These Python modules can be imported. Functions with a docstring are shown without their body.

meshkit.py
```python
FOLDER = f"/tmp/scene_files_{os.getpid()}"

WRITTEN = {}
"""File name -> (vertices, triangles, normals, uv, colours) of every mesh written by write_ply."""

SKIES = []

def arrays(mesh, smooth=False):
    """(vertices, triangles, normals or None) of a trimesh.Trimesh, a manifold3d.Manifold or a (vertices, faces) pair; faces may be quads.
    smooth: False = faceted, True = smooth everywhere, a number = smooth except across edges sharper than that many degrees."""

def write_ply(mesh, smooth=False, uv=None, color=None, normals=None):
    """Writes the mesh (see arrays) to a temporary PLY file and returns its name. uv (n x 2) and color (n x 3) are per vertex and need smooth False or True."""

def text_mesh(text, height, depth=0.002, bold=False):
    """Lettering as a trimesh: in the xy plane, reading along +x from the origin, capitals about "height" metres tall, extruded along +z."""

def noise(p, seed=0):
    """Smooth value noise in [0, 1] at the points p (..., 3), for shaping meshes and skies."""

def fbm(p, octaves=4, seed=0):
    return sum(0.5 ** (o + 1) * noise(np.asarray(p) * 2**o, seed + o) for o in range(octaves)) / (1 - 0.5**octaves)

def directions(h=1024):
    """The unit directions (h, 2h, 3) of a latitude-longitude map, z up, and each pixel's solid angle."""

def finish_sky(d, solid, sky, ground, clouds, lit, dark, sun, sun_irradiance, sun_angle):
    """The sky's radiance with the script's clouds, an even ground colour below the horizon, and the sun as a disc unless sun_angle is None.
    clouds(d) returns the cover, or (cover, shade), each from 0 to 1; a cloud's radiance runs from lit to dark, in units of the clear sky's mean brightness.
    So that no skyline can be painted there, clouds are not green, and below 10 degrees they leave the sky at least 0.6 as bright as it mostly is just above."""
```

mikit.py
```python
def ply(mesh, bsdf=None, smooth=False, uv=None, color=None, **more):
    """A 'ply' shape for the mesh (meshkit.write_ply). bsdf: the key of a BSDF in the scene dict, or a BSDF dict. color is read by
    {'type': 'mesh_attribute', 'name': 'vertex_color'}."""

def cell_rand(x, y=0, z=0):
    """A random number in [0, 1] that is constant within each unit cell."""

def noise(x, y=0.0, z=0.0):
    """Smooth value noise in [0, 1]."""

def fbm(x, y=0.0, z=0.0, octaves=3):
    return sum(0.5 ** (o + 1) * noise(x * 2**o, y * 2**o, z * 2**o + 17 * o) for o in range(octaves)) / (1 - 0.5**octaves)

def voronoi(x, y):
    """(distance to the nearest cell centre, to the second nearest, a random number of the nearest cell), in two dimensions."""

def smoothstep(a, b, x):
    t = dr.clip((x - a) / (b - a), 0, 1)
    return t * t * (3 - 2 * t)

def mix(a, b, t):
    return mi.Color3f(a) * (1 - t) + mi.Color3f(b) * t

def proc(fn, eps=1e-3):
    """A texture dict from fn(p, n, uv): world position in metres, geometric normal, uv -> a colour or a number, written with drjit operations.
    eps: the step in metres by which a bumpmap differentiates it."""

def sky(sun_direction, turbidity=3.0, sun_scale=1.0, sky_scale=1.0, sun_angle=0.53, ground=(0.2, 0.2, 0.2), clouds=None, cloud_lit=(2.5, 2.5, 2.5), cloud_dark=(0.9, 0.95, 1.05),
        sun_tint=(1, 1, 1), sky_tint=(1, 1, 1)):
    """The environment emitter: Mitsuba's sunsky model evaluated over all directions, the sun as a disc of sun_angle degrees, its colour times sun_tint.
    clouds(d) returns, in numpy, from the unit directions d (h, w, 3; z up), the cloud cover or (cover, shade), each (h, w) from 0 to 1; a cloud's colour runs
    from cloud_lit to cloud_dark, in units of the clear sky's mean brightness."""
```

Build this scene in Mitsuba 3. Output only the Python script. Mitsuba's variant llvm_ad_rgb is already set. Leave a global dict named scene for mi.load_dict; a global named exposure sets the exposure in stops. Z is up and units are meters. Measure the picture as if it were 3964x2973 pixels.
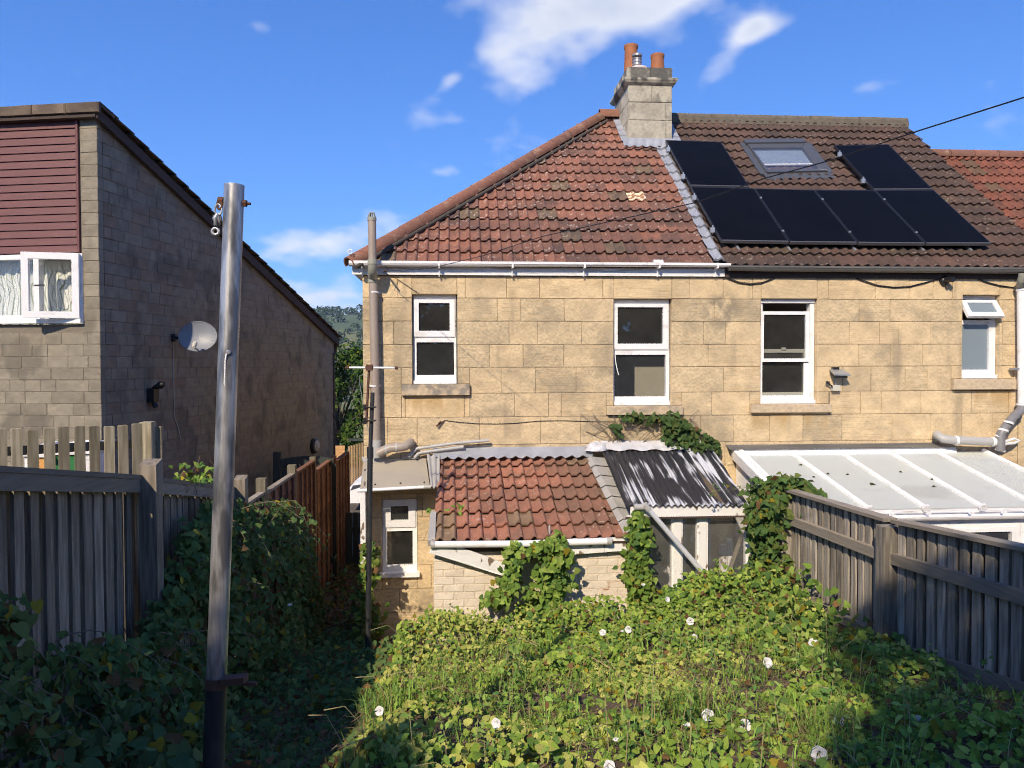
import math, random
import numpy as np
import mitsuba as mi
import drjit as dr
import mikit, meshkit
from mikit import noise as N, fbm as FB, smoothstep as SS, mix, cell_rand as CR, voronoi as VO

scene, labels = {}, {}
R = random.Random(7)
G = np.random.default_rng(11)
A = np.array
PI = math.pi

# ------------------------------------------------------------------ camera, sky, exposure
FPX, CX, CY = 2977.0, 1982.0, 1486.5            # focal length and centre of the 3964 x 2973 photograph
YAW, PITCH, ROLL = math.radians(4.2), math.radians(-1.38), 0.003
EYE = A([0.0, 0.0, 3.5])
_f = A([math.sin(YAW) * math.cos(PITCH), math.cos(YAW) * math.cos(PITCH), math.sin(PITCH)])
_r0 = A([math.cos(YAW), -math.sin(YAW), 0.0])
_u0 = np.cross(_r0, _f)
CR_ = _r0 * math.cos(ROLL) - _u0 * math.sin(ROLL)
CU_ = _u0 * math.cos(ROLL) + _r0 * math.sin(ROLL)
_m = np.eye(4)
_m[:3, 0], _m[:3, 1], _m[:3, 2], _m[:3, 3] = -CR_, CU_, _f, EYE
scene['camera'] = {'type': 'perspective', 'fov': math.degrees(2 * math.atan(CX / FPX)), 'fov_axis': 'x', 'near_clip': 0.05, 'far_clip': 6000.0, 'to_world': mi.ScalarTransform4f(_m.tolist())}
exposure = 1.88
SUN = A([-0.45, -1.0, 0.75])


def sky_clouds(d):
    az = np.degrees(np.arctan2(d[..., 0], d[..., 1])) - 4.2
    el = np.degrees(np.arcsin(np.clip(d[..., 2], -1, 1)))
    q = d / np.maximum(d[..., 2:3] + 0.35, 0.1)
    n = meshkit.fbm(q * A([6.0, 6.0, 6.0]) + 3.3, 6, 5)
    n2 = meshkit.fbm(q * A([17.0, 17.0, 17.0]) + 9.1, 5, 8)

    def blob(a, e, ra, re, s=1.0, tilt=0.0):
        da, de = az - a, el - e
        x, y = da * math.cos(tilt) + de * math.sin(tilt), -da * math.sin(tilt) + de * math.cos(tilt)
        return s * np.exp(-((x / ra) ** 2 + (y / re) ** 2))
    b = (blob(6.0, 26.0, 6.5, 4.5, 1.15) + blob(11.5, 25.5, 3.5, 3.2, .7) + blob(1.2, 23.5, 3.5, 1.6, .6) + blob(8, 34, 16, 7, .8) + blob(.5, 21.5, 2.2, 1.4, .5) + blob(6.0, 22.0, 1.8, 1.0, .45, .7)
         + blob(15.5, 20.8, 4.0, 1.0, .5, .75) + blob(18.5, 22.3, 2.8, .8, .5, .2) + blob(24.5, 18.0, 3.0, .8, .6) + blob(-4.6, 20.0, 1.3, .5, .62, .6)
         + blob(-14.5, 9.0, 5.0, 1.3, .7, .15) + blob(-9.0, 10.0, 2.6, 1.3, .6, .3) + blob(-15.5, 4.6, 9.0, 2.2, .8) + blob(-17.0, 12.0, 1.6, .6, .42, .5) + blob(-14.0, 11.6, 1.6, .7, .42, .5)
         + blob(30, 4, 30, 2.2, .8) + blob(-60, 12, 22, 6, .8) + blob(75, 20, 20, 8, .8) + blob(150, 25, 30, 12, .8) + blob(-130, 30, 25, 10, .5))
    f = b + (n - .5) * 1.9 + (n2 - .5) * 1.1
    cover = np.clip((f - .43) / .8, 0, 1) ** 1.3 * .82
    cover = np.where(el < 0, 0, cover)
    shade = np.clip((b - .8) * .5 + (n2 - .5) * 1.0 + .1, 0, .7)
    return cover, shade


scene['sky'] = mikit.sky(SUN.tolist(), turbidity=2.6, clouds=sky_clouds, cloud_lit=(2.9, 2.95, 3.05), cloud_dark=(1.45, 1.65, 2.05), sky_scale=1.15, sky_tint=(.47, .82, 1.46), sun_tint=(.95, 1.0, 1.10))


# ------------------------------------------------------------------ survey of the photograph: a pixel's ray met with a known plane of the place
def ray(px, py):
    return _f + (px - CX) / FPX * CR_ - (py - CY) / FPX * CU_


def onY(px, py, y):
    d = ray(px, py)
    return EYE + d * ((y - EYE[1]) / d[1])


def onP(px, py, p0, n):
    d = ray(px, py)
    return EYE + d * (np.dot(p0 - EYE, n) / np.dot(d, n))


def unit(v):
    v = np.asarray(v, float)
    return v / np.linalg.norm(v)


# ------------------------------------------------------------------ meshes
class MB:
    def __init__(s):
        s.v, s.f, s.n = [], [], 0

    def add(s, v, f):
        v, f = np.asarray(v, float).reshape(-1, 3), np.asarray(f, int)
        if f.shape[1] == 4:
            f = np.vstack([f[:, [0, 1, 2]], f[:, [0, 2, 3]]])
        s.v.append(v); s.f.append(f + s.n); s.n += len(v)
        return s

    def get(s):
        return np.vstack(s.v), np.vstack(s.f)

    def box(s, x0, x1, y0, y1, z0, z1):
        return s.hexa([[x0, y0, z0], [x1, y0, z0], [x1, y0, z1], [x0, y0, z1], [x0, y1, z0], [x1, y1, z0], [x1, y1, z1], [x0, y1, z1]])

    def hexa(s, p):                       # front ring 0-3 (counter-clockwise from the front), back ring 4-7
        return s.add(p, [[0, 1, 2, 3], [5, 4, 7, 6], [4, 0, 3, 7], [1, 5, 6, 2], [3, 2, 6, 7], [4, 5, 1, 0]])

    def slab(s, quad, n, th, bev=0.0, jit=0.0):   # polygon face with bevelled edges, th deep along -n
        q = np.asarray(quad, float); n = np.asarray(n, float); k = len(q)
        c = q.mean(0)
        mid = q - n * bev
        d = c - q
        front = q + d / np.linalg.norm(d, axis=1, keepdims=True) * bev * 1.4
        if jit:
            front = front + n * A([R.uniform(-jit, jit) for _ in range(k)])[:, None]
            mid = mid + A([[R.uniform(-jit, jit) for _ in range(3)] for _ in range(k)])
        back = q - n * th
        v = np.vstack([front, mid, back])
        f = [[0, i, i + 1] for i in range(1, k - 1)]
        for a in (0, k):
            for i in range(k):
                j = (i + 1) % k
                f += [[a + i, a + k + i, a + k + j], [a + i, a + k + j, a + j]]
        return s.add(v, f)

    def bar(s, a, b, w, h, up=(0, 0, 1)):    # rectangular bar from a to b
        a, b = A(a, float), A(b, float)
        t = unit(b - a); sd = unit(np.cross(t, up)); u2 = np.cross(sd, t)
        o = [(-w / 2, -h / 2), (w / 2, -h / 2), (w / 2, h / 2), (-w / 2, h / 2)]
        r = lambda p: [p + sd * i + u2 * j for i, j in o]
        return s.hexa(r(a) + r(b))

    def tube(s, pts, rad, sides=10, caps=True, axis=None):
        p = np.asarray(pts, float); k = len(p)
        rad = np.broadcast_to(np.asarray(rad, float), (k,))
        t = np.gradient(p, axis=0); t /= np.maximum(np.linalg.norm(t, axis=1, keepdims=True), 1e-9)
        if axis is not None:
            t = np.tile(unit(axis), (k, 1))
        ref = A([0, 0, 1.0]) if abs(t[0][2]) < .9 else A([1.0, 0, 0])
        u = unit(np.cross(t[0], ref)); us = []
        for i in range(k):
            u = unit(u - t[i] * np.dot(u, t[i])); us.append(u)
        us = A(us); w = np.cross(t, us)
        an = np.arange(sides) / sides * 2 * PI
        ring = p[:, None] + rad[:, None, None] * (us[:, None] * np.cos(an)[None, :, None] + w[:, None] * np.sin(an)[None, :, None])
        i, j = np.meshgrid(np.arange(k - 1), np.arange(sides), indexing='ij')
        a, b = i * sides + j, i * sides + (j + 1) % sides
        s.add(ring.reshape(-1, 3), np.stack([a, b, b + sides, a + sides], -1).reshape(-1, 4))
        if caps:
            m = np.arange(sides)
            for e, flip in ((0, 1), (k - 1, 0)):
                f = np.stack([m, (m + 1) % sides, m * 0 + sides], 1)
                s.add(np.vstack([ring[e], p[e]]), f[:, ::-1] if flip else f)
        return s

    def lathe(s, o, axis, prof, sides=16):   # prof: (distance along the axis, radius)
        return s.tube([A(o) + A(axis) * h for h, _ in prof], [r for _, r in prof], sides, axis=axis)

    def grid(s, P):
        P = np.asarray(P, float); a, b = P.shape[:2]
        i, j = np.meshgrid(np.arange(a - 1), np.arange(b - 1), indexing='ij')
        q = i * b + j
        return s.add(P.reshape(-1, 3), np.stack([q, q + b, q + b + 1, q + 1], -1).reshape(-1, 4))


def clip(m, p0, n):
    """The part of the triangle mesh m on the side of the plane that n points to."""
    v, f = m
    d = (v - p0) @ n
    if (d >= 0).all():
        return m
    if (d < 0).all():
        return None
    V, F = list(v), []
    for t in f:
        k = d[t] >= 0
        if k.all():
            F.append(list(t)); continue
        if not k.any():
            continue
        poly = []
        for i in range(3):
            a, b = t[i], t[(i + 1) % 3]
            if d[a] >= 0:
                poly.append(a)
            if (d[a] >= 0) != (d[b] >= 0):
                V.append(v[a] + (v[b] - v[a]) * (d[a] / (d[a] - d[b]))); poly.append(len(V) - 1)
        F += [[poly[0], poly[i], poly[i + 1]] for i in range(1, len(poly) - 1)]
    F = A(F, int); V = A(V)
    use, inv = np.unique(F, return_inverse=True)
    return V[use], inv.reshape(-1, 3)


_count = {}


def name(key):
    if key not in _count:
        _count[key] = 0
        return key
    _count[key] += 1
    return f'{key}_{_count[key]:03d}'


def put(key, m, mat, rnd=None, smooth=False, color=None):
    if m is None:
        return None
    m = m.get() if isinstance(m, MB) else m
    key = name(key)
    rnd = (.5, .5) if rnd is None else rnd
    scene[key] = mikit.ply(m, mat, smooth=smooth, uv=np.tile(A([rnd], float), (len(m[0]), 1)), **({'color': color} if color is not None else {}))
    return key


def thing(key, label, cat, group=None):
    key = name(key)
    labels[key] = {'label': label, 'category': cat}
    if group:
        labels[key]['group'] = group
    return key


def rr():
    return (R.random(), R.random())


# ------------------------------------------------------------------ materials
def lin(h, k=1.0):
    c = [int(h[i:i + 2], 16) / 255 for i in (0, 2, 4)]
    return [k * (x / 12.92 if x < .04045 else ((x + .055) / 1.055) ** 2.4) for x in c]


def mat(key, col, rough=.8, bump=None, bs=.004, **kw):
    if callable(col):
        col = mikit.proc(col)
    elif not isinstance(col, dict):
        col = {'type': 'rgb', 'value': list(map(float, col))}
    b = {'type': 'principled', 'base_color': col, 'roughness': rough, **kw}
    if bump:
        b = {'type': 'bumpmap', 'arbitrary': mikit.proc(bump, eps=2e-3), 'scale': bs, 'bsdf': b}
    scene[key] = {'type': 'twosided', 'bsdf': b}


def spots(p, s, lo, hi):
    return SS(lo, hi, FB(p.x * s, p.y * s, p.z * s, 3))


def stone_col(p, n, uv):
    c = mix((.63, .485, .288), (.48, .39, .25), uv.x)
    g = FB(p.x * 7, p.y * 7, p.z * 7, 4)
    c = c * (.72 + .56 * g)
    c = c * (1 + (FB(p.x * 42, p.y * 42, p.z * 42, 3) - .5) * (.35 + .75 * uv.x))
    c = mix(c, (.26, .215, .15), SS(.45, .68, FB(p.x * 2.6 + 9, p.y, p.z * 2.2, 4)) * (.12 + .75 * uv.x))
    c = mix(c, (.56, .43, .25), SS(.50, .74, FB(p.x * 19, p.y * 19, p.z * 24, 4)) * .8 * uv.x)
    c = mix(c, (.50, .35, .18), SS(.60, .74, FB(p.x * 8 + 40, p.y * 9, p.z * 11, 3)) * .45 * uv.y)
    c = c * (1 - .16 * SS(.5, .8, N(p.x * 6 + uv.y * 50, p.y * 5, p.z * (60 + 40 * uv.y))) * SS(.3, .8, uv.y))
    for (x0, x1, z0, z1, _a, _b) in SILLS:                # rain marks below the sills
        inside = SS(x0 - .02, x0 + .06, p.x) * (1 - SS(x1 - .06, x1 + .02, p.x)) * SS(z0 - .34, z0 - .02, p.z) * (1 - SS(z0, z0 + .01, p.z))
        c = mix(c, (.40, .255, .10), inside * SS(.42, .62, FB(p.x * 8, 3.1, p.z * 1.2, 3)) * .7)
    d2 = dr.square(p.x - wx(2795)) + dr.square((p.z - wz(1195)) * 1.1)
    c = mix(c, (.17, .15, .115), (1 - SS(.0, .11, d2)) * SS(.3, .62, FB(p.x * 9, p.y, p.z * 6, 3)) * .75)
    return mix(c, (.22, .18, .125), SS(.60, .80, FB(p.x * 5.5, p.y * 2, p.z * .55, 3)) * .45)


mat('m_stone', stone_col, .9, bump=lambda p, n, uv: FB(p.x * 28, p.y * 28, p.z * 34, 3), bs=.010)
mat('m_stone_pale', lambda p, n, uv: mix((.50, .40, .27), (.24, .215, .18), SS(.42, .66, FB(p.x * 12, p.y * 12, p.z * 12, 4)) * uv.x) * (.8 + .4 * FB(p.x * 30, p.y * 30, p.z * 30, 2)), .9)
mat('m_stone_grey', lambda p, n, uv: mix((.43, .395, .31), (.10, .097, .085), SS(.42, .62, FB(p.x * 6, p.y * 6, p.z * 3.5, 4)) * (.25 + .75 * uv.x)) * (.75 + .5 * FB(p.x * 25, p.y * 25, p.z * 25, 2)), .9)
mat('m_mortar', lambda p, n, uv: mix((.15, .125, .095), (.25, .205, .15), FB(p.x * 5, p.y * 5, p.z * 5, 3)), .95)


def block_col(p, n, uv):
    c = mix((.275, .243, .185), (.205, .18, .138), uv.x)
    c = mix(c, (.235, .165, .118), SS(.5, .95, uv.y) * .75)
    c = c * (.75 + .5 * FB(p.x * 11, p.y * 11, p.z * 11, 4))
    return mix(c, (.08, .075, .06), SS(.5, .72, FB(p.x * 4 + 5, p.y * 4, p.z * 2.5, 4)) * .5)


mat('m_block', block_col, .92, bump=lambda p, n, uv: FB(p.x * 30, p.y * 30, p.z * 30, 3), bs=.008)
mat('m_block_mortar', (.19, .165, .13), .95)


def tile_col(a, b, dark, lich, amt):
    def fn(p, n, uv):
        c = mix(mix(a, b, uv.x), (a[1] * 1.5, a[1] * 1.12, a[1] * .66), SS(.93, .95, uv.x) * .75) * (.7 + .6 * FB(p.x * 9, p.y * 9, p.z * 9, 4))
        c = mix(c, dark, SS(.42, .68, FB(p.x * 1.3 + 3, p.y * 1.3, p.z * 1.3, 4)) * .8 * (.3 + .7 * uv.y))
        c = mix(c, dark, SS(.55, .75, FB(p.x * 6 + 30, p.y * 6, p.z * 6, 3)) * .5)
        return mix(c, lich, SS(.70, .75, FB(p.x * 26, p.y * 26, p.z * 26, 2)) * amt * SS(.3, .6, FB(p.x * 1.1, p.y * 2, p.z + 7, 2)))
    return fn


mat('m_tile_red', tile_col((.27, .118, .076), (.165, .085, .062), (.055, .045, .04), (.5, .42, .36), .6), .85)
mat('m_tile_kitchen', tile_col((.37, .16, .102), (.275, .125, .083), (.15, .10, .07), (.5, .42, .36), .6), .8)
mat('m_tile_brown', tile_col((.105, .062, .045), (.075, .046, .035), (.045, .034, .028), (.34, .28, .22), .45), .88)
mat('m_tile_far', tile_col((.26, .085, .05), (.19, .07, .045), (.09, .05, .035), (.4, .3, .25), .4), .85)
mat('m_lichen_tile', lambda p, n, uv: mix((.30, .16, .08), (.78, .60, .42), SS(.36, .5, FB(p.x * 18, p.y * 18, p.z * 18, 3))), .9)
mat('m_hip', lambda p, n, uv: mix(mix((.26, .118, .076), (.19, .095, .066), uv.x), (.40, .30, .19), SS(.55, .75, FB(p.x * 8, p.y * 8, p.z * 8, 4)) * .6 * uv.y) * (.8 + .4 * FB(p.x * 20, p.y * 20, p.z * 20, 2)), .85)
mat('m_ridge_grey', lambda p, n, uv: mix((.09, .075, .055), (.19, .165, .125), FB(p.x * 12, p.y * 12, p.z * 12, 3)), .9)
mat('m_lead', lambda p, n, uv: mix((.25, .27, .31), (.42, .44, .48), FB(p.x * 7, p.y * 7, p.z * 7, 4)), .5, metallic=.15)
mat('m_foil', lambda p, n, uv: mix((.55, .55, .56), (.8, .8, .82), FB(p.x * 14, p.y * 14, p.z * 14, 3)), .4, metallic=.2, bump=lambda p, n, uv: FB(p.x * 14, p.y * 14, p.z * 14, 3), bs=.03)
mat('m_flash_grey', lambda p, n, uv: mix((.30, .295, .28), (.42, .41, .39), FB(p.x * 9, p.y * 9, p.z * 9, 3)), .7)
mat('m_upvc', lambda p, n, uv: mix((.80, .80, .80), (.58, .57, .54), SS(.55, .8, FB(p.x * 7, p.y * 7, p.z * 9, 4)) * .6), .3)
mat('m_upvc_dull', lambda p, n, uv: mix((.70, .70, .71), (.42, .41, .38), SS(.55, .8, FB(p.x * 3, p.y * 8, p.z * 30, 3))), .4)
mat('m_paint_old', lambda p, n, uv: mix((.74, .73, .71), (.19, .14, .10), SS(.66, .72, FB(p.x * 17, p.y * 17, p.z * 7, 4))), .55)
mat('m_brick_cream', lambda p, n, uv: mix((.63, .55, .435), (.69, .61, .50), uv.x) * (.86 + .28 * FB(p.x * 9, p.y * 9, p.z * 9, 4)), .85, bump=lambda p, n, uv: FB(p.x * 22, p.y * 22, p.z * 22, 3), bs=.008)
mat('m_brick_peel', lambda p, n, uv: mix((.64, .55, .44), (.36, .19, .12), SS(.56, .66, FB(p.x * 8, p.y * 8, p.z * 12, 4))), .85)
mat('m_joint_cream', (.56, .48, .37), .9)
mat('m_black', (.012, .012, .014), .45)
mat('m_dark_paint', lambda p, n, uv: mix((.022, .024, .028), (.05, .047, .045), SS(.5, .8, FB(p.x * 9, p.y * 9, p.z * 5, 3))), .45)
mat('m_gutter_grey', lambda p, n, uv: mix((.07, .07, .07), (.17, .165, .155), FB(p.x * 2, p.y * 4, p.z * 20, 3)), .6)
mat('m_pipe_taupe', lambda p, n, uv: mix((.31, .25, .205), (.35, .30, .25), FB(p.x * 3, p.y * 3, p.z * 2, 2)), .45)
mat('m_pipe_green', (.30, .30, .245), .45)
mat('m_pipe_grey', (.40, .40, .385), .4)
mat('m_pipe_pale', (.55, .57, .60), .35)
mat('m_dark_grey_pipe', (.20, .20, .205), .4)
mat('m_rust', lambda p, n, uv: mix((.13, .055, .033), (.06, .035, .027), FB(p.x * 40, p.y * 40, p.z * 40, 3)), .85)
mat('m_galv', lambda p, n, uv: mix((.46, .46, .46), (.17, .17, .175), SS(.35, .68, FB(p.x * 26, p.y * 26, p.z * 6, 4))) * (.8 + .35 * N(p.x * 200, p.y * 200, p.z * 9)), .36, metallic=.62)
mat('m_zinc', (.42, .44, .46), .4, metallic=.6)
mat('m_alu', (.34, .34, .35), .45, metallic=.5)


def wood(a, b, knot=.5):
    def fn(p, n, uv):
        g = FB(p.x * 55 + uv.x * 60, p.y * 55 + uv.y * 60, p.z * 3.2 + uv.x * 9, 3)
        c = mix(a, b, SS(.25, .75, g)) * (.62 + .7 * uv.x)
        return mix(c, [x * .45 for x in a], SS(.58, .78, FB(p.x * 9 + uv.y * 30, p.y * 9, p.z * 2.2, 3)) * knot)
    return fn


mat('m_wood_grey', wood((.175, .146, .11), (.32, .272, .21)), .9)
mat('m_wood_pale', wood((.165, .146, .12), (.33, .297, .25)), .9)
mat('m_wood_rail', lambda p, n, uv: mix((.15, .13, .10), (.275, .24, .195), FB(p.x * 30, p.y * 5, p.z * 60, 3)) * (.7 + .5 * uv.x), .9)
mat('m_wood_picket', wood((.19, .165, .105), (.30, .265, .19), .4), .9)
mat('m_wood_red', wood((.155, .075, .05), (.215, .108, .07), .4), .85)
mat('m_wood_new', lambda p, n, uv: mix((.52, .27, .10), (.6, .35, .15), FB(p.x * 4, p.y * 4, p.z * 30, 3)), .8)
mat('m_wood_slat', wood((.28, .18, .085), (.36, .24, .12), .3), .85)
mat('m_wood_dark', wood((.022, .03, .026), (.035, .045, .038), .3), .7)
mat('m_barge', lambda p, n, uv: mix((.045, .03, .024), (.075, .05, .04), FB(p.x * 5, p.y * 5, p.z * 20, 3)), .8)
mat('m_cladding', lambda p, n, uv: mix((.115, .037, .036), (.145, .05, .048), FB(p.x * 3, p.y * 3, p.z * 14, 3)), .55)
mat('m_monoridge', lambda p, n, uv: mix((.10, .075, .058), (.16, .12, .085), SS(.4, .7, FB(p.x * 6, p.y * 6, p.z * 6, 4))) * (.75 + .5 * uv.x), .9)
mat('m_solar', lambda p, n, uv: mix((.0045, .005, .007), (.006, .0065, .009), N(p.x * 3, p.y * 3, p.z * 3)), .32, specular=.035)
mat('m_solar_frame', (.02, .02, .022), .35)
mat('m_room', lambda p, n, uv: mix((.48, .46, .43), (.56, .54, .51), N(p.x, p.y, p.z)), .9)
mat('m_room_light', (.30, .29, .25), .9)
mat('m_frosted', (.20, .25, .29), .25)
mat('m_blind', (.20, .25, .30), .5)
mat('m_opal', lambda p, n, uv: mix((.455, .49, .47), (.32, .335, .31), SS(.60, .78, FB(p.x * 2.2, p.y * 2.2, p.z * 3, 4)) * .5), .45)
mat('m_moss', (.035, .04, .018), .95)
mat('m_poly', lambda p, n, uv: mix((.40, .35, .27), (.30, .28, .24), FB(p.x * 3, p.y * 8, p.z * 8, 3)), .35)


def corr_col(p, n, uv):
    streak = FB(p.x * 34 - p.y * .8, p.y * .9, 2.0, 4)
    patch = FB(p.x * 3.1 + 4, p.y * 2.0 + 1.7, 0, 3)
    w = SS(.55, .67, streak * .60 + patch * .45)
    edge = SS(.0, .07, p.y - 8.12)
    w = dr.maximum(w, (1 - edge) * SS(.35, .5, FB(p.x * 9, 3, 0, 2)))
    c = mix((.024, .026, .032), (.56, .58, .62), w)
    return mix(c, (.17, .13, .08), SS(.68, .76, FB(p.x * 5.5 + 23, p.y * .7, 0, 3)) * .7)


mat('m_corrugated', corr_col, .5)


def curtain_col(p, n, uv):
    q = p.x * .98 - p.y * .2
    a = dr.sin(q * 58 + 5.5 * FB(q * 5, p.z * 4.5, 0, 2) + 1.1 * dr.sin(p.z * 11 + q * 5))
    b = dr.sin(q * 47 - 6.5 * FB(q * 4 + 9, p.z * 4.5, 3, 2) + 1.3 * dr.sin(p.z * 9.5 + 2))
    ln = dr.maximum(1 - SS(.05, .42, dr.abs(a)), (1 - SS(.05, .34, dr.abs(b))) * .8)
    c = mix((.68, .70, .66), (.11, .145, .08), ln)
    return mix(c, (.33, .38, .10), SS(.58, .75, FB(q * 9, p.z * 5, 5, 2)) * .5 * ln)


mat('m_curtain', curtain_col, .9)
mat('m_net', (.5, .48, .42), .9)
mat('m_car', (.80, .81, .83), .2, clearcoat=.8)
mat('m_tyre', (.015, .015, .016), .7)
mat('m_panel_edge', (.09, .09, .095), .4)
mat('m_window_metal', (.075, .08, .09), .4)
mat('m_hip_mortar', (.07, .06, .05), .95)
mat('m_chrome', (.55, .56, .58), .2, metallic=.9)
mat('m_car_glass', (.01, .012, .015), .06)
mat('m_green_plastic', (.03, .16, .055), .4)
mat('m_orange_board', (.62, .31, .09), .7)
mat('m_dish', (.19, .21, .245), .45)
mat('m_terracotta', lambda p, n, uv: mix((.40, .155, .062), (.30, .11, .05), FB(p.x * 9, p.y * 9, p.z * 5, 3)), .75)
mat('m_render_pale', lambda p, n, uv: mix((.52, .45, .42), (.42, .36, .33), FB(p.x * 12, p.y * 12, p.z * 12, 3)), .9)
mat('m_soil', lambda p, n, uv: mix((.062, .042, .028), (.125, .088, .056), FB(p.x * 14, p.y * 14, p.z * 4, 4)), .95, bump=lambda p, n, uv: FB(p.x * 25, p.y * 25, 0, 3), bs=.03)
mat('m_ground', lambda p, n, uv: dr.select(p.y > 40, mix((.045, .07, .03), (.11, .12, .05), SS(.4, .6, FB(p.x * .008, p.y * .006, 0, 3))),
    dr.select(p.y > 9.3, mix((.05, .045, .04), (.12, .105, .09), FB(p.x * 7, p.y * 7, 0, 4)), mix((.055, .037, .025), (.12, .084, .053), FB(p.x * 13, p.y * 13, p.z * 4, 4)))), .95)
scene['m_leaf'] = {'type': 'principledthin', 'base_color': {'type': 'mesh_attribute', 'name': 'vertex_color'}, 'roughness': .5, 'diff_trans': .45, 'spec_trans': 0.0, 'eta': 1.35}
scene['m_petal'] = {'type': 'principledthin', 'base_color': {'type': 'rgb', 'value': [.86, .86, .88]}, 'roughness': .6, 'diff_trans': .5, 'spec_trans': 0.0}
def dusty(amount):
    return {'type': 'blendbsdf', 'weight': mikit.proc(lambda p, n, uv: amount * (.5 + FB(p.x * 6, p.y * 6, p.z * 6, 3))), 'clean': {'type': 'thindielectric', 'int_ior': 1.5}, 'dust': {'type': 'twosided', 'bsdf': {'type': 'diffuse', 'reflectance': {'type': 'rgb', 'value': [.52, .52, .49]}}}}


scene['m_glass'] = dusty(.04)
scene['m_glass_dirty'] = dusty(.13)
mat('m_bark', lambda p, n, uv: mix((.06, .045, .033), (.11, .09, .07), FB(p.x * 20, p.y * 20, p.z * 4, 3)), .95)
mat('m_bark_green', (.09, .15, .04), .7)
mat('m_twig', (.20, .155, .105), .9)
mat('m_drystalk', (.36, .30, .16), .9)
mat('m_deadstem', lambda p, n, uv: mix((.10, .065, .04), (.23, .17, .10), uv.x), .9)


# ------------------------------------------------------------------ the ground
def sm(a, b, x):
    t = np.clip((x - a) / (b - a), 0, 1)
    return t * t * (3 - 2 * t)


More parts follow.
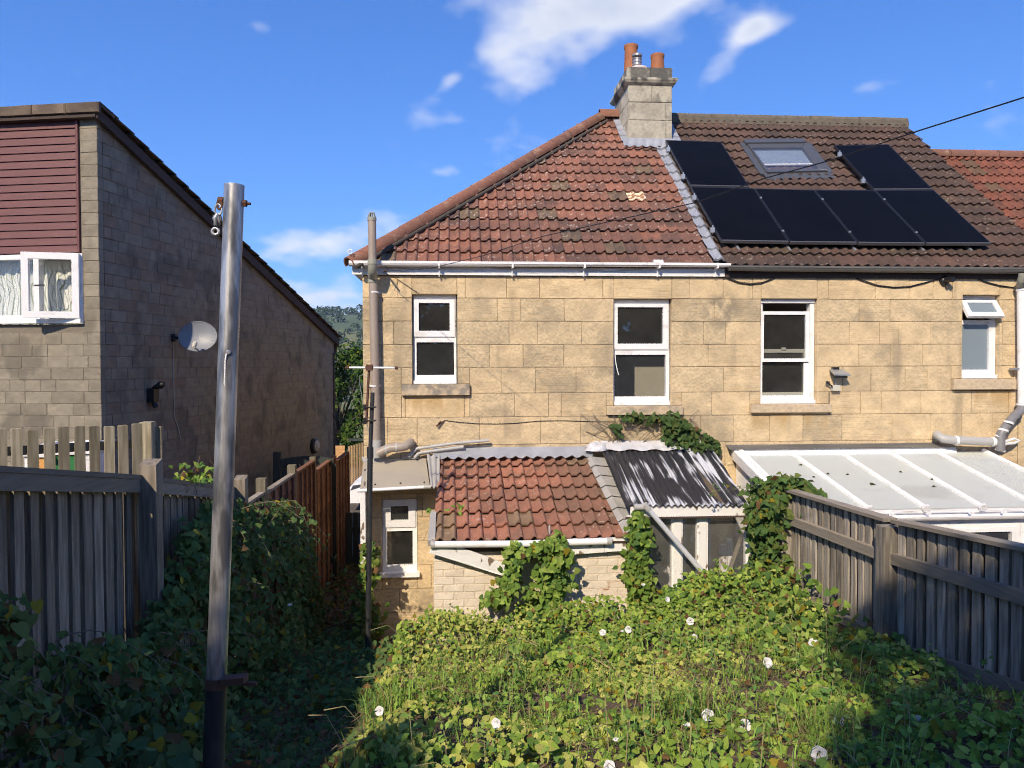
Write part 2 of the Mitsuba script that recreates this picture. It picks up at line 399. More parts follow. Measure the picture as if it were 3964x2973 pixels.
def gz(x, y):
    x, y = np.asarray(x, float), np.asarray(y, float)
    g = np.where(y < 4, 1.36 + .12 * (4 - y), 1.36 - .185 * (y - 4)) + .06 * np.clip(x - 1, -1.7, 2.4)
    g = np.where(y < -6, 1.36 + 1.2 + .02 * (-6 - y), g)
    g = g - .14 * (1 - sm(-1.0, -.4, x)) + .10 * sm(2.0, 3.2, x) * sm(6.0, 7.6, y)
    g = g * (1 - sm(7.7, 8.7, y) * (1 - sm(-.75, -.3, x))) + .03
    g = np.where(x > -.5, g * (1 - sm(8.4, 9.2, y)), g)
    g = np.where(x > 3.55, g + (.2 - g) * sm(3.55, 3.75, x) * sm(3.0, 5.0, y), g)
    g = np.where(x < -2.3, g + (1.0 * (1 - sm(6.5, 9.5, y)) - g) * sm(2.3, 2.6, -x) * sm(1, 3, y), g)
    far = -1.25 * sm(10, 25, y)
    g = np.where(y > 9.8, np.minimum(g, far + .03), g)
    r = np.hypot(x, y)
    hill = -26 * sm(28, 260, r) + (86 + 10 * np.sin(x * .004 + 1)) * sm(300, 950, r) + 12 * sm(950, 2600, r)
    return g + np.where(y > 0, hill * sm(0, 60, y), 0)


_ax = np.concatenate([-np.geomspace(6, 2600, 46)[::-1], np.arange(-5.9, 9.0, .1), np.geomspace(9.0, 2600, 46)])
_ay = np.concatenate([-np.geomspace(4, 600, 18)[::-1], np.arange(-3.9, 11.5, .1), np.geomspace(11.5, 2600, 70)])
_gx, _gy = np.meshgrid(_ax, _ay, indexing='ij')
_gzz = gz(_gx, _gy) + np.where((_gx > -5) & (_gx < 4) & (_gy < 9), (meshkit.fbm(np.stack([_gx * 2.2, _gy * 2.2, _gx * 0], -1), 3, 2) - .5) * .12, 0)
_gm = MB().grid(np.stack([_gx, _gy, _gzz], -1)).get()
put('ground', (_gm[0], _gm[1]), 'm_ground', smooth=True)
labels['ground'] = {'label': 'brown garden soil falling towards the houses', 'kind': 'structure'}
# ------------------------------------------------------------------ the two stone cottages
YW = 9.8
HX = onY(1404, 1250, YW)[0]                              # left corner of the row
PX = onY(2800, 1250, YW)[0]                              # party line
RX = onY(3940, 1250, YW)[0] + .02
wx = lambda px: onY(px, 1330, YW)[0]
wz = lambda py, px=1404: onY(px, py, YW)[2]
house = thing('stone_house', 'honey stone end cottage with red tiled hipped roof and white gutter', 'house')
house2 = thing('stone_house', 'honey stone cottage with dark brown tiled roof that carries the solar panels', 'house')

COURSE = [wz(1066), wz(1152.6), wz(1243), wz(1334.8), wz(1423.9), wz(1525.5), wz(1618.4), wz(1726)]
while COURSE[-1] > .25:
    COURSE.append(COURSE[-1] - .305)
COURSE.append(-.1)

# window openings: (x0, x1, z0, z1)
def opening(x0, x1, y0, y1, rx=None):
    rx = rx or (x0 + x1) / 2
    return (wx(x0), wx(x1), wz(y1, rx), wz(y0, rx))

OP1, OP2, OP3, OP4 = opening(1596, 1770, 1139, 1487), opening(2376, 2601, 1156, 1570), opening(2946, 3163, 1156, 1564), opening(3726, 3869, 1142, 1466)
OP5 = (onY(1478, 1935, YW)[0], onY(1614, 1935, YW)[0], onY(1540, 2228, YW)[2], onY(1540, 1932, YW)[2])
SILLS = [(wx(1553), wx(1818), wz(1531), OP1[2], 'm_stone_pale', .9), (wx(2347), wx(2641), wz(1613), OP2[2], 'm_stone_pale', .6),
         (wx(2904), wx(3215), wz(1608), OP3[2], 'm_stone_pale', .05), (wx(3684), wx(3926), wz(1507, 3800), OP4[2], 'm_stone_pale', .0)]

rows = [
    [1404, 1541, 1802, 1962, 2090, 2334, 2668, 2800, 2914, 3206, 3389, 3519, 3611, 3685, 3927, 3945],
    [1404, 1480, 1596, 1926, 2017, 2185, 2376, 2765, 2946, 3326, 3445, 3573, 3726, 3881, 3945],
    [1404, 1434, 1525, 1596, 1971, 2081, 2252, 2376, 2724, 2809, 2946, 3288, 3405, 3478, 3604, 3726, 3881, 3945],
    [1404, 1476, 1596, 1894, 2025, 2183, 2376, 2742, 2946, 3324, 3448, 3572, 3726, 3881, 3945],
    [1404, 1434, 1552, 1596, 1818, 1940, 2073, 2231, 2376, 2803, 2946, 3263, 3373, 3506, 3592, 3684, 3726, 3881, 3945],
    [1404, 1476, 1567, 1797, 1992, 2123, 2172, 2347, 2641, 2757, 2904, 3210, 3333, 3414, 3567, 3647, 3764, 3908, 3945],
    [1404, 1499, 1613, 1854, 2092, 2247, 2400, 2560, 2714, 2842, 2981, 3111, 3263, 3457, 3607, 3726, 3848, 3945],
]
while len(rows) < len(COURSE) - 1:
    xs = [1404]
    while xs[-1] < 3880:
        xs.append(xs[-1] + R.uniform(95, 240))
    rows.append(xs[:-1] + [3945])


def cut_rect(r, holes):
    """Pieces of rectangle r = (x0, x1, z0, z1) left after the holes are taken out."""
    out = [r]
    for h in holes:
        nxt = []
        for a in out:
            x0, x1, z0, z1 = max(a[0], h[0]), min(a[1], h[1]), max(a[2], h[2]), min(a[3], h[3])
            if x0 >= x1 or z0 >= z1:
                nxt.append(a); continue
            if a[0] < x0: nxt.append((a[0], x0, a[2], a[3]))
            if x1 < a[1]: nxt.append((x1, a[1], a[2], a[3]))
            if a[2] < z0: nxt.append((x0, x1, a[2], z0))
            if z1 < a[3]: nxt.append((x0, x1, z1, a[3]))
        out = nxt
    return [a for a in out if a[1] - a[0] > .03 and a[3] - a[2] > .03]


HOLES = [OP1, OP2, OP3, OP4, OP5] + [s[:4] for s in SILLS]
for k, xs in enumerate(rows):
    z1, z0 = COURSE[k], COURSE[k + 1]
    for a, b in zip(xs[:-1], xs[1:]):
        for (x0, x1, c0, c1) in cut_rect((wx(a), wx(b), z0, z1), HOLES):
            mid = (x0 + x1) / 2
            if (1.05 < mid and c1 < 1.9) or c1 < 0:      # behind the lean-tos
                if mid > -.2:
                    continue
            g = .0026
            q = [[x0 + g, YW, c0 + g], [x1 - g, YW, c0 + g], [x1 - g, YW, c1 - g], [x0 + g, YW, c1 - g]]
            dy = R.uniform(-.004, .004)
            q = [[x, y + dy, z] for x, y, z in q]
            u = SILLS[0][0] - .02 < mid < SILLS[0][1] + .02 and k == 5
            tone = R.uniform(0, .25) if (k == 0 or u) else R.uniform(.05, .6) if mid > PX else R.uniform(.3, .85)
            if mid > PX and k >= 5 and not (3.6 < mid < 5.4):
                tone *= .4
            put(f'{house if mid < PX else house2}__wall__stone', MB().slab(q, [0, -1, 0], .10, .005, .0016), 'm_stone', (tone, R.random()))

# rubble core of the walls, seen in the joints; the openings go through it
EX1 = 9.3                                                # far end of the row
def core(x0, x1, holes, key):
    m = MB()
    zt = COURSE[0] + .12
    rects = cut_rect((x0, x1, -.15, zt), [(h[0] - .006, h[1] + .006, h[2] - .006, h[3] + .006) for h in holes])
    for a in rects:
        m.box(a[0], a[1], YW + .012, YW + .33, a[2], a[3])
    put(key, m, 'm_mortar')

core(HX, PX, [OP1, OP2, OP5], house + '__wall')
core(PX, RX, [OP3, OP4], house2 + '__wall')
m = MB(); m.box(HX, HX + .3, YW + .33, 16.4, -.8, COURSE[0] + .12); m.box(HX, PX, 16.4, 16.7, -.8, COURSE[0] + .12)
put(house + '__end_wall', m, 'm_stone', (.5, .5))
m = MB(); m.box(HX + .3, PX - .08, YW + .33, 16.4, 2.28, 2.36); m.box(HX + .3, PX - .08, YW + .33, 16.4, 4.76, 4.8); m.box(PX - .16, PX - .08, YW + .33, 16.4, -.1, 4.76)
m.box(HX + .3, PX - .16, 13.4, 13.5, -.1, 4.76); m.box(.9, 1.0, YW + .33, 13.4, 2.36, 4.76)
put(house + '__inner_wall', m, 'm_room')
m = MB(); m.box(1.0, PX - .16, 11.3, 11.38, 2.36, 4.76); m.box(HX + .3, .9, 11.2, 11.28, 2.36, 4.76)
put(house + '__inner_wall', m, 'm_room')
m = MB(); m.box(2.02, PX - .161, 10.9, 10.98, 2.36, 3.72)
put(house + '__inner_wall', m, 'm_room_light')
m = MB(); m.box(PX + .06, 9.0, YW + .33, 16.4, 2.28, 2.36); m.box(PX + .06, 9.0, YW + .33, 16.4, 4.76, 4.8); m.box(PX + .06, 9.0, 13.4, 13.5, -.1, 4.76); m.box(5.5, 5.6, YW + .33, 13.4, 2.36, 4.76)
put(house2 + '__inner_wall', m, 'm_room')
m = MB(); m.box(PX, RX, 16.4, 16.7, -.8, COURSE[0] + .12); m.box(RX, RX + .02, YW + .2, 16.4, -.8, COURSE[0] + .1)
put(house2 + '__end_wall', m, 'm_stone', (.5, .5))

# sills
for i, (x0, x1, z0, z1, mt, t) in enumerate(SILLS):
    h = house if i < 2 else house2
    q = [[x0 + .002, YW - .065, z0], [x1 - .002, YW - .065, z0], [x1 - .002, YW - .065, z1 - .004], [x0 + .002, YW - .065, z1 - .004]]
    put(f'{h}__window' + ('' if i in (0, 2) else '_001') + '__sill', MB().slab(q, [0, -1, 0], .27, .008, .002), mt, (t, .5))


# windows
def frame(m, x0, x1, z0, z1, l, r, b, t, y0, y1):
    m.box(x0, x0 + l, y0, y1, z0, z1); m.box(x1 - r, x1, y0, y1, z0, z1)
    m.box(x0 + l, x1 - r, y0 + .0015, y1, z0, z0 + b); m.box(x0 + l, x1 - r, y0 + .0015, y1, z1 - t, z1)


def pane(key, x0, x1, z0, z1, y, mt='m_glass'):
    put(key, (A([[x0, y, z0], [x1, y, z0], [x1, y, z1], [x0, y, z1]]), A([[0, 1, 2], [0, 2, 3]])), mt)


YF = YW + .075
w1, w2 = house + '__window', house + '__window_001'
for (w, OP, gl, gu, split) in ((w1, OP1, (1611, 1757), (1621, 1741), 1306.5), (w2, OP2, (2383, 2584), (2395, 2572), 1356)):
    x0, x1, z0, z1 = OP
    zs = wz(split, 1680 if w == w1 else 2490)
    x0 += .012
    zc = z0 + .045                                        # projecting plastic cill
    m = MB(); frame(m, x0, x1 - .012, zc, zs - .012, wx(gl[0]) - x0, x1 - .012 - wx(gl[1]), .07, .045, YF, YF + .07)
    m.box(x0, x1 - .012, YF - .05, YF + .068, z0 + .004, zc)
    m.box(x0, x1 - .012, YF + .002, YF + .07, zs - .012, zs + .012)
    put(w + '__frame', m, 'm_upvc')
    m = MB(); frame(m, x0, x1 - .03, zs + .012, z1 - .06, wx(gu[0]) - x0, x1 - .03 - wx(gu[1]), .075, .045, YF - .018, YF + .05)
    put(w + '__sash', m, 'm_upvc')
    m = MB(); m.box(x0, x1 - .012, YF + .02, YF + .07, z1 - .06, z1 - .003); m.box(x1 - .03, x1 - .012, YF + .01, YF + .07, zs + .012, z1 - .06)
    put(w + '__head', m, 'm_upvc_dull')
    pane(w + '__pane', wx(gl[0]) - .01, wx(gl[1]) + .01, zc + .06, zs - .05, YF + .035)
    pane(w + '__pane', wx(gu[0]) - .01, wx(gu[1]) + .01, zs + .08, z1 - .1, YF + .015)
put(w2 + '__sealing_strip', MB().tube([onY(2381, 1366, YF - .02), onY(2383, 1400, YF - .02), onY(2389, 1430, YF - .03), onY(2395, 1452, YF - .03)], .007, 6), 'm_upvc', smooth=True)

w3 = house2 + '__window'
x0, x1, z0, z1 = OP3
m = MB()
m.box(x0 + .005, wx(2960), YF, YF + .11, z0 + .05, z1 - .05); m.box(wx(3145), x1 - .005, YF, YF + .11, z0 + .05, z1 - .05)
m.box(x0 + .005, x1 - .005, YF - .05, YF + .108, z0 + .004, z0 + .05); m.box(wx(2960), wx(3145), YF + .02, YF + .1, z0 + .05, wz(1532, 3050))
put(w3 + '__frame', m, 'm_upvc')
put(w3 + '__head', MB().box(x0 + .005, x1 - .005, YF - .02, YF + .11, z1 - .05, z1 - .004), 'm_upvc_dull')
m = MB(); frame(m, wx(2961), wx(3144), wz(1401, 3050), wz(1203, 3050), wx(2965) - wx(2961) + .012, wx(3144) - wx(3133) + .005, .047, .045, YF + .02, YF + .055)
put(w3 + '__upper_sash', m, 'm_upvc')
pane(w3 + '__pane', wx(2966), wx(3135), wz(1387, 3050), wz(1217, 3050), YF + .04)
m = MB(); frame(m, wx(2961), wx(3144), z0 + .052, wz(1350, 3050), .02, .05, .10, .05, YF + .066, YF + .1)
m.box(wx(3050) - .03, wx(3050) + .03, YF + .05, YF + .066, wz(1350, 3050) - .01, wz(1344, 3050))
put(w3 + '__lower_sash', m, 'm_pipe_green')
m = MB(); m.box(wx(3128), wx(3144) , YF + .045, YF + .064, z0 + .055, wz(1405, 3050))
put(w3 + '__parting_bead', m, 'm_upvc')
pane(w3 + '__pane', wx(2963), wx(3126), z0 + .1, wz(1362, 3050), YF + .085)

w4 = house2 + '__window_001'
x0, x1, z0, z1 = OP4
zt = wz(1246, 3800)
m = MB(); frame(m, x0 + .004, x1 - .004, z0 + .05, zt + .03, .02, .09, .07, .06, YF, YF + .07)
m.box(x0 + .004, x1 - .004, YF - .045, YF + .068, z0 + .004, z0 + .05); m.box(x0 + .004, x0 + .03, YF + .01, YF + .07, zt + .03, z1 - .05)
m.box(x1 - .05, x1 - .004, YF + .01, YF + .07, zt + .03, z1 - .05); m.box(x0 + .004, x1 - .004, YF + .01, YF + .07, z1 - .05, z1 - .004)
put(w4 + '__frame', m, 'm_upvc')
pane(w4 + '__pane', x0 + .015, x1 - .085, z0 + .1, zt - .01, YF + .03, 'm_frosted')
# top-hung vent pushed open
tb, bb = z1 - .06, wz(1231, 3800) + .02
ya, yb = YF - .02, YF - .19
xl, xr = x0 + .006, x1 - .012
P = lambda x, s: [x, ya + (yb - ya) * s, tb + (bb - tb) * s]
m = MB()
def vent_bar(a, b, c, d):
    f = [P(a, d), P(b, d), P(b, c), P(a, c)]
    n = unit(np.cross(A(f[1]) - A(f[0]), A(f[3]) - A(f[0])))
    m.slab(f, n, .045, .004)
vent_bar(xl, xl + .07, 0, 1); vent_bar(xr - .07, xr, 0, 1); vent_bar(xl + .07, xr - .07, 0, .17); vent_bar(xl + .07, xr - .07, .75, 1)
put(w4 + '__vent_sash', m, 'm_upvc')
m = MB(); m.slab([A(P(xl + .06, .8)) + [0, .02, 0], A(P(xr - .06, .8)) + [0, .02, 0], A(P(xr - .06, .12)) + [0, .02, 0], A(P(xl + .06, .12)) + [0, .02, 0]], unit([0, -1, .35]), .01)
put(w4 + '__vent_pane', m, 'm_frosted')

w5 = house + '__window_002'
x0, x1, z0, z1 = OP5
zs = onY(1540, 2042, YW)[2]
Y5 = YW + .02
m = MB(); frame(m, x0 + .003, x1 - .003, z0 + .05, zs, .055, .055, .075, .05, Y5, Y5 + .07)
m.box(x0 - .03, x1 + .03, YW - .075, Y5 + .065, z0 - .005, z0 + .05)
m.box(x0 + .003, x0 + .02, Y5 + .003, Y5 + .07, zs, z1 - .005); m.box(x1 - .02, x1 - .003, Y5 + .003, Y5 + .07, zs, z1 - .005)
put(w5 + '__frame', m, 'm_upvc')
m = MB(); frame(m, x0 + .02, x1 - .02, zs + .003, z1 - .005, .09, .09, .085, .085, Y5 - .02, Y5 + .05)
put(w5 + '__vent_sash', m, 'm_upvc_dull')
pane(w5 + '__pane', x0 + .05, x1 - .05, z0 + .11, zs - .04, Y5 + .04)
pane(w5 + '__pane', x0 + .1, x1 - .1, zs + .08, z1 - .08, Y5 + .02)
c = np.linspace(0, 1, 29); zz = np.linspace(z0 + .55, z1 - .03, 6)
cx_, cz_ = np.meshgrid(x0 + .03 + c * (x1 - x0 - .06), zz, indexing='ij')
put(w5 + '__net_curtain', MB().grid(np.stack([cx_, YW + .36 + .02 * np.sin(c * 60)[:, None] + 0 * cz_, cz_], -1)), 'm_net')
put(w5 + '__light_bulb', MB().lathe([x0 + .16, YW + .5, zs - .16], [0, 0, 1], [(-.06, .005), (-.05, .035), (-.02, .05), (.02, .04), (.06, .02), (.09, .018)], 12), 'm_net', smooth=True)

# ------------------------------------------------------------------ roofs of the row: one slope, tiles laid from the eaves up
EY, RY = 9.74, 13.28
ez = onY(2000, 1016, EY)[2]
rz = onY(2620, 440, RY)[2] - .10
SL = math.atan2(rz - ez, RY - EY)
RV = A([0, math.cos(SL), math.sin(SL)]); RN = A([0, -math.sin(SL), math.cos(SL)]); RO = A([0, EY, ez - .05])
onR = lambda px, py, off=0.0: onP(px, py, RO + RN * off, RN)


def profile(w, rolls, h, kind='roman'):
    pts, p = [], w / rolls
    for k in range(rolls):
        if kind == 'roman':
            pts += [(k * p, .0), (k * p + .50 * p, 0), (k * p + .60 * p, .45 * h), (k * p + .72 * p, .93 * h), (k * p + .80 * p, h), (k * p + .88 * p, .9 * h), (k * p + .97 * p, .35 * h)]
        else:
            pts += [(k * p + p * i / 6, h * (.5 - .5 * math.cos(2 * PI * i / 6))) for i in range(6)]
    return A(pts + [(w, 0)])


def tile(o, u, v, n, prof, L, lift, th):
    s, hh = prof[:, 0], prof[:, 1]
    row = lambda t, l: o + u * s[:, None] + v * t + n * (hh + l)[:, None]
    m = MB(); k = len(prof); i = np.arange(k - 1)
    q = np.stack([i, i + 1, i + 1 + k, i + k], 1)
    m.add(np.vstack([row(0, lift), row(L, .0)]), q)
    m.add(np.vstack([row(.004, lift - th), row(0, lift)]), q)
    return m


def tile_roof(key, mats, o, u, v, n, width, rows_, gauge, tw, h, clips, kind='roman', lift=.034, th=.016, smooth=True, special=None, x_jit=.002, skip=None, alt=None):
    prof = profile(tw, 2, h, kind)
    cols = int(math.ceil(width / tw))
    for r_ in range(rows_):
        for c_ in range(cols):
            oo = o + u * (c_ * tw + R.uniform(-x_jit, x_jit)) + v * (r_ * gauge + R.uniform(-.005, .005)) + n * R.uniform(-.002, .003)
            m = tile(oo, u + v * R.uniform(-.008, .008), v, n, prof, gauge * 1.12, lift, th).get()
            for (p0, cn) in clips:
                m = clip(m, p0, cn)
                if m is None:
                    break
            if m is None or len(m[1]) < 4 or (skip and skip(oo + u * tw / 2 + v * gauge * .5)):
                continue
            put(key, m, 'm_lichen_tile' if alt is not None and np.linalg.norm(oo + u * tw / 2 + v * gauge * .5 - alt) < .16 else mats, rr(), smooth=smooth)


def vplane(a, b, side):
    """A vertical plane through a and b; keeps the side that the point lies on."""
    d = A(b) - A(a); n = unit([-d[1], d[0], 0])
    return (A(a), n if np.dot(A(side) - A(a), n) > 0 else -n)


hip0, hip1 = onR(1371, 1004), onR(2318, 432)
lead0, lead1 = onR(2760, 1020), onR(2502, 508)
lead2, lead3 = onR(2800, 1020), onR(2541, 508)
U = A([1.0, 0, 0])
GA, TW = .286, .2715
rows_n = int((RY - EY) / math.cos(SL) / GA) + 1
top = (A([0, RY, rz]), A([0, -1.0, 0]))
mid_l = onR(2200, 800)
spec = {}
tile_roof(house + '__roof__tile', 'm_tile_red', A([hip0[0] - .02, EY, ez - .05]), U, RV, RN, PX - hip0[0] + .2, rows_n, GA, TW, .034,
          [vplane(hip0 + U * .09, hip1 + U * .09, mid_l), vplane(lead0, lead1, mid_l), top], alt=onR(2455, 772))
img2 = lambda x, y: (2400 + x / 1.4143, 450 + y / 1.4143)
_ww = [onR(*img2(*p), .03) for p in ((800, 300), (1135, 292), (1010, 135), (695, 140))]
def in_window(c):
    t = (c[1] - _ww[0][1]) / (_ww[3][1] - _ww[0][1])
    return 0 < t < 1 and _ww[0][0] + (_ww[3][0] - _ww[0][0]) * t - .02 < c[0] < _ww[1][0] + (_ww[2][0] - _ww[1][0]) * t + .02
vend0, vend1 = onR(4085, 1025), onR(3462, 452)
mid_r = onR(3000, 800)
tile_roof(house2 + '__roof__tile', 'm_tile_brown', A([lead3[0] - .3, EY - .01, ez - .05]), U, RV, RN, vend0[0] - lead3[0] + .4, rows_n, GA, TW, .034,
          [vplane(lead2, lead3, mid_r), vplane(vend0, vend1, mid_r), top], 'wave', lift=.036, th=.022, skip=in_window)

# decks, hip end, back slopes
apex = A([hip1[0], RY, rz - .03]); ve = A([vend1[0], RY, rz - .03]); ple = A([lead3[0], RY, rz - .03])
c0, c1 = A([hip0[0], EY, ez - .06]), A([vend0[0], EY, ez - .06]); pl = A([lead2[0], EY, ez - .06])
bk = lambda p: A([p[0], 2 * RY - p[1], p[2]])
m = MB(); m.add([c0, pl, ple, apex], [[0, 1, 2, 3]]); m.add([c0, apex, bk(c0)], [[0, 1, 2]]); m.add([bk(c0), apex, ple, bk(pl)], [[0, 1, 2, 3]])
put(house + '__roof__deck', m, 'm_tile_red', (.8, .9))
m = MB(); m.add([pl, c1, ve, ple], [[0, 1, 2, 3]]); m.add([bk(pl), ple, ve, bk(c1)], [[0, 1, 2, 3]]); m.add([c1, bk(c1), ve], [[0, 1, 2]])
put(house2 + '__roof__deck', m, 'm_tile_brown', (.8, .9))


def half_round(a, b, r, up, drop=0.0):
    """An upside-down trough from a to b."""
    a, b = A(a), A(b); t = unit(b - a); sd = unit(np.cross(t, up)); u2 = unit(np.cross(sd, t))
    an = np.linspace(-.1 * PI, 1.1 * PI, 11)
    P0 = lambda p, rr_: A([p + sd * rr_ * math.cos(x) + u2 * rr_ * math.sin(x) for x in an])
    m = MB(); m.grid(np.stack([P0(a, r), P0(b, r * .97)])); m.grid(np.stack([P0(a, r - .016), P0(a, r)]))
    return m


hv = apex + A([0, 0, .06]) - (c0 + A([0, 0, .06])); hn = 12
hs = c0 + A([0, 0, .05]) - hv * .012
for i in range(hn):
    a, b_ = hs + hv * (i / hn), hs + hv * ((i + 1.06) / hn)
    put(house + '__roof__hip_tile', half_round(a + [0, 0, .006], b_, .095, [0, 0, 1]), 'm_hip', rr(), smooth=True)
m = MB(); m.tube([hs + A([.10, -.10, -.05]), apex + A([.07, -.10, -.05])], .028, 7)
put(house + '__roof__hip_mortar', m, 'm_hip_mortar', smooth=True)
chx0, chx1 = onY(2429, 430, 12.55)[0], onY(2599, 430, 12.55)[0]
rt = apex + A([-.05, 0, .06]); k = 2
for i in range(k):
    e = A([chx0, RY, rz + .03]); put(house + '__roof__ridge_tile', half_round(rt + (e - rt) * (i / k), rt + (e - rt) * ((i + 1.03) / k), .12, [0, 0, 1]), 'm_hip', rr(), smooth=True)
s_ = A([chx1, RY, rz + .03]); e_ = A([ve[0] + .02, RY, rz + .03]); k = 10
for i in range(k):
    put(house2 + '__roof__ridge_tile', half_round(s_ + (e_ - s_) * (i / k), s_ + (e_ - s_) * ((i + .985) / k), .08 + R.uniform(-.004, .004), [0, 0, 1]), 'm_ridge_grey', rr(), smooth=True)
put(house2 + '__roof__ridge_mortar', MB().box(s_[0], e_[0], RY - .08, RY + .1, rz - .08, rz + .02), 'm_ridge_grey', (.9, .5))

# lead sheets dressed over the party line
k = rows_n - 2
for i in range(k):
    t0, t1 = i / k, (i + 1.1) / k
    a0, a1 = lead0 + (lead1 - lead0) * t0, lead2 + (lead3 - lead2) * t0
    b0, b1 = lead0 + (lead1 - lead0) * t1, lead2 + (lead3 - lead2) * t1
    ss = np.linspace(-.04, 1.04, 9)
    prof = .012 + .04 * np.exp(-((ss - .68) / .2) ** 2) + .02 * np.exp(-((ss - .1) / .15) ** 2)
    row = lambda p, q, l: A([p + (q - p) * s + RN * (h_ + l) for s, h_ in zip(ss, prof)])
    m = MB(); jb = RV * R.uniform(-.02, .02); m.grid(np.stack([row(a0, a1, .044 + R.uniform(0, .006)) + jb, row((a0 + b0) / 2, (a1 + b1) / 2, .024), row(b0, b1, .014)])[:, ::-1].transpose(1, 0, 2)[::-1].transpose(1, 0, 2))
    m.grid(np.stack([row(a0, a1, .02) + jb, row(a0, a1, .044) + jb]))
    put(house + '__roof__lead_sheet', m, 'm_lead', rr(), smooth=True)

# gutters, fascia
gx1 = onY(2824, 1030, EY - .06)[0]
def gutter(x0, x1, y, z, r, z1=None):
    z1 = z if z1 is None else z1
    m = MB(); an = np.linspace(PI, 2 * PI, 9)
    P0 = lambda x, zz, q: A([[x, y + q * math.cos(a), zz + q * math.sin(a)] for a in an])
    m.grid(np.stack([P0(x0, z, r), P0(x1, z1, r)])); m.grid(np.stack([P0(x0, z, r - .004), P0(x1, z1, r - .004)])[::-1])
    m.box(x0, x1, y - r - .004, y - r + .004, min(z, z1) - .006, max(z, z1) + .003)
    for x, zz in ((x0, z), (x1, z1)):
        m.add(np.vstack([P0(x, zz, r), [[x, y, zz]]]), [[i, i + 1, 9] for i in range(8)])
    return m


gl0 = onY(1352, 1016, EY - .06)[0]
gzl, gzr = onY(1404, 1018, EY - .06)[2], onY(2800, 1021, EY - .06)[2]
put(house + '__gutter', gutter(gl0, gx1, EY - .06, gzl, .043, gzr), 'm_upvc', smooth=False)
for px_ in (1400, 1700, 1984, 2262, 2550, 2775):
    x = onY(px_, 1040, EY - .06)[0]; zz = gzl + (gzr - gzl) * (x - gl0) / (gx1 - gl0)
    m = MB(); m.box(x - .011, x + .011, EY - .108, EY + .02, zz - .062, zz - .048); m.box(x - .010, x + .010, EY - .11, EY - .103, zz - .062, zz + .006); m.box(x - .006, x + .006, EY - .01, EY + .02, zz - .16, zz - .075)
    put(house + '__gutter_bracket', m, 'm_upvc')
m = MB()
for px_ in (2547,):
    x = onY(px_, 1030, EY - .06)[0]; m.tube([[x - .06, EY - .06, gzr - .002], [x + .06, EY - .06, gzr - .002]], .048, 12)
put(house + '__gutter_union', m, 'm_upvc', smooth=True)
zf = wz(1064)
put(house + '__fascia', MB().box(HX - .12, PX, EY + .015, EY + .035, zf + .02, gzl + .02), 'm_upvc_dull')
m = MB(); m.box(HX - .12, PX, EY + .01, YW - .002, zf, zf + .018); m.box(HX - .12, HX, EY + .04, YW + 6, zf + .019, zf + .16)
put(house + '__soffit', m, 'm_upvc')
put(house2 + '__gutter', gutter(PX + .03, vend0[0], EY - .05, gzr - .03, .06, gzr - .045), 'm_gutter_grey')
put(house2 + '__wall_plate', MB().box(PX + .002, RX + 3, EY + .03, EY + .06, zf - .01, gzr), 'm_barge')
put(house2 + '__wall_plate', MB().box(PX + .002, RX + 3, EY + .06, YW + .05, zf + .015, zf + .03), 'm_barge')

# chimney on the party line
CYF = 12.5
cz = lambda py: onY(2510, py, CYF)[2]
CB = CYF + 1.05
ch = house + '__chimney'
def ring_blocks(z0, z1, x0, x1, y0, y1, splits_front, splits_side, mt, t=.6, bev=.008):
    fx = [x0] + [x0 + (x1 - x0) * s for s in splits_front] + [x1]
    for a, b in zip(fx[:-1], fx[1:]):
        put(ch + '__stone', MB().slab([[a + .003, y0, z0 + .003], [b - .003, y0, z0 + .003], [b - .003, y0, z1 - .003], [a + .003, y0, z1 - .003]], [0, -1, 0], .14, bev, .002), mt, (R.uniform(max(0, t - .25), min(1, t + .25)), R.random()))
    fy = [y0 + .002] + [y0 + (y1 - y0) * s for s in splits_side] + [y1]
    for a, b in zip(fy[:-1], fy[1:]):
        put(ch + '__stone', MB().slab([[x0, b - .003, z0 + .003], [x0, a + .003, z0 + .003], [x0, a + .003, z1 - .003], [x0, b - .003, z1 - .003]], [-1, 0, 0], .12, bev, .002), mt, (R.uniform(max(0, t - .25), min(1, t + .25)), R.random()))
z_ = [cz(500), cz(465), cz(396), cz(330)]
zb = rz - 1.0
put(ch + '__core', MB().box(chx0 + .02, chx1 - .02, CYF + .02, CB, zb, cz(268)), 'm_stone_grey', (.4, .5))
ring_blocks(zb, z_[1], chx0, chx1, CYF, CB, [.15, .86], [.4], 'm_stone_grey', .15)
ring_blocks(z_[1], z_[2], chx0, chx1, CYF, CB, [.15, .86], [.55], 'm_stone_grey', .1)
ring_blocks(z_[2], z_[3], chx0, chx1, CYF, CB, [.54], [.35], 'm_stone_grey', .55)
ox = .045
m = MB()
pr = [(0, z_[3]), (.05, z_[3] + .03), (.075, z_[3] + .07), (.075, z_[3] + .10), (.03, cz(301))]
ringp = lambda e, z: [[chx0 - e, CYF - e, z], [chx1 + e, CYF - e, z], [chx1 + e, CB + e, z], [chx0 - e, CB + e, z]]
for (e0, z0), (e1, z1) in zip(pr[:-1], pr[1:]):
    m.add(ringp(e0, z0) + ringp(e1, z1), [[i, (i + 1) % 4, (i + 1) % 4 + 4, i + 4] for i in range(4)])
put(ch + '__moulding', m, 'm_stone_grey', (1, .5))
ring_blocks(cz(301), cz(265), chx0 - .02, chx1 - .0, CYF - .015, CB, [.52], [.3, .65], 'm_stone_grey', 1.0, .012)
put(ch + '__capping', MB().box(chx0 - .015, chx1 - .005, CYF - .01, CB, cz(268), cz(262)), 'm_stone_grey', (1, .5))
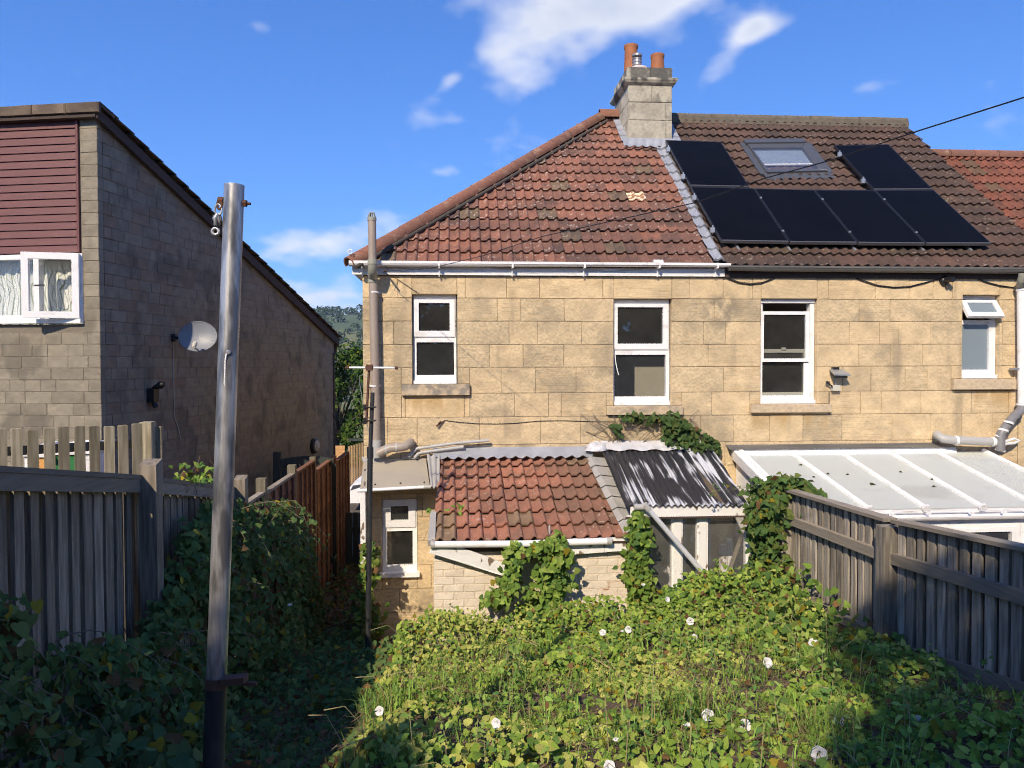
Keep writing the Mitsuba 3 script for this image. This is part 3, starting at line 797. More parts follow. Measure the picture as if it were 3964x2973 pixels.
# pots
pz = cz(262)
def pot(px0, px1, pyt, y, z0, key='pot'):
    a, b = onY(px0, pyt, y), onY(px1, pyt, y); cx = (a[0] + b[0]) / 2; r = (b[0] - a[0]) / 2; h = a[2] - z0
    put(ch + '__' + key, MB().lathe([cx, y, z0], [0, 0, 1], [(0, r * 1.02), (h * .55, r * .98), (h - .07, r * .9), (h - .055, r * 1.0), (h - .005, r * 1.02), (h, r * .98), (h, r * .8), (h - .25, r * .75)], 20), 'm_terracotta', smooth=True)
pot(2416, 2469, 176, CYF + .72, pz - .02)
pot(2519, 2571, 212, CYF + .42, pz - .02)
a = onY(2466, 212, CYF + .3)
m = MB().lathe([a[0], a[1], pz - .02], [0, 0, 1], [(0, .07), (a[2] - pz - .06, .07)], 14)
for i in range(5):
    z = pz + .08 + i * (a[2] - pz - .06) / 5
    m.lathe([a[0], a[1], z], [0, 0, 1], [(0, .07), (.008, .082), (.018, .082), (.022, .07)], 14)
m.lathe([a[0], a[1], a[2] - .03], [0, 0, 1], [(0, .085), (.03, .085), (.035, .06)], 14)
put(ch + '__flue_cowl', m, 'm_alu', smooth=False)
v_, f_ = MB().grid(A([[[math.cos(t) * math.cos(e), math.sin(t) * math.cos(e), math.sin(e)] for e in np.linspace(0, PI / 2, 7)] for t in np.linspace(0, 2 * PI, 19)])).get()
dm = v_ * [.22, .34, .17] * (1 + .25 * (meshkit.noise(v_ * 2.3)[:, None] - .5)) + [chx0 + .22, CYF + .38, pz - .03]
put(ch + '__mortar_flaunching', (dm, f_), 'm_render_pale', smooth=True)
# lead at the foot of the chimney
m = MB()
fz = lambda y: rz - (RY - y) * math.tan(SL)
xs = np.linspace(chx0 - .1, chx1 + .08, 22)
bot = A([[x, CYF - .13 - .02 * math.sin(x * 46), fz(CYF - .13) + .03 + .012 * math.sin(x * 46)] for x in xs]); tp = A([[x, CYF - .006, fz(CYF) + .09] for x in xs])
m.grid(np.stack([bot, tp]).transpose(1, 0, 2))
put(house + '__roof__lead_apron', m, 'm_lead', smooth=True)
for sx_, wd in ((chx0, -.11), (chx1, .16)):
    for i in range(4):
        ya, yb_ = CYF - .02 + i * .16, CYF + .17 + i * .16
        zc = lambda y: fz(min(y, RY)) + .05
        q = [[sx_ + wd, ya, zc(ya)], [sx_, ya, zc(ya) + .012], [sx_, yb_, zc(yb_)], [sx_ + wd, yb_, zc(yb_) - .01]]
        put(house + '__roof__lead_sheet', MB().add(q, [[0, 1, 2, 3]]), 'm_lead', rr())

# ------------------------------------------------------------------ roof window and solar panels
OFF = .10
img2 = lambda x, y: (2400 + x / 1.4143, 450 + y / 1.4143)
def roof_quad(pts, off):
    return [onR(*img2(*p), off) for p in pts]
rw = house2 + '__roof_window'
o4 = roof_quad([(805, 305), (1140, 296), (1012, 132), (690, 136)], OFF)
g4 = roof_quad([(812, 288), (1085, 284), (1000, 168), (722, 170)], OFF)
for i in range(4):
    j = (i + 1) % 4
    put(rw + '__frame', MB().slab([o4[i], o4[j], g4[j] - RN * .01, g4[i] - RN * .01], RN, .09, .006), 'm_window_metal')
put(rw + '__frame', MB().slab([p + RN * .02 for p in roof_quad([(690, 150), (1022, 146), (1008, 126), (676, 130)], OFF)], RN, .1, .012), 'm_window_metal')
put(rw + '__pane', MB().add([p - RN * .02 for p in g4], [[0, 1, 2, 3]]), 'm_glass')
b4 = [g4[0] + (g4[3] - g4[0]) * .34, g4[1] + (g4[2] - g4[1]) * .34, g4[2], g4[3]]
put(rw + '__blind', MB().slab([p - RN * .06 for p in b4], RN, .004), 'm_blind')
put(rw + '__blind_rail', MB().slab([p - RN * .045 for p in [b4[0] - RV * .03, b4[1] - RV * .03, b4[1], b4[0]]], RN, .02), 'm_upvc')
put(rw + '__well', MB().slab([p - RN * .10 for p in g4], RN, .004), 'm_solar')
fl = [o4[0] - U * .05, o4[0] - U * .03 - RV * .15, o4[1] + U * .1 - RV * .15, o4[1] + U * .03]
xs = np.linspace(0, 1, 40)
wv = lambda a, b, l, am: A([a + (b - a) * s + RN * (l + am * math.sin(s * 44)) for s in xs])
m = MB(); m.grid(np.stack([wv(fl[1] - RN * .05, fl[2] - RN * .05, 0, .016), wv(fl[0] - RN * .03, fl[3] - RN * .03, 0, .002)]).transpose(1, 0, 2))
put(rw + '__flashing', m, 'm_window_metal', smooth=True)
for e4 in ([o4[0] - U * .10, o4[0], o4[3], o4[3] - U * .10], [o4[1], o4[1] + U * .10, o4[2] + U * .1, o4[2]]):
    put(rw + '__flashing', MB().slab([p - RN * .03 for p in e4], RN, .07), 'm_window_metal')

SP = [([(385, 380), (710, 387), (553, 140), (248, 130)], 'black solar panel above the row, beside the lead strip on the left'),
      ([(1388, 402), (1713, 400), (1470, 153), (1170, 160)], 'black solar panel above the row, to the right of the roof window'),
      ([(555, 682), (926, 688), (733, 394), (385, 385)], 'black solar panel at the left end of the bottom row, beside the lead strip'),
      ([(930, 689), (1301, 693), (1061, 403), (735, 395)], 'black solar panel second from the left in the bottom row'),
      ([(1305, 694), (1673, 697), (1391, 404), (1063, 403)], 'black solar panel third from the left in the bottom row, below the roof window'),
      ([(1677, 697), (2035, 697), (1717, 404), (1393, 404)], 'black solar panel at the right end of the bottom row')]
for i, (q, lb) in enumerate(SP):
    p = thing('solar_panel', lb, 'solar panel', 'solar panels on the brown roof')
    q = roof_quad(q, .15)
    c = sum(q) / 4
    q = [c + (x - c) * .994 for x in q]
    put(p + '__glass', MB().slab([c + (x - c) * .975 for x in q], RN, .02), 'm_solar')
    for k in range(4):
        j = (k + 1) % 4
        ins = lambda x: c + (x - c) * .972
        put(p + '__frame', MB().slab([q[k] + RN * .003, q[j] + RN * .003, ins(q[j]) + RN * .003, ins(q[k]) + RN * .003], RN, .04, .002), 'm_solar_frame' if k else 'm_panel_edge')
    if i in (0, 1, 2):
        for s in (.2, .8):
            e = q[0] + (q[3] - q[0]) * s
            put(p + '__clamp', MB().box(e[0] - .06, e[0] - .005, e[1] - .02, e[1] + .02, e[2] - .05, e[2] + .02).box(e[0] - .035, e[0] - .02, e[1] - .008, e[1] + .008, e[2] + .021, e[2] + .05), 'm_zinc')
    if i > 2:
        for s in (.18, .8):
            e = q[0] + (q[3] - q[0]) * s + RN * .012
            put(p + '__clamp', MB().box(e[0] - .018, e[0] + .006, e[1] - .015, e[1] + .015, e[2] - .012, e[2] + .008), 'm_zinc')
# mounting rails under the panels
for px_ in (640, 915, 1270, 1640, 1900):
    a = onR(*img2(px_, 715), .05); put(house2 + '__panel_rail', MB().bar(a - RV * .12, a + RV * 1.3, .03, .04, RN), 'm_zinc')

# ------------------------------------------------------------------ next house of the row: lower red roof beyond the verge
house3 = thing('terrace_house', 'red tiled terrace roof beyond the brown roof verge', 'house')
e3 = A([vend0[0] + .0, EY, ez - .72]); r3 = onY(3800, 600, RY)[2]
SL3 = math.atan2(r3 - e3[2] - .05, RY - EY); V3 = A([0, math.cos(SL3), math.sin(SL3)]); N3 = A([0, -math.sin(SL3), math.cos(SL3)])
v0 = vplane(vend0 + A([-.0, 0, 0]), vend1, A([99, 10, 3]))
tile_roof(house3 + '__roof__tile', 'm_tile_far', A([vend1[0] - .2, EY, e3[2]]) + V3 * (GA * 5), U, V3, N3, 3.3, rows_n - 5, GA, TW, .036, [v0, (A([0, RY, 0]), A([0, -1.0, 0])), (A([10.4, 0, 0]), A([-1.0, 0, 0]))])
m = MB(); m.add([[vend1[0], RY, r3 - .08], [vend0[0], EY, e3[2] - .03], [13, EY, e3[2] - .03], [13, RY, r3 - .08]], [[0, 1, 2, 3]]); m.add([[vend1[0], RY, r3 - .08], [13, RY, r3 - .08], [13, 16.6, e3[2]], [vend1[0], 16.6, e3[2]]], [[0, 1, 2, 3]])
put(house3 + '__roof__deck', m, 'm_tile_far', (.8, .8))
for i in range(12):
    x = vend1[0] - .1 + i * .45
    put(house3 + '__roof__ridge_tile', half_round([x, RY, r3 - .02], [x + .44, RY, r3 - .02], .11, [0, 0, 1]), 'm_hip', rr(), smooth=True)
put(house3 + '__wall', MB().box(RX + .022, 13, YW + .02, 16.5, -.6, ez - .75), 'm_stone', (.4, .4))
put(house2 + '__verge_wall', MB().add([[vend0[0], EY + .2, ez - .2], [vend0[0], EY + .2, ez - .9], [vend1[0], RY, r3 - .3], [vend1[0], RY, rz - .1]], [[0, 1, 2, 3]]), 'm_stone_grey', (.6, .5))
# ------------------------------------------------------------------ pipes and fittings on the cottages
YP = YW - .10
def vpipe(key, pts, r, mt, clips=(), clip_mat='m_upvc', cowl=False):
    put(key, MB().tube(pts, r, 16), mt, smooth=True)

sp = house + '__soil_pipe'
pt, pg, pb = onY(1440, 845, YP), onY(1444, 1010, YP), onY(1457, 1722, YP)
put(sp, MB().tube([onY(1444, 1095, YP), pb], .053, 18), 'm_pipe_taupe', smooth=True)
off_ = A([-.012, -.02, 0])
put(sp + '__upper_pipe', MB().tube([onY(1442, 1006, YP - .17), onY(1439.5, 845, YP - .17)], .049, 18), 'm_pipe_taupe', smooth=True)
bz = onY(1443, 1050, YP)
put(sp + '__bend', MB().tube([onY(1442, 1004, YP - .17), onY(1442, 1030, YP - .17), onY(1442.5, 1050, YP - .14), onY(1443, 1068, YP - .03), onY(1444, 1084, YP), onY(1444, 1096, YP)], [.054, .055, .058, .06, .057, .057], 18), 'm_pipe_green', smooth=True)
for y0, y1 in ((1005, 1024), (1080, 1095)):
    y_ = YP - .17 if y0 < 1040 else YP
    put(sp + '__collar', MB().tube([onY(1442.5, y1, y_), onY(1442.5, y0, y_)], .061, 18), 'm_pipe_green', smooth=True)
tc = onY(1439.5, 845, YP - .17)
m = MB().tube([tc - [0, 0, .03], tc + [0, 0, .008]], .056, 18)
for i in range(9):
    t = i / 9 * 2 * PI
    m.bar(tc + [.047 * math.cos(t), .047 * math.sin(t), 0], tc + [.03 * math.cos(t), .03 * math.sin(t), .065], .011, .008, [math.sin(t), -math.cos(t), .3])
m.tube([tc + [0, 0, .06], tc + [0, 0, .068]], .033, 12)
put(sp + '__cage', m, 'm_pipe_green')
for py in (1131, 1494):
    c = onY(1448, py, YP)
    put(sp + '__clip', MB().tube([c - [0, 0, .009], c + [0, 0, .009]], .058, 18).box(c[0] - .075, c[0] + .075, YW - .03, YW - .004, c[2] - .011, c[2] + .011), 'm_upvc')
c = pb
put(sp + '__branch', MB().tube([c + [0, 0, .06], c - [0, 0, .16]], .062, 18), 'm_pipe_grey', smooth=True)
hp = [onY(x, y, YW - .2) for x, y in ((1462, 1757), (1485, 1744), (1510, 1734), (1545, 1731), (1570, 1727))] + [onY(1584, 1716, YW - .16), onY(1588, 1712, YW - .05)]
put(sp + '__toilet_bend', MB().tube(hp, .056, 16), 'm_pipe_taupe', smooth=True)
for x, y in ((1495, 1740), (1535, 1732)):
    a = onY(x, y, YW - .2)
    put(sp + '__collar', MB().tube([a - [.012, 0, 0], a + [.012, 0, 0]], .061, 16), 'm_pipe_grey', smooth=True)
wp = lambda pts, r, key='waste_pipe': put(house + '__' + key, MB().tube([onY(x, y, YW - .09) for x, y in pts], r, 10), 'm_pipe_grey', smooth=True)
wp([(1582, 1768), (1597, 1752), (1612, 1737), (1640, 1733), (1760, 1716), (1893, 1704)], .021)
wp([(1606, 1772), (1618, 1757), (1632, 1752), (1680, 1745), (1795, 1729)], .021)
put(house + '__cable', MB().tube([onY(x, y, YW - .012) for x, y in ((1723, 1627), (1780, 1635), (1850, 1640), (1920, 1641), (2000, 1638), (2080, 1630), (2170, 1628), (2300, 1632), (2385, 1633))], .004, 5), 'm_black', smooth=True)
put(house + '__cable_end', MB().tube([onY(1722, 1627, YW - .01), onY(1690, 1650, YW - .05)], [.006, .014], 6).tube([onY(1708, 1630, YW - .03), onY(1697, 1640, YW - .06)], .008, 5), 'm_rust', smooth=True)

# right cottage: white rainwater pipe, grey bends, wires, lamps
rp = house2 + '__downpipe'
YD = YW - .11
put(rp, MB().tube([onY(3953, 1120, YD), onY(3957, 1562, YD)], .052, 16), 'm_upvc', smooth=True)
put(rp + '__hopper', MB().tube([onY(3960, 1060, YD - .12), onY(3957, 1085, YD - .1), onY(3953, 1105, YD), onY(3953, 1122, YD)], [.05, .058, .06, .058], 14), 'm_pipe_green', smooth=True)
for py in (1122, 1565):
    c = onY(3953, py, YD); put(rp + '__clip', MB().tube([c - [0, 0, .012], c + [0, 0, .012]], .06, 16), 'm_upvc', smooth=True)
c = onY(3936, 1428, YD); put(rp + '__clip', MB().box(c[0] - .05, c[0] + .06, YD - .02, YD + .08, c[2] - .012, c[2] + .012), 'm_zinc')
put(rp + '__bend', MB().tube([onY(3957, 1566, YD), onY(3950, 1590, YD - .02), onY(3925, 1612, YD - .06), onY(3890, 1655, YD - .12), onY(3874, 1680, YD - .14), onY(3872, 1745, YD - .14)], .056, 16), 'm_dark_grey_pipe', smooth=True)
for x, y in ((3905, 1636), (3884, 1665), (3872, 1690), (3872, 1743)):
    c = onY(x, y, YD - .13); put(rp + '__collar', MB().tube([c - [.004, 0, .012], c + [.004, 0, .012]], .062, 16), 'm_upvc', smooth=True)
put(rp + '__soil_branch', MB().tube([onY(3628, 1682, YW - .03), onY(3632, 1688, YW - .14), onY(3650, 1698, YW - .2), onY(3690, 1704, YW - .22), onY(3850, 1710, YW - .22), onY(3872, 1711, YW - .22)], .056, 16), 'm_pipe_grey', smooth=True)
for x, y in ((3700, 1705), (3842, 1710)):
    c = onY(x, y, YW - .22); put(rp + '__collar', MB().tube([c - [.018, 0, 0], c + [.018, 0, 0]], .062, 16), 'm_upvc', smooth=True)
put(house2 + '__waste_pipe', MB().tube([onY(3885, 1712, YW - .2), onY(3925, 1698, YW - .1), onY(3945, 1704, YW - .08), onY(3925, 1716, YW - .1), onY(3890, 1720, YW - .2)], .019, 8), 'm_upvc', smooth=True)
def wires(key, pts):
    for dz in (0, .012):
        put(key, MB().tube([onY(x, y, YW - .015) + [0, 0, dz * (1 if 0 < i < len(pts) - 1 else .2)] for i, (x, y) in enumerate(pts)], .0055, 5), 'm_black', smooth=True)
wires(house2 + '__wire', [(2792, 1052), (2800, 1070), (2820, 1080), (2860, 1095), (2905, 1101), (2950, 1097), (2985, 1084), (3020, 1068)])
wires(house2 + '__wire', [(3285, 1066), (3330, 1085), (3400, 1108), (3460, 1115), (3520, 1112), (3580, 1097), (3640, 1078)])
wires(house2 + '__wire', [(3770, 1075), (3820, 1095), (3870, 1108), (3925, 1114)])
cam = thing('wall_camera', 'round black camera under the grey gutter', 'camera')
c = onY(3652, 1087, YW)
put(cam + '__mount', MB().lathe([c[0], YW - .004, c[2]], [0, -1, 0], [(0, .062), (.03, .062), (.05, .04), (.055, .01)], 16), 'm_black', smooth=True)
put(cam + '__lens_tube', MB().tube([[c[0], YW - .04, c[2] + .005], [c[0] + .045, YW - .14, c[2] + .005]], .036, 12).tube([[c[0] + .03, YW - .02, c[2] - .06], [c[0] + .035, YW - .03, c[2] - .10]], .018, 8), 'm_black', smooth=True)
lp = thing('wall_lamp', 'floodlight with tilted grey hood over a cream sensor beside the sash window', 'lamp')
c = onY(3232, 1440, YW)
put(lp + '__hood', MB().slab([[c[0] - .09, YW - .17, c[2] - .02], [c[0] + .13, YW - .17, c[2] - .03], [c[0] + .085, YW - .03, c[2] + .045], [c[0] - .085, YW - .03, c[2] + .045]], unit([0, -.5, 1]), .025, .006), 'm_zinc')
put(lp + '__knuckle', MB().box(c[0] - .05, c[0] + .03, YW - .06, YW - .001, c[2] + .03, c[2] + .065), 'm_black')
put(lp + '__lamp_face', MB().slab([[c[0] - .075, YW - .15, c[2] - .05], [c[0] + .10, YW - .15, c[2] - .055], [c[0] + .075, YW - .035, c[2] - .0], [c[0] - .075, YW - .035, c[2] + .0]], unit([0, -.5, .9]), .03, .004), 'm_black')
e = onY(3228, 1502, YW)
put(lp + '__bracket', MB().tube([[c[0] - .01, YW - .03, c[2]], [c[0] - .005, YW - .04, e[2] + .04]], .008, 6), 'm_zinc', smooth=True)
put(lp + '__sensor', MB().box(e[0] - .05, e[0] + .055, YW - .07, YW - .001, e[2] - .035, e[2] + .04), 'm_net')
put(lp + '__sensor_arm', MB().tube([[e[0] - .12, YW - .05, e[2] + .075], [e[0] - .06, YW - .06, e[2] + .03], [e[0] - .03, YW - .05, e[2] - .03]], .010, 6).tube([[e[0] - .13, YW - .05, e[2] + .078], [e[0] - .09, YW - .06, e[2] + .068]], .018, 8), 'm_black', smooth=True)

# ------------------------------------------------------------------ tiled kitchen outhouse
oh = thing('outhouse', 'low outhouse of cream painted brick with a red tiled roof', 'outhouse')
YO = 8.12
P = lambda x, y, Y=YO: onY(x, y, Y)
tl, tr, bl, br = onY(1702, 1764, YW - .02), onY(2284, 1764, YW - .02), onY(1672, 2086, YO), onY(2447, 2078, YO)
ev = [tl, tr, br, bl]
zt_, zb_ = (tl[2] + tr[2]) / 2, (bl[2] + br[2]) / 2
OS = math.atan2(zt_ - zb_, YW - YO)
OV0 = A([0, math.cos(OS), math.sin(OS)]); ON = A([0, -math.sin(OS), math.cos(OS)])
sk = ((tl[0] + tr[0]) / 2 - (bl[0] + br[0]) / 2) / ((YW - YO) / math.cos(OS))
OV = unit(OV0 + U * (sk + .02))
OO = A([bl[0], YO, zb_ - .045])
OG = (YW - YO) / math.cos(OS) / 6.85
tile_roof(oh + '__roof__tile', 'm_tile_kitchen', OO - U * .02, U, OV, ON, br[0] - bl[0] + .05, 7, OG, .284, .042,
          [vplane(bl, tl - A([.0, 0, 0]), (bl + tr) / 2), vplane(br, tr, (bl + tr) / 2)], lift=.045, th=.02, x_jit=.006)
m = MB(); m.slab([bl - [0, 0, .05], br - [0, 0, .05], tr - [0, 0, .05], tl - [0, 0, .05]], ON, .08)
put(oh + '__roof__deck', m, 'm_barge')
xs = np.linspace(tl[0] - .08, tr[0] + .02, 46)
m = MB(); m.grid(np.stack([A([[x, YW - .16, zt_ - .005 + .02 * math.sin(x * 44)] for x in xs]), A([[x, YW - .09, zt_ + .035] for x in xs]), A([[x, YW - .006, zt_ + .11] for x in xs])]).transpose(1, 0, 2))
put(oh + '__roof__lead_flashing', m, 'm_lead', smooth=True)
m = MB()
for a, b_ in zip(np.linspace(0, .93, 8)[:-1], np.linspace(0, .93, 8)[1:]):
    pa, pb2 = br + (tr - br) * a, br + (tr - br) * b_
    m.grid(np.stack([A([pa + U * x + ON * h for x, h in ((-.09, .035), (-.03, .075), (.05, .06), (.16, .05))]), A([pb2 + U * x * .95 + ON * (h - .012) for x, h in ((-.09, .035), (-.03, .075), (.05, .06), (.16, .05))])]).transpose(1, 0, 2))
put(oh + '__roof__verge_flashing', m, 'm_flash_grey', smooth=False)
m = MB(); m.slab([br - [.05, 0, .01], br + [.03, .0, -.01], br + (tr - br) * .16 + [.03, 0, 0], br + (tr - br) * .16 - [.04, 0, 0]], ON, .1, .01)
put(oh + '__roof__verge_mortar', m, 'm_flash_grey')
m = MB(); m.slab([bl - [.045, 0, .01], bl + [.035, 0, 0], bl + (tl - bl) * .3 + [.02, 0, 0], bl + (tl - bl) * .3 - [.045, 0, 0]], ON, .08, .01)
put(oh + '__roof__verge_mortar', m, 'm_flash_grey')
a = onY(1652, 1770, YW - .1); b_ = onY(1702, 1770, YW - .1); c = onY(1702, 1900, 9.1); d = onY(1668, 1900, 9.1)
m = MB(); k = np.linspace(0, 1, 13)
m.grid(np.stack([A([a + (b_ - a) * s + [0, 0, .03 + .018 * math.sin(s * 14)] for s in k]), A([d + (c - d) * s + [0, 0, .04 + .018 * math.sin(s * 14)] for s in k])]).transpose(1, 0, 2)[:, ::-1])
put(oh + '__roof__clear_sheet', m, 'm_flash_grey', smooth=True)
# brick front
WF = YO + .10
bx0, bx1 = onY(1678, 2200, WF)[0], onY(2446, 2200, WF)[0]
bz1 = onY(2000, 2108, WF)[2]
course = .0815
zrow = onY(1700, 2050 + 345 / 2.212, WF)[2]
z = zrow + course * math.ceil((bz1 - zrow) / course)
r_ = 0
while z > .45:
    x = bx0 - (0 if r_ % 2 else .115)
    while x < bx1:
        x0, x1 = max(x, bx0), min(x + .2225, bx1)
        z0, z1 = z - course, min(z, bz1 + .02)
        if x1 - x0 > .03 and z1 - z0 > .02:
            q = [[x0 + .005, WF, z0 + .005], [x1 - .005, WF, z0 + .005], [x1 - .005, WF, z1 - .005], [x0 + .005, WF, z1 - .005]]
            dy = R.uniform(-.003, .003)
            put(oh + '__wall__brick', MB().slab([[a_, b__ + dy, c_] for a_, b__, c_ in q], [0, -1, 0], .05, .006, .0022), 'm_brick_peel' if (x0 > bx0 + 1.6 and R.random() < .35) else 'm_brick_cream', rr())
        x += .2225
    z -= course; r_ += 1
put(oh + '__wall', MB().box(bx0, bx1, WF + .007, WF + .2, -.1, bz1 + .05), 'm_joint_cream')
put(oh + '__side_wall', MB().box(bx0 + .001, bx0 + .2, WF + .2, YW - .0, -.1, bz1 + .1).box(bx1 - .2, bx1 - .001, WF + .2, YW, -.1, bz1 + .1), 'm_brick_cream', (.5, .5))
og = [onY(1671, 2108, YO - .05), onY(2366, 2094, YO - .05)]
put(oh + '__gutter', MB().tube([og[0], (og[0] + og[1]) / 2 - [0, 0, .012], og[1]], .036, 14), 'm_upvc', smooth=True)
put(oh + '__gutter_end', MB().tube([og[0] - [.01, 0, 0], og[0] + [.035, 0, 0]], .042, 14).tube([og[1] - [.05, 0, 0], og[1] + [.004, 0, 0]], .042, 14), 'm_pipe_grey', smooth=True)
fa = [onY(2110, 2120, YO + .02), onY(2446, 2088, YO + .02)]
put(oh + '__fascia', MB().hexa([[fa[0][0], YO + .01, fa[1][2] - .165], [fa[1][0], YO + .01, fa[1][2] - .115], [fa[1][0], YO + .01, fa[1][2] + .03], [fa[0][0], YO + .01, fa[1][2] + .02],
    [fa[0][0], YO + .05, fa[1][2] - .165], [fa[1][0], YO + .05, fa[1][2] - .115], [fa[1][0], YO + .05, fa[1][2] + .03], [fa[0][0], YO + .05, fa[1][2] + .02]]), 'm_paint_old')
put(oh + '__eaves_board', MB().box(bx0, fa[0][0], YO + .055, YO + .08, bz1 - .06, bz1 + .09), 'm_barge')
# fascia board that has come loose and hangs across the wall
lb_ = [onY(1660, 2140, YO - .03), onY(1672, 2115, YO - .03), onY(1790, 2121, YO - .02), onY(1900, 2160, YO), onY(1980, 2195, YO + .01), onY(1990, 2241, YO + .02), onY(1920, 2222, YO), onY(1800, 2180, YO - .02)]
put(oh + '__loose_fascia_board', MB().slab(lb_, unit([-.05, -1, .1]), .022, .004), 'm_paint_old')
labels[oh + '__loose_fascia_board'] = {'label': 'split white fascia board hanging loose across the brick'}
put(oh + '__vent_stub', MB().tube([onY(2127, 2034, YO + .06), onY(2127, 2100, YO + .06)], .011, 8), 'm_pipe_grey', smooth=True)

# ------------------------------------------------------------------ clear canopy over the lower window
cp = thing('canopy', 'clear plastic canopy on a white post over the low window', 'canopy')
YC = 9.38
q = [onY(1394, 1893, YC), onY(1664, 1880, YC), onY(1648, 1774, YW - .03), onY(1408, 1780, YW - .03)]
put(cp + '__sheet', MB().slab(q, unit(np.cross(q[1] - q[0], q[3] - q[0])), .012), 'm_poly')
n_ = unit(np.cross(q[1] - q[0], q[3] - q[0]))
m = MB()
for x, y in ((1452, 1876), (1551, 1871), (1642, 1868), (1413, 1820)):
    a = onP(x, y, q[0], n_); m.lathe(a, n_, [(0, .013), (.008, .011), (.012, .003)], 8)
put(cp + '__screw', m, 'm_black')
put(cp + '__gutter', MB().tube([onY(1384, 1900, YC - .02), onY(1668, 1884, YC - .02)], .021, 10), 'm_upvc', smooth=True)
put(cp + '__gutter_end', MB().tube([onY(1640, 1885.5, YC - .02), onY(1668, 1884, YC - .02)], .026, 10), 'm_pipe_grey', smooth=True)
a = onY(1405, 1905, YC)
put(cp + '__post', MB().box(a[0] - .032, a[0] + .03, YC - .03, YC + .03, .1, a[2]), 'm_paint_old')
put(cp + '__side_sheet', MB().box(a[0] + .0, a[0] + .012, YC + .031, YW - .012, .3, a[2] + .12), 'm_poly')
put(cp + '__sealing_tape', MB().slab([onY(1405, 1786, YW - .06), onY(1470, 1790, YW - .08), onY(1485, 1776, YW - .02), onY(1400, 1768, YW - .02)], unit([0, -.3, 1]), .01, .003).slab([onY(1556, 1772, YW - .07), onY(1620, 1774, YW - .07), onY(1624, 1762, YW - .02), onY(1580, 1760, YW - .02)], unit([0, -.3, 1]), .01, .003), 'm_flash_grey')

# ------------------------------------------------------------------ lean-to with corrugated roof
lt = thing('lean_to', 'glazed lean-to with a black corrugated roof streaked with white', 'lean-to')
YL = 8.12
ltl, ltr, lbl, lbr = onY(2322, 1736, YW - .02), onY(2752, 1734, YW - .02), onY(2420, 1957, YL), onY(2896, 1958, YL)
nu, nv = 241, 12
s_, t_ = np.meshgrid(np.linspace(0, 1, nu), np.linspace(0, 1, nv), indexing='ij')
Pm = lbl + s_[..., None] * (lbr - lbl) + t_[..., None] * (ltl - lbl) + (s_ * t_)[..., None] * (ltr - ltl - lbr + lbl)
Pm = Pm + A([0, 0, 1]) * (.013 * np.cos(s_ * 2 * PI * 20) + np.where(t_ > .545, .012, 0) + .006 * meshkit.noise(np.stack([s_ * 9, t_ * 7, s_ * 0], -1)))[..., None]
put(lt + '__roof', MB().grid(Pm), 'm_corrugated', smooth=True)
v_, f_ = MB().grid(Pm - A([0, 0, .006])).get(); put(lt + '__roof_lining', (v_, f_[:, ::-1]), 'm_barge', smooth=True)
xs = np.linspace(0, 1, 40)
m = MB(); bump = lambda s, k: .012 * math.sin(s * 31 + k)
m.grid(np.stack([A([ltl + (ltr - ltl) * s + [0, -.17, -.005 + bump(s, 0)] for s in xs]), A([ltl + (ltr - ltl) * s + [0, -.08, .05 + bump(s, 2)] for s in xs]), A([ltl + (ltr - ltl) * s + [0, -.005, .10] for s in xs])]).transpose(1, 0, 2))
put(lt + '__foil_flashing', m, 'm_foil', smooth=True)
v_, f_ = MB().grid(A([[[math.cos(t) * math.cos(e), math.sin(t) * math.cos(e), math.sin(e)] for e in np.linspace(0, PI / 2, 7)] for t in np.linspace(0, 2 * PI, 17)])).get()
c = onY(2308, 1722, YW - .1)
put(lt + '__foil_flashing', (v_ * [.15, .12, .11] * (1 + .4 * (meshkit.noise(v_ * 4)[:, None] - .5)) + c - [0, 0, .07], f_), 'm_foil', smooth=True)
lz = lbl[2]
fx0, fx1 = onY(2440, 1970, YL + .04)[0], onY(2897, 1970, YL + .04)[0]
put(lt + '__fascia', MB().box(fx0, fx1, YL + .03, YL + .055, lz - .135, lz - .02), 'm_paint_old')
put(lt + '__fascia_lip', MB().box(fx0 - .05, fx1, YL + .024, YL + .06, lz - .155, lz - .135), 'm_barge')
YG = YL + .12
posts = [(2430, 2456), (2600, 2643), (2698, 2741), (2887, 2906)]
for a_, b__ in posts:
    xa, xb = onY(a_, 2050, YG)[0], onY(b__, 2050, YG)[0]
    m = MB().box(xa, xb, YG, YG + .07, .5, lz - .14)
    m.box(xa + .02, xb - .02, YG - .016, YG - .0, .5, lz - .15)
    put(lt + '__post', m, 'm_paint_old')
for (a_, b__) in ((2456, 2600), (2643, 2698), (2741, 2887)):
    xa, xb = onY(a_, 2050, YG)[0], onY(b__, 2050, YG)[0]
    pane(lt + '__pane', xa, xb, .8, lz - .15, YG + .03, 'm_glass_dirty')
put(lt + '__sill_wall', MB().box(fx0, fx1, YG + .0, YG + .1, -.1, .8), 'm_brick_cream')
m = MB()
for a_, b__ in ((2790, 2818), (2818, 2840)):
    xa, xb = onY(a_, 2150, 9.0)[0], onY(b__, 2150, 9.0)[0]; m.box(xa, xb - .01, 9.0, 9.06, .05, onY(2800, 2110 if a_ < 2800 else 2090, 9.0)[2])
m.box(onY(2643, 2100, 9.1)[0], onY(2655, 2100, 9.1)[0], 9.1, 9.15, .05, 2.0); m.box(onY(2741, 2100, 9.1)[0], onY(2752, 2100, 9.1)[0], 9.1, 9.15, .05, 2.0)
put(lt + '__inner_frame', m, 'm_paint_old')
put(lt + '__inner_door', MB().box(onY(2460, 2100, 9.3)[0], onY(2580, 2100, 9.3)[0], 9.3, 9.34, .05, 1.72), 'm_pipe_grey')
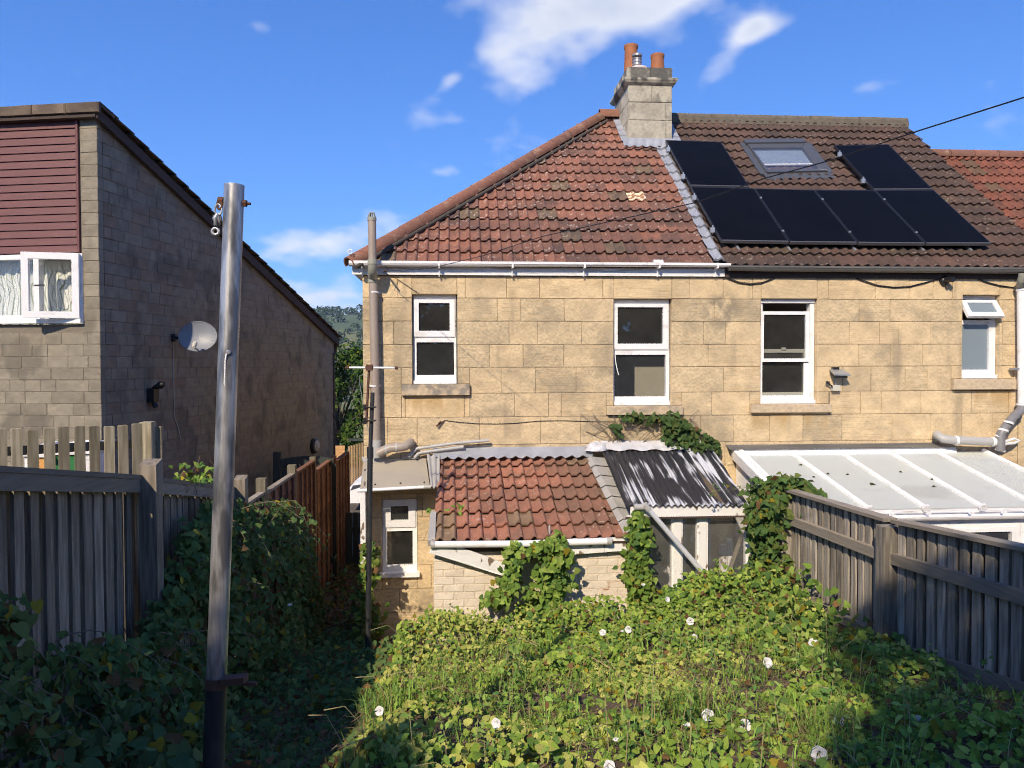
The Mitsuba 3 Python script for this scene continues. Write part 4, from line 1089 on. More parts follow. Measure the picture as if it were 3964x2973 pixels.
put(lt + '__inner_frame', MB().box(fx0, onY(2600, 2050, 9.2)[0], 9.2, 9.24, 1.72, 1.80).box(onY(2585, 2050, 9.2)[0], onY(2600, 2050, 9.2)[0], 9.2, 9.24, .05, 1.8), 'm_upvc_dull')
put(lt + '__leaning_plank', MB().bar(onY(2815, 2230, YG + .12), onY(2868, 2080, YG + .14), .04, .02, [0, 1, 0]), 'm_wood_rail', rr())
a, b_ = onY(2673, 2058, YW - .05), onY(2698, 2100, YW - .05)
m = MB(); frame(m, a[0], b_[0], b_[2], a[2], .02, .02, .02, .02, YW - .05, YW - .01)
for s in (.25, .5, .75):
    x = a[0] + (b_[0] - a[0]) * s; m.box(x - .006, x + .006, YW - .045, YW - .012, b_[2] + .02, a[2] - .02)
put(lt + '__vent_grille', m, 'm_upvc_dull')
dp0, dp1 = onY(2500, 1960, YL - .05), onY(2724, 2220, YL - .02)
put(lt + '__drain_pipe', MB().tube([dp0, dp0 + (dp1 - dp0) * .5, dp1], .028, 14), 'm_pipe_pale', smooth=True)
put(lt + '__drain_pipe_joint', MB().tube([onY(2455, 1964, YL - .04), onY(2492, 1962, YL - .04)], .034, 12).tube([dp0 - (dp1 - dp0) * .03, dp0 + (dp1 - dp0) * .05], .036, 12), 'm_pipe_grey', smooth=True)

# ------------------------------------------------------------------ white conservatory
cv = thing('conservatory', 'white conservatory with sloping opal roof panels behind the fence', 'conservatory')
YE = 8.18
ct, ce = onY(2890, 1757, YW - .05), onY(3352, 1962, YE)
cl0, clt = onY(3073, 1962, YE)[0], ct[0] + .0
CXR = 6.6
czt, cze = ct[2], ce[2]
CS = math.atan2(czt - cze, YW - .05 - YE); CVd = A([0, math.cos(CS), math.sin(CS)]); CN = A([0, -math.sin(CS), math.cos(CS)])
onC = lambda px, py: onP(px, py, A([0, YE, cze]), CN)
bars = [((3070, 1762), (3345, 1958)), ((3260, 1760), (3561, 1953)), ((3447, 1757), (3780, 1951)), ((3628, 1754), (3995, 1949)), ((3813, 1751), (4215, 1946))]
bb_ = [(onC(*a), onC(*b)) for a, b in bars]
bb_ = [(A([a[0], YW - .06, czt]), A([b[0], YE, cze])) for a, b in bb_]
lft = (A([onC(2862, 1764)[0], YW - .06, czt]), A([cl0 - .02, YE, cze]))
seq = [lft] + bb_ + [(A([CXR, YW - .06, czt]), A([CXR, YE, cze]))]
for (a, b), (c, d) in zip(seq[:-1], seq[1:]):
    put(cv + '__roof_panel', MB().slab([b + U * .022 - CVd * .06, d - U * .022 - CVd * .06, c - U * .022, a + U * .022], CN, .025), 'm_opal', rr())
for i, (a, b) in enumerate(bb_):
    k = cv + '__glazing_bar'
    m = MB()
    hw = .028
    e0, e1 = b - CVd * .07, a
    for (o1, h1), (o2, h2) in zip([(-hw, -.01), (-hw, .02), (-hw * .45, .036), (hw * .45, .036), (hw, .02)], [(-hw, .02), (-hw * .45, .036), (hw * .45, .036), (hw, .02), (hw, -.01)]):
        m.add([e0 + U * o1 + CN * h1, e0 + U * o2 + CN * h2, e1 + U * o2 + CN * h2, e1 + U * o1 + CN * h1], [[0, 1, 2, 3]])
    put(k, m, 'm_upvc')
    m = MB().lathe(e0 + CN * .008 + CVd * .003, -CVd, [(0, .05), (.022, .05), (.028, .042)], 6)
    put(cv + '__bar_cap', m, 'm_upvc_dull')
m = MB(); a, b = lft
for dx, w_, h_ in ((-.07, .10, .05), (-.01, .05, .08)):
    m.slab([b + U * dx - CVd * .06 + CN * h_, b + U * (dx + w_) - CVd * .06 + CN * h_, a + U * (dx + w_) + CN * h_, a + U * dx + CN * h_], CN, .12, .004)
put(cv + '__rake_trim', m, 'm_upvc')
put(cv + '__wall_bar', MB().box(lft[0][0] - .07, CXR, YW - .10, YW - .004, czt - .03, czt + .065), 'm_upvc')
put(cv + '__wall_bar', MB().box(lft[0][0] - .05, CXR, YW - .12, YW - .10, czt - .015, czt + .03), 'm_upvc')
m = MB(); x0 = lft[0][0] - .14
m.slab([[x0, YW - .13, czt + .070], [CXR, YW - .13, czt + .070], [CXR, YW - .004, czt + .115], [x0, YW - .004, czt + .115]], unit([0, -.35, 1]), .006)
put(cv + '__flashing', m, 'm_gutter_grey')
put(cv + '__eaves_beam', MB().box(lft[1][0] - .02, CXR, YE - .055, YE + .03, cze - .07, cze - .028), 'm_upvc_dull')
m = MB(); gm = gutter(lft[1][0] - .03, CXR, YE - .075, cze - .10, .05)
put(cv + '__gutter', gm, 'm_upvc')
put(cv + '__eaves_beam', MB().box(lft[1][0] - .02, CXR, YE - .02, YE + .06, cze - .19, cze - .071), 'm_upvc')
for px_ in (3447, 3590, 3755, 3880):
    x = onY(px_, 1965, YE - .07)[0]; put(cv + '__gutter_bracket', MB().box(x - .012, x + .012, YE - .13, YE - .06, cze - .085, cze - .055), 'm_upvc')
zt2 = cze - .19
edges = [lft[1][0], onY(3462, 2050, YE)[0] - .85, onY(3462, 2050, YE)[0], onY(3668, 2050, YE)[0], onY(3945, 2050, YE)[0], onY(4220, 2050, YE)[0], CXR]
for i, (a, b) in enumerate(zip(edges[:-1], edges[1:])):
    w_ = f'{cv}__window' + ('' if i == 0 else f'_{i:03d}')
    m = MB(); frame(m, a + .003, b - .003, .9, zt2 - .003, .05, .05, .07, .06, YE - .015, YE + .05)
    m2 = MB(); frame(m2, a + .055, b - .055, .975, zt2 - .066, .05, .05, .05, .045, YE - .03, YE + .03)
    put(w_ + '__frame', m, 'm_upvc'); put(w_ + '__sash', m2, 'm_upvc')
    pane(w_ + '__pane', a + .1, b - .1, 1.02, zt2 - .1, YE)
put(cv + '__dwarf_wall', MB().box(edges[0], CXR, YE, YE + .1, -.1, .9), 'm_stone', (.4, .4))
put(cv + '__floor', MB().box(edges[0], CXR, YE + .1, YW, -.08, .1), 'm_room')
m = MB()
for x in (3480, 3720, 3800):
    a = onY(x, 2060, 9.3); m.box(a[0], a[0] + .09, 9.3, 9.36, .1, zt2 - .1)
put(cv + '__curtain', m, 'm_net')
m = MB()
ys = np.linspace(YE + .06, YW - .02, 14)
for i, (y0, y1) in enumerate(zip(ys[:-1], ys[1:])):
    xs_ = lambda y: lft[1][0] + (lft[0][0] - lft[1][0]) * (y - YE) / (YW - .06 - YE)
    zz = lambda y: cze + (czt - cze) * (y - YE) / (YW - .06 - YE) - .05
    m.add([[xs_(y0) , y0, 0], [xs_(y0), y0, zz(y0)], [xs_(y1) - .012, y1 - .006, zz(y1)], [xs_(y1) - .012, y1 - .006, 0]], [[0, 1, 2, 3]])
    m.add([[xs_(y1) - .012, y1 - .006, 0], [xs_(y1) - .012, y1 - .006, zz(y1)], [xs_(y1), y1, zz(y1)], [xs_(y1), y1, 0]], [[0, 1, 2, 3]])
put(cv + '__side_panel', m, 'm_upvc')
ds = [onC(*p) for p in ((3100, 1801), (3205, 1835), (3138, 1863), (3485, 1828), (3377, 1875), (3608, 1857), (3615, 1884), (3150, 1848), (3280, 1838))]
for i, c in enumerate(ds):
    s = .02 if i not in (2, 4) else .04
    v_ = A([[math.cos(t) * s * R.uniform(.6, 1.5), math.sin(t) * s * R.uniform(.6, 1.2), .0] for t in np.linspace(0, 2 * PI, 9)[:-1]])
    vv = np.vstack([c + v_ @ np.stack([U, CVd, CN]) + CN * .004, [c + CN * .02]])
    put(cv + '__moss_clump', (vv, A([[k, (k + 1) % 8, 8] for k in range(8)])), 'm_moss')
# ------------------------------------------------------------------ block house on the left
bh = thing('block_house', 'grey block house with dark red cladding and a single steep roof slope', 'house')
TH = math.radians(11.6)
BC = EYE + ray(390, 1415) * (9.0 / np.dot(ray(390, 1415), _f)); BC[2] = 0
BU, BS = A([math.cos(TH), -math.sin(TH), 0]), A([math.sin(TH), math.cos(TH), 0])       # along the front (to the right), along the side (away)
BFN, BSN = -BS, BU
onF = lambda px, py, off=0.0: onP(px, py, BC + BFN * off, BFN)
onS = lambda px, py, off=0.0: onP(px, py, BC + BSN * off, BSN)
fu = lambda px, py: float(np.dot(onF(px, py) - BC, BU))                                # metres along the front, negative to the left
fz_ = lambda px, py: float(onF(px, py)[2])
FP = lambda u, z, off=0.0: BC + BU * u + BFN * off + A([0, 0, z])
SPt = lambda s, z, off=0.0: BC + BS * s + BSN * off + A([0, 0, z])
zt0 = fz_(378, 452)                                      # top of the walling at the corner
L_ = float(np.dot(onS(1292, 1330) - BC, BS)); zt1 = float(onS(1290, 1322)[2])
slope = (zt1 - zt0) / L_
zc0 = fz_(300, 978)                                      # foot of the red cladding
zs0, us0 = fz_(300, 1251), fu(322, 1100)                 # window sill, right side of the window
uq = fu(312, 700)                                        # quoin
HB = .1395
zr = fz_(390, 350 + 1250 / 2.212)
count = 0
blocks = []
z = zr + HB * math.ceil((zt0 - zr) / HB)
k = 0
while z > .2:
    z0 = z - HB
    blocks.append(('f', uq if z > zs0 - .03 else uq + (.0 if k % 2 else .06), 0.0, z0, z))
    if z <= zs0 - .005:
        u = uq if k % 2 == 0 and False else (uq if z > zs0 - .03 else uq + (.0 if k % 2 else .06))
        while u > -4.2:
            w = R.choice((.20, .26, .34, .38, .42))
            blocks.append(('f', u - w, u, z0, z)); u -= w
    s = 0.0
    first = True
    while s < L_:
        w = R.choice((.20, .24, .30, .30, .36))
        if L_ - s - w < .12: w = L_ - s
        blocks.append(('s', s, min(s + w, L_), z0, z)); s += w
    z -= HB; k += 1


def vis(b):
    if b[0] == 'f':
        return (5 if b[2] > -1.5 else 0) * (1 if b[4] > 2.2 else .1)
    return (b[2] - b[1]) * 20 / (9 + (b[1] + b[2]) / 2) ** 2 * (1 if b[4] > 2.3 - b[1] * .12 else .1) * (zt0 + slope * b[1] > b[3])


blocks.sort(key=vis, reverse=True)
cl = (SPt(0, zt0 - .02), unit(np.cross(BS + A([0, 0, slope]), BSN)))
if cl[1][2] > 0: cl = (cl[0], -cl[1])
rest = MB()
npart = 0
for i, (side, a, b, z0, z1) in enumerate(blocks):
    g = .003
    dd = R.uniform(-.003, .003)
    if side == 'f':
        q = [FP(a + g, z0 + g, dd), FP(b - g, z0 + g, dd), FP(b - g, z1 - g, dd), FP(a + g, z1 - g, dd)]; n_ = BFN
        if z0 > zt0 - .03: continue
        m = MB().slab(q, n_, .09, .004, .0015).get()
    else:
        a2 = a + (.092 if a == 0 else 0)
        q = [SPt(a2 + g, z0 + g, dd), SPt(b - g, z0 + g, dd), SPt(b - g, z1 - g, dd), SPt(a2 + g, z1 - g, dd)]
        m = clip(MB().slab(q, BSN, .06, .004, .0015).get(), *cl)
        if m is None or len(m[1]) < 3: continue
    if npart < 300 and vis((side, a, b, z0, z1)) > 0:
        put(bh + '__wall__block', m, 'm_block', (R.random(), R.random() * .6) if side == 'f' else (R.random(), R.uniform(.35, 1))); npart += 1
    else:
        rest.add(*m)
labels[put(bh + '__wall__far_blocks', rest, 'm_block', (.5, .6))] = {'kind': 'stuff'}
# core walls, window opening on the front
OPB = (us0 - 2.0, us0, zs0 - .01, zc0 - .005)
m = MB()
for (u0, u1, a, b) in cut_rect((-4.3, -.012, -.2, zt0), [OPB]):
    m.hexa([FP(u0, a, -.006), FP(u1, a, -.006), FP(u1, b, -.006), FP(u0, b, -.006), FP(u0, a, -.28), FP(u1, a, -.28), FP(u1, b, -.28), FP(u0, b, -.28)])
m.hexa([SPt(.28, -.2, -.006), SPt(L_, -.9, -.006), SPt(L_, zt1, -.006), SPt(.28, zt0 + slope * .28, -.006), SPt(.28, -.2, -.3), SPt(L_, -.9, -.3), SPt(L_, zt1, -.3), SPt(.28, zt0 + slope * .28, -.3)])
m.hexa([SPt(L_, -.9, -8), SPt(L_, -.9, -.0), SPt(L_, zt1, -.0), SPt(L_, zt1, -8), SPt(L_ - .3, -.9, -8), SPt(L_ - .3, -.9, -.3), SPt(L_ - .3, zt1, -.3), SPt(L_ - .3, zt1, -8)])
put(bh + '__wall', m, 'm_block_mortar')
m = MB(); m.hexa([FP(-4.3, zs0 - .12, -.9), FP(-.3, zs0 - .12, -.9), FP(-.3, zc0 + .1, -.9), FP(-4.3, zc0 + .1, -.9), FP(-4.3, zs0 - .12, -.95), FP(-.3, zs0 - .12, -.95), FP(-.3, zc0 + .1, -.95), FP(-4.3, zc0 + .1, -.95)])
put(bh + '__inner_wall', m, 'm_room')
# red boarding: 15 boards
nb = 17
u0b, u1b = -4.2, uq - .012
ztc = fz_(310, 466)
for i in range(nb):
    a, b = zc0 + (ztc - zc0) * i / nb, zc0 + (ztc - zc0) * (i + 1) / nb
    q = [FP(u0b, a + .004, .022), FP(u1b - .03, a + .004, .022), FP(u1b - .03, b, .004), FP(u0b, b, .004)]
    put(bh + '__cladding__board', MB().slab(q, BFN, .03, .004), 'm_cladding', rr())
put(bh + '__cladding__trim', MB().slab([FP(u1b - .028, zc0, .026), FP(u1b, zc0, .026), FP(u1b, ztc, .026), FP(u1b - .028, ztc, .026)], BFN, .03, .003), 'm_cladding', rr())
# top capping and roof
zr0 = fz_(380, 447)
ridge_h = fz_(380, 409)
off0 = .13
for i in range(9):
    u1 = .11 - i * .42
    u0 = u1 - .416
    q = [FP(u0, zr0, off0), FP(u1, zr0, off0), FP(u1, ridge_h, off0), FP(u0, ridge_h, off0)]
    put(bh + '__roof__ridge_cap', MB().slab(q, BFN, .05, .012, .003), 'm_monoridge', rr())
    q = [FP(u0, ridge_h, off0), FP(u1, ridge_h, off0), FP(u1, ridge_h + slope * .2, off0 - .25), FP(u0, ridge_h + slope * .2, off0 - .25)]
    put(bh + '__roof__ridge_cap', MB().slab([x - BFN * .052 for x in q], [0, 0, 1], .04, .008), 'm_monoridge', rr())
put(bh + '__roof__soffit', MB().hexa([FP(-4.2, zr0 - .045, .10), FP(.05, zr0 - .045, .10), FP(.05, zr0 - .005, .10), FP(-4.2, zr0 - .005, .10), FP(-4.2, zr0 - .045, -.2), FP(.05, zr0 - .045, -.2), FP(.05, zr0 - .005, -.2), FP(-4.2, zr0 - .005, -.2)]), 'm_barge')
zr_ = lambda s: ridge_h - .03 + (zt1 + .10 - (ridge_h - .03)) * s / (L_ + .15)
q = [SPt(-.10, zr_(-.1) - .045, .07), SPt(L_ + .15, zr_(L_ + .15) - .03, .07), SPt(L_ + .15, zr_(L_ + .15) - .19, .07), SPt(-.08, zr_(-.1) - .17, .07)]
put(bh + '__roof__bargeboard', MB().slab(q[::-1], BSN, .055, .003), 'm_barge')
nt = 26
for i in range(nt):
    a, b = -.10 + (L_ + .28) * i / nt, -.10 + (L_ + .28) * (i + 1.12) / nt
    h0, h1 = zr_(a) + .012, zr_(b) + .035
    q = [SPt(a, h0, .115), SPt(b, h1, .115), SPt(b, h1, -.9), SPt(a, h0, -.9)]
    put(bh + '__roof__verge_tile', MB().slab(q, unit(np.cross(q[1] - q[0], q[3] - q[0])) , .022, .003), 'm_monoridge', (R.uniform(0, .3), R.random()))
m = MB(); m.add([SPt(-.1, zr_(-.1) - .04, .07), SPt(L_ + .2, zr_(L_ + .2) - .04, .07), SPt(L_ + .2, zr_(L_ + .2) - .04, -8), SPt(-.1, zr_(-.1) - .04, -8)], [[0, 1, 2, 3]])
put(bh + '__roof__deck', m, 'm_monoridge', (.2, .5))
e = SPt(L_ + .16, zt1 + .03, .05)
put(bh + '__gutter', MB().bar(e, e - BSN * 5, .10, .08), 'm_black')
put(bh + '__downpipe', MB().tube([SPt(L_ + .12, zt1, .02), SPt(L_ + .05, zt1 - .35, -.05), SPt(L_ + .05, -.7, -.05)], .045, 10), 'm_barge', smooth=True)
put(bh + '__corner_trim', MB().bar(SPt(L_ - .04, -.8, .012), SPt(L_ - .04, zt1 - .25, .012), .06, .02, BSN), 'm_barge')
# window with an open casement
bw = bh + '__window'
um = fu(143, 1100); ul = us0 - 1.95
FB_ = lambda m, u0, u1, z0, z1, o0, o1: m.hexa([FP(u0, z0, o0), FP(u1, z0, o0), FP(u1, z1, o0), FP(u0, z1, o0), FP(u0, z0, o1), FP(u1, z0, o1), FP(u1, z1, o1), FP(u0, z1, o1)])
m = MB(); z0, z1 = zs0, zc0 - .01
FB_(m, ul, us0, z0, z0 + .05, .06, -.07); FB_(m, ul, us0, z1 - .055, z1, .012, -.07); FB_(m, us0 - .05, us0, z0 + .05, z1 - .055, .012, -.07); FB_(m, um - .035, um + .035, z0 + .05, z1 - .055, .012, -.07); FB_(m, ul, ul + .05, z0 + .05, z1 - .055, .012, -.07)
FB_(m, ul + .05, um - .035, z0 + .05, z0 + .10, .005, -.06)
put(bw + '__frame', m, 'm_upvc')
pane(bw + '__pane', 0, 0, 0, 0, 0) if False else put(bw + '__pane', MB().add([FP(ul + .05, z0 + .1, -.03), FP(um - .035, z0 + .1, -.03), FP(um - .035, z1 - .055, -.03), FP(ul + .05, z1 - .055, -.03)], [[0, 1, 2, 3]]), 'm_glass')
# casement hinged at the right, left edge pushed out
ca = math.radians(20); cw = us0 - .02 - (um - .03)
CA = lambda s, z, o: FP(us0 - .02 - (cw - s) * math.cos(ca), z, .035 + (cw - s) * math.sin(ca)) + (BFN * math.cos(ca) + BU * math.sin(ca)) * o
m = MB(); cz0, cz1 = z0 + .055, z1 - .005
bx_ = lambda s0, s1, a, b: m.hexa([CA(s0, a, .03), CA(s1, a, .03), CA(s1, b, .03), CA(s0, b, .03), CA(s0, a, -.03), CA(s1, a, -.03), CA(s1, b, -.03), CA(s0, b, -.03)])
bx_(0, .075, cz0, cz1); bx_(cw - .075, cw, cz0, cz1); bx_(.075, cw - .075, cz0, cz0 + .075); bx_(.075, cw - .075, cz1 - .075, cz1)
put(bw + '__casement', m, 'm_upvc')
put(bw + '__casement_pane', MB().add([CA(.075, cz0 + .075, 0), CA(cw - .075, cz0 + .075, 0), CA(cw - .075, cz1 - .075, 0), CA(.075, cz1 - .075, 0)], [[0, 1, 2, 3]]), 'm_glass')
put(bw + '__handle', MB().tube([CA(.11, (cz0 + cz1) / 2, -.04), CA(.22, (cz0 + cz1) / 2 + .005, -.05)], .009, 6), 'm_black', smooth=True)
cu = np.linspace(ul, us0, 110); cz_2 = np.linspace(z0 - .05, z1, 8)
a_, b__ = np.meshgrid(cu, cz_2, indexing='ij')
put(bw + '__curtain', MB().grid(FP(0, 0, -.20) + a_[..., None] * BU + b__[..., None] * A([0, 0, 1]) + (BFN * .018) * np.sin(a_ * 46 + .7 * np.sin(b__ * 3))[..., None]), 'm_curtain', smooth=True)

# satellite dish, lamps on the side wall
sd = thing('satellite_dish', 'grey oval satellite dish on the shaded block wall', 'satellite dish')
wb = onS(669, 1308)
dc = EYE + ray(766, 1302) * (10.35 / np.dot(ray(766, 1302), _f))
dn = unit([.10, -1, .22]); du = unit(np.cross(dn, [0, 0, 1]) * -1); du = unit(np.cross([0, 0, 1], -dn)); dv = np.cross(du, -dn) * -1; dv = unit(np.cross(dn, du)); dv = dv if dv[2] > 0 else -dv
rg, ag = np.meshgrid(np.linspace(0.02, 1, 9), np.linspace(0, 2 * PI, 41), indexing='ij')
gp = dc + (rg * np.cos(ag) * .245)[..., None] * du + (rg * np.sin(ag) * .205)[..., None] * dv - ((1 - rg ** 2) * .045)[..., None] * dn
put(sd + '__reflector', MB().grid(gp), 'm_dish', smooth=True)
rim = dc + (np.cos(np.linspace(0, 2 * PI, 41)) * .245)[:, None] * du + (np.sin(np.linspace(0, 2 * PI, 41)) * .205)[:, None] * dv
put(sd + '__rim', MB().tube(rim, .006, 6, caps=False), 'm_dish', smooth=True)
put(sd + '__feed_arm', MB().tube([dc - dv * .18 + dn * .0, dc - dv * .21 + dn * .22], .011, 6), 'm_zinc', smooth=True)
lh = dc - dv * .21 + dn * .22
put(sd + '__receiver', MB().tube([lh, lh - dn * .06 + dv * .06, lh - dn * .10 + dv * .09], [.022, .03, .026], 10), 'm_net', smooth=True)
put(sd + '__mast', MB().tube([dc - dn * .05, dc - dn * .13, wb + BSN * .22, wb + BSN * .01], .02, 8).box(*[x for k in range(3) for x in (wb[k] - .05, wb[k] + .05)]), 'm_black')
cb = [onS(*p, .012) for p in ((674, 1312), (670, 1345), (672, 1420), (673, 1530), (676, 1615), (688, 1650), (700, 1700))]
put(sd + '__cable', MB().tube(cb, .006, 5), 'm_net', smooth=True)
sl = thing('security_light', 'black security light with two heads on the shaded block wall', 'lamp')
c = onS(592, 1530, .05)
def obox(m, c, w, d, h):
    return m.hexa([c + BS * a * w + BSN * b * d + A([0, 0, e * h]) for b in (1, -1) for a, e in ((-1, -1), (1, -1), (1, 1), (-1, 1))])
put(sl + '__body', obox(MB(), c, .06, .05, .09), 'm_black')
put(sl + '__lamp_head', MB().tube([c + [0, 0, .09], c + BSN * .08 + [.03, -.03, .13]], [.02, .045], 10).tube([c + BSN * .08 + [.03, -.03, .13], c + BSN * .10 + [.07, -.05, .15]], [.05, .03], 10), 'm_black', smooth=True)
put(sl + '__sensor', MB().tube([c - [0, 0, .08], c + BSN * .04 - [0, 0, .15]], [.025, .04], 10), 'm_black', smooth=True)
bl_ = thing('bulkhead_lamp', 'round pale lamp with a dark rim low on the far end of the block wall', 'lamp')
c = onS(1211, 1726)
put(bl_ + '__rim', MB().lathe(c, BSN, [(0, .15), (.06, .15), (.08, .12)], 18), 'm_black', smooth=False)
put(bl_ + '__glass', MB().lathe(c, BSN, [(.081, .115), (.11, .10), (.13, .05)], 18), 'm_net', smooth=True)

# ------------------------------------------------------------------ fences
def fence_bay(key, X, y0, y1, top0, top1, bot0, bot1, side, pitch=.136, bw_=.088, rails=(), cap=True, back=.128, wd='m_wood_grey'):
    """Boards on both sides of the rails; side: +1 if the garden lies towards +x."""
    n = int(round((y1 - y0) / pitch)); dy = (y1 - y0) / n
    zt = lambda y: top0 + (top1 - top0) * (y - y0) / (y1 - y0)
    zb = lambda y: bot0 + (bot1 - bot0) * (y - y0) / (y1 - y0)
    for lay, off in ((0, .012 * side), (1, -.055 * side)):
        for i in range(n + lay):
            yc = y0 + (i + .5 - .5 * lay) * dy + R.uniform(-.006, .006)
            hw = (bw_ if lay == 0 else back) / 2; a, b = max(y0 + .002, yc - hw), min(y1 - .002, yc + hw)
            if b - a < .02: continue
            x = X + off + R.uniform(-.003, .003)
            lo = R.uniform(-.02, .01)
            tw = R.uniform(-.004, .004)
            p = [[x - tw, a, zb(a) + lo], [x + tw, b, zb(b) + lo], [x + tw, b, zt(b) - .03], [x - tw, a, zt(a) - .03]]
            if side > 0:
                m = MB().slab(p, [1, 0, 0], .018, .003)
            else:
                m = MB().slab([p[1], p[0], p[3], p[2]], [-1, 0, 0], .018, .003)
            put(key + '__board', m, wd, rr())
    for (d, w, h, o) in rails:
        x = X + o * side
        put(key + '__rail', MB().bar([x, y0 + .003, zt(y0) - d], [x, y1 - .003, zt(y1) - d], w, h), 'm_wood_rail', rr())
    if cap:
        put(key + '__capping', MB().bar([X + .01 * side, y0 - .02, zt(y0) + .0], [X + .01 * side, y1 - .012, zt(y1) + .0], .12, .028), 'm_wood_rail', rr())


def post(key, X, Y, zt, zb, w=.1, mt='m_wood_grey', rnd=None, slope_=.03):
    h = w / 2
    m = MB().hexa([[X - h, Y - h, zb], [X + h, Y - h, zb], [X + h, Y - h, zt - slope_], [X - h, Y - h, zt - slope_], [X - h, Y + h, zb], [X + h, Y + h, zb], [X + h, Y + h, zt], [X - h, Y + h, zt]])
    put(key + '__post', m, mt, rnd or rr())


lf = thing('board_fence', 'weathered grey board fence half smothered by vines along the left of the garden', 'fence')
XL = -2.12
def on_x(px, py, x):
    d = ray(px, py); return EYE + d * ((x - EYE[0]) / d[0])
p1t, p2t = on_x(575, 1785, XL)[2], on_x(938, 1832, XL)[2]
PY1, PY2 = on_x(580, 1800, XL + .1)[1], on_x(930, 1830, XL + .1)[1]
yn = [.6, PY1 - 2.05, PY1, PY2]
tops = [p1t + .45, p1t + .22, None, None]
capz = lambda y: np.interp(y, [0, on_x(0, 1796, XL)[1], PY1, PY2], [on_x(0, 1796, XL)[2] + .45, on_x(0, 1796, XL)[2], on_x(535, 1842, XL)[2], on_x(900, 1885, XL)[2]])
print('left fence', PY1, PY2, p1t, p2t, [float(capz(y)) for y in (0, 2, 3.5, PY1, PY2)])
for a, b in ((.5, PY1 - 2.0), (PY1 - 2.0, PY1 - .05), (PY1 + .05, PY2 - .05)):
    fence_bay(lf, XL, a, b, float(capz(a)), float(capz(b)), float(gz(XL, a)) - .1, float(gz(XL, b)) - .1, 1, rails=[(.06, .035, .085, .045)])
post(lf, XL + .05, PY1 - 2.05, float(capz(PY1 - 2.05)) + .1, .5, .105)
post(lf, XL + .105, PY1, float(capz(PY1)) + .115, .5, .11, 'm_wood_grey', (.35, .4))
post(lf, XL + .105, PY2, float(capz(PY2)) + .12, .3, .105, 'm_wood_grey', (.35, .7))

pf = thing('panel_fence', 'red brown overlap panel fence stepping down the alley', 'fence')
ys = [on_x(x, 1900, XL)[1] for x in (1013, 1131, 1212, 1293, 1345)]
tz = [(1013, 1851), (1131, 1799), (1212, 1768), (1293, 1763), (1345, 1752)]
ptz = [on_x(x, y, XL)[2] for x, y in tz]
pan = [(PY2 + .06, ys[0], on_x(1000, 1915, XL)[2]), (ys[0], ys[1], on_x(1080, 1868, XL)[2]), (ys[1], ys[2], on_x(1180, 1804, XL)[2]), (ys[2], ys[3], on_x(1258, 1793, XL)[2]), (ys[3], ys[4], on_x(1320, 1768, XL)[2])]
for i, (a, b, zt) in enumerate(pan):
    a, b = a + .055, b - .055
    zb = min(float(gz(XL + .3, a)), float(gz(XL + .3, b))) - .1
    nrow = int((zt - zb) / .125)
    for k in range(nrow):
        z1 = zt - .03 - k * .125
        q = [[XL + .022, a, z1 - .15], [XL + .022, b, z1 - .15 + R.uniform(-.008, .008)], [XL + .006, b, z1], [XL + .006, a, z1]]
        put(pf + '__slat', MB().slab(q, [1, 0, 0], .014, .002), 'm_wood_red', rr())
    for k in range(5):
        y = a + .03 + (b - a - .06) * k / 4
        put(pf + '__batten', MB().box(XL + .026, XL + .05, y - .022, y + .022, zb, zt - .025), 'm_wood_red', rr())
    put(pf + '__capping', MB().bar([XL + .01, a, zt], [XL + .01, b, zt], .07, .03), 'm_wood_rail' if i < 2 else 'm_wood_red', rr())
for i, (y, z) in enumerate(zip(ys, ptz)):
    post(pf, XL, y, z, -.7, .1 if i < 2 else .085, 'm_wood_picket' if i < 3 else 'm_wood_red', slope_=.0)

rf = thing('board_fence', 'grey board fence with a sloping top along the right of the garden', 'fence')
XR = 3.42
ra, rb = on_x(3034, 1915, XR), on_x(3440, 2035, XR)
rc = on_x(3964, 2115, XR)
print('right fence', ra, rb, rc)
capr = lambda y: np.interp(y, [rc[1] - 1, rc[1], rb[1], ra[1]], [rc[2] + .02, rc[2], rb[2], ra[2]])
rdy = (ra[1] - rb[1]) / (ra[2] - rb[2]) if 0 else 0
ct_ = lambda px, py: on_x(px, py, XR)
cz3 = [ct_(3085, 1915)[2], ct_(3420, 2012)[2], ct_(3964, 2110)[2]]
cy3 = [ct_(3085, 1915)[1], ct_(3420, 2012)[1], ct_(3964, 2110)[1]]
capr = lambda y: np.interp(y, [1, cy3[2], cy3[1], cy3[0]], [cz3[2] + .08, cz3[2], cz3[1], cz3[0]])
RY2, RY1 = ct_(3432, 2100)[1], ct_(3036, 1950)[1]
for a, b in ((2.1, RY2 - 1.95), (RY2 - 1.93, RY2 - .055), (RY2 + .055, RY1 - .02)):
    fence_bay(rf, XR + .06, a, b, float(capr(a)), float(capr(b)), float(gz(XR, a)) - .05, float(gz(XR, b)) - .05, -1, pitch=.125, bw_=.085, back=.118, wd='m_wood_pale', rails=[(.30, .05, .085, .035), (1.0, .05, .085, .035)])
    put(rf + '__gravel_board', MB().bar([XR + .03, a, float(gz(XR, a)) + .02], [XR + .03, b, float(gz(XR, b)) + .02], .025, .16), 'm_wood_rail', rr())
post(rf, XR, RY1, ct_(3036, 1918)[2], .2, .11, 'm_wood_pale', slope_=-.0)
post(rf, XR, RY2, ct_(3432, 2035)[2], .3, .115, 'm_wood_pale', slope_=.0)
post(rf, XR, RY2 - 2.0, float(capr(RY2 - 2)) - .02, .5, .11)

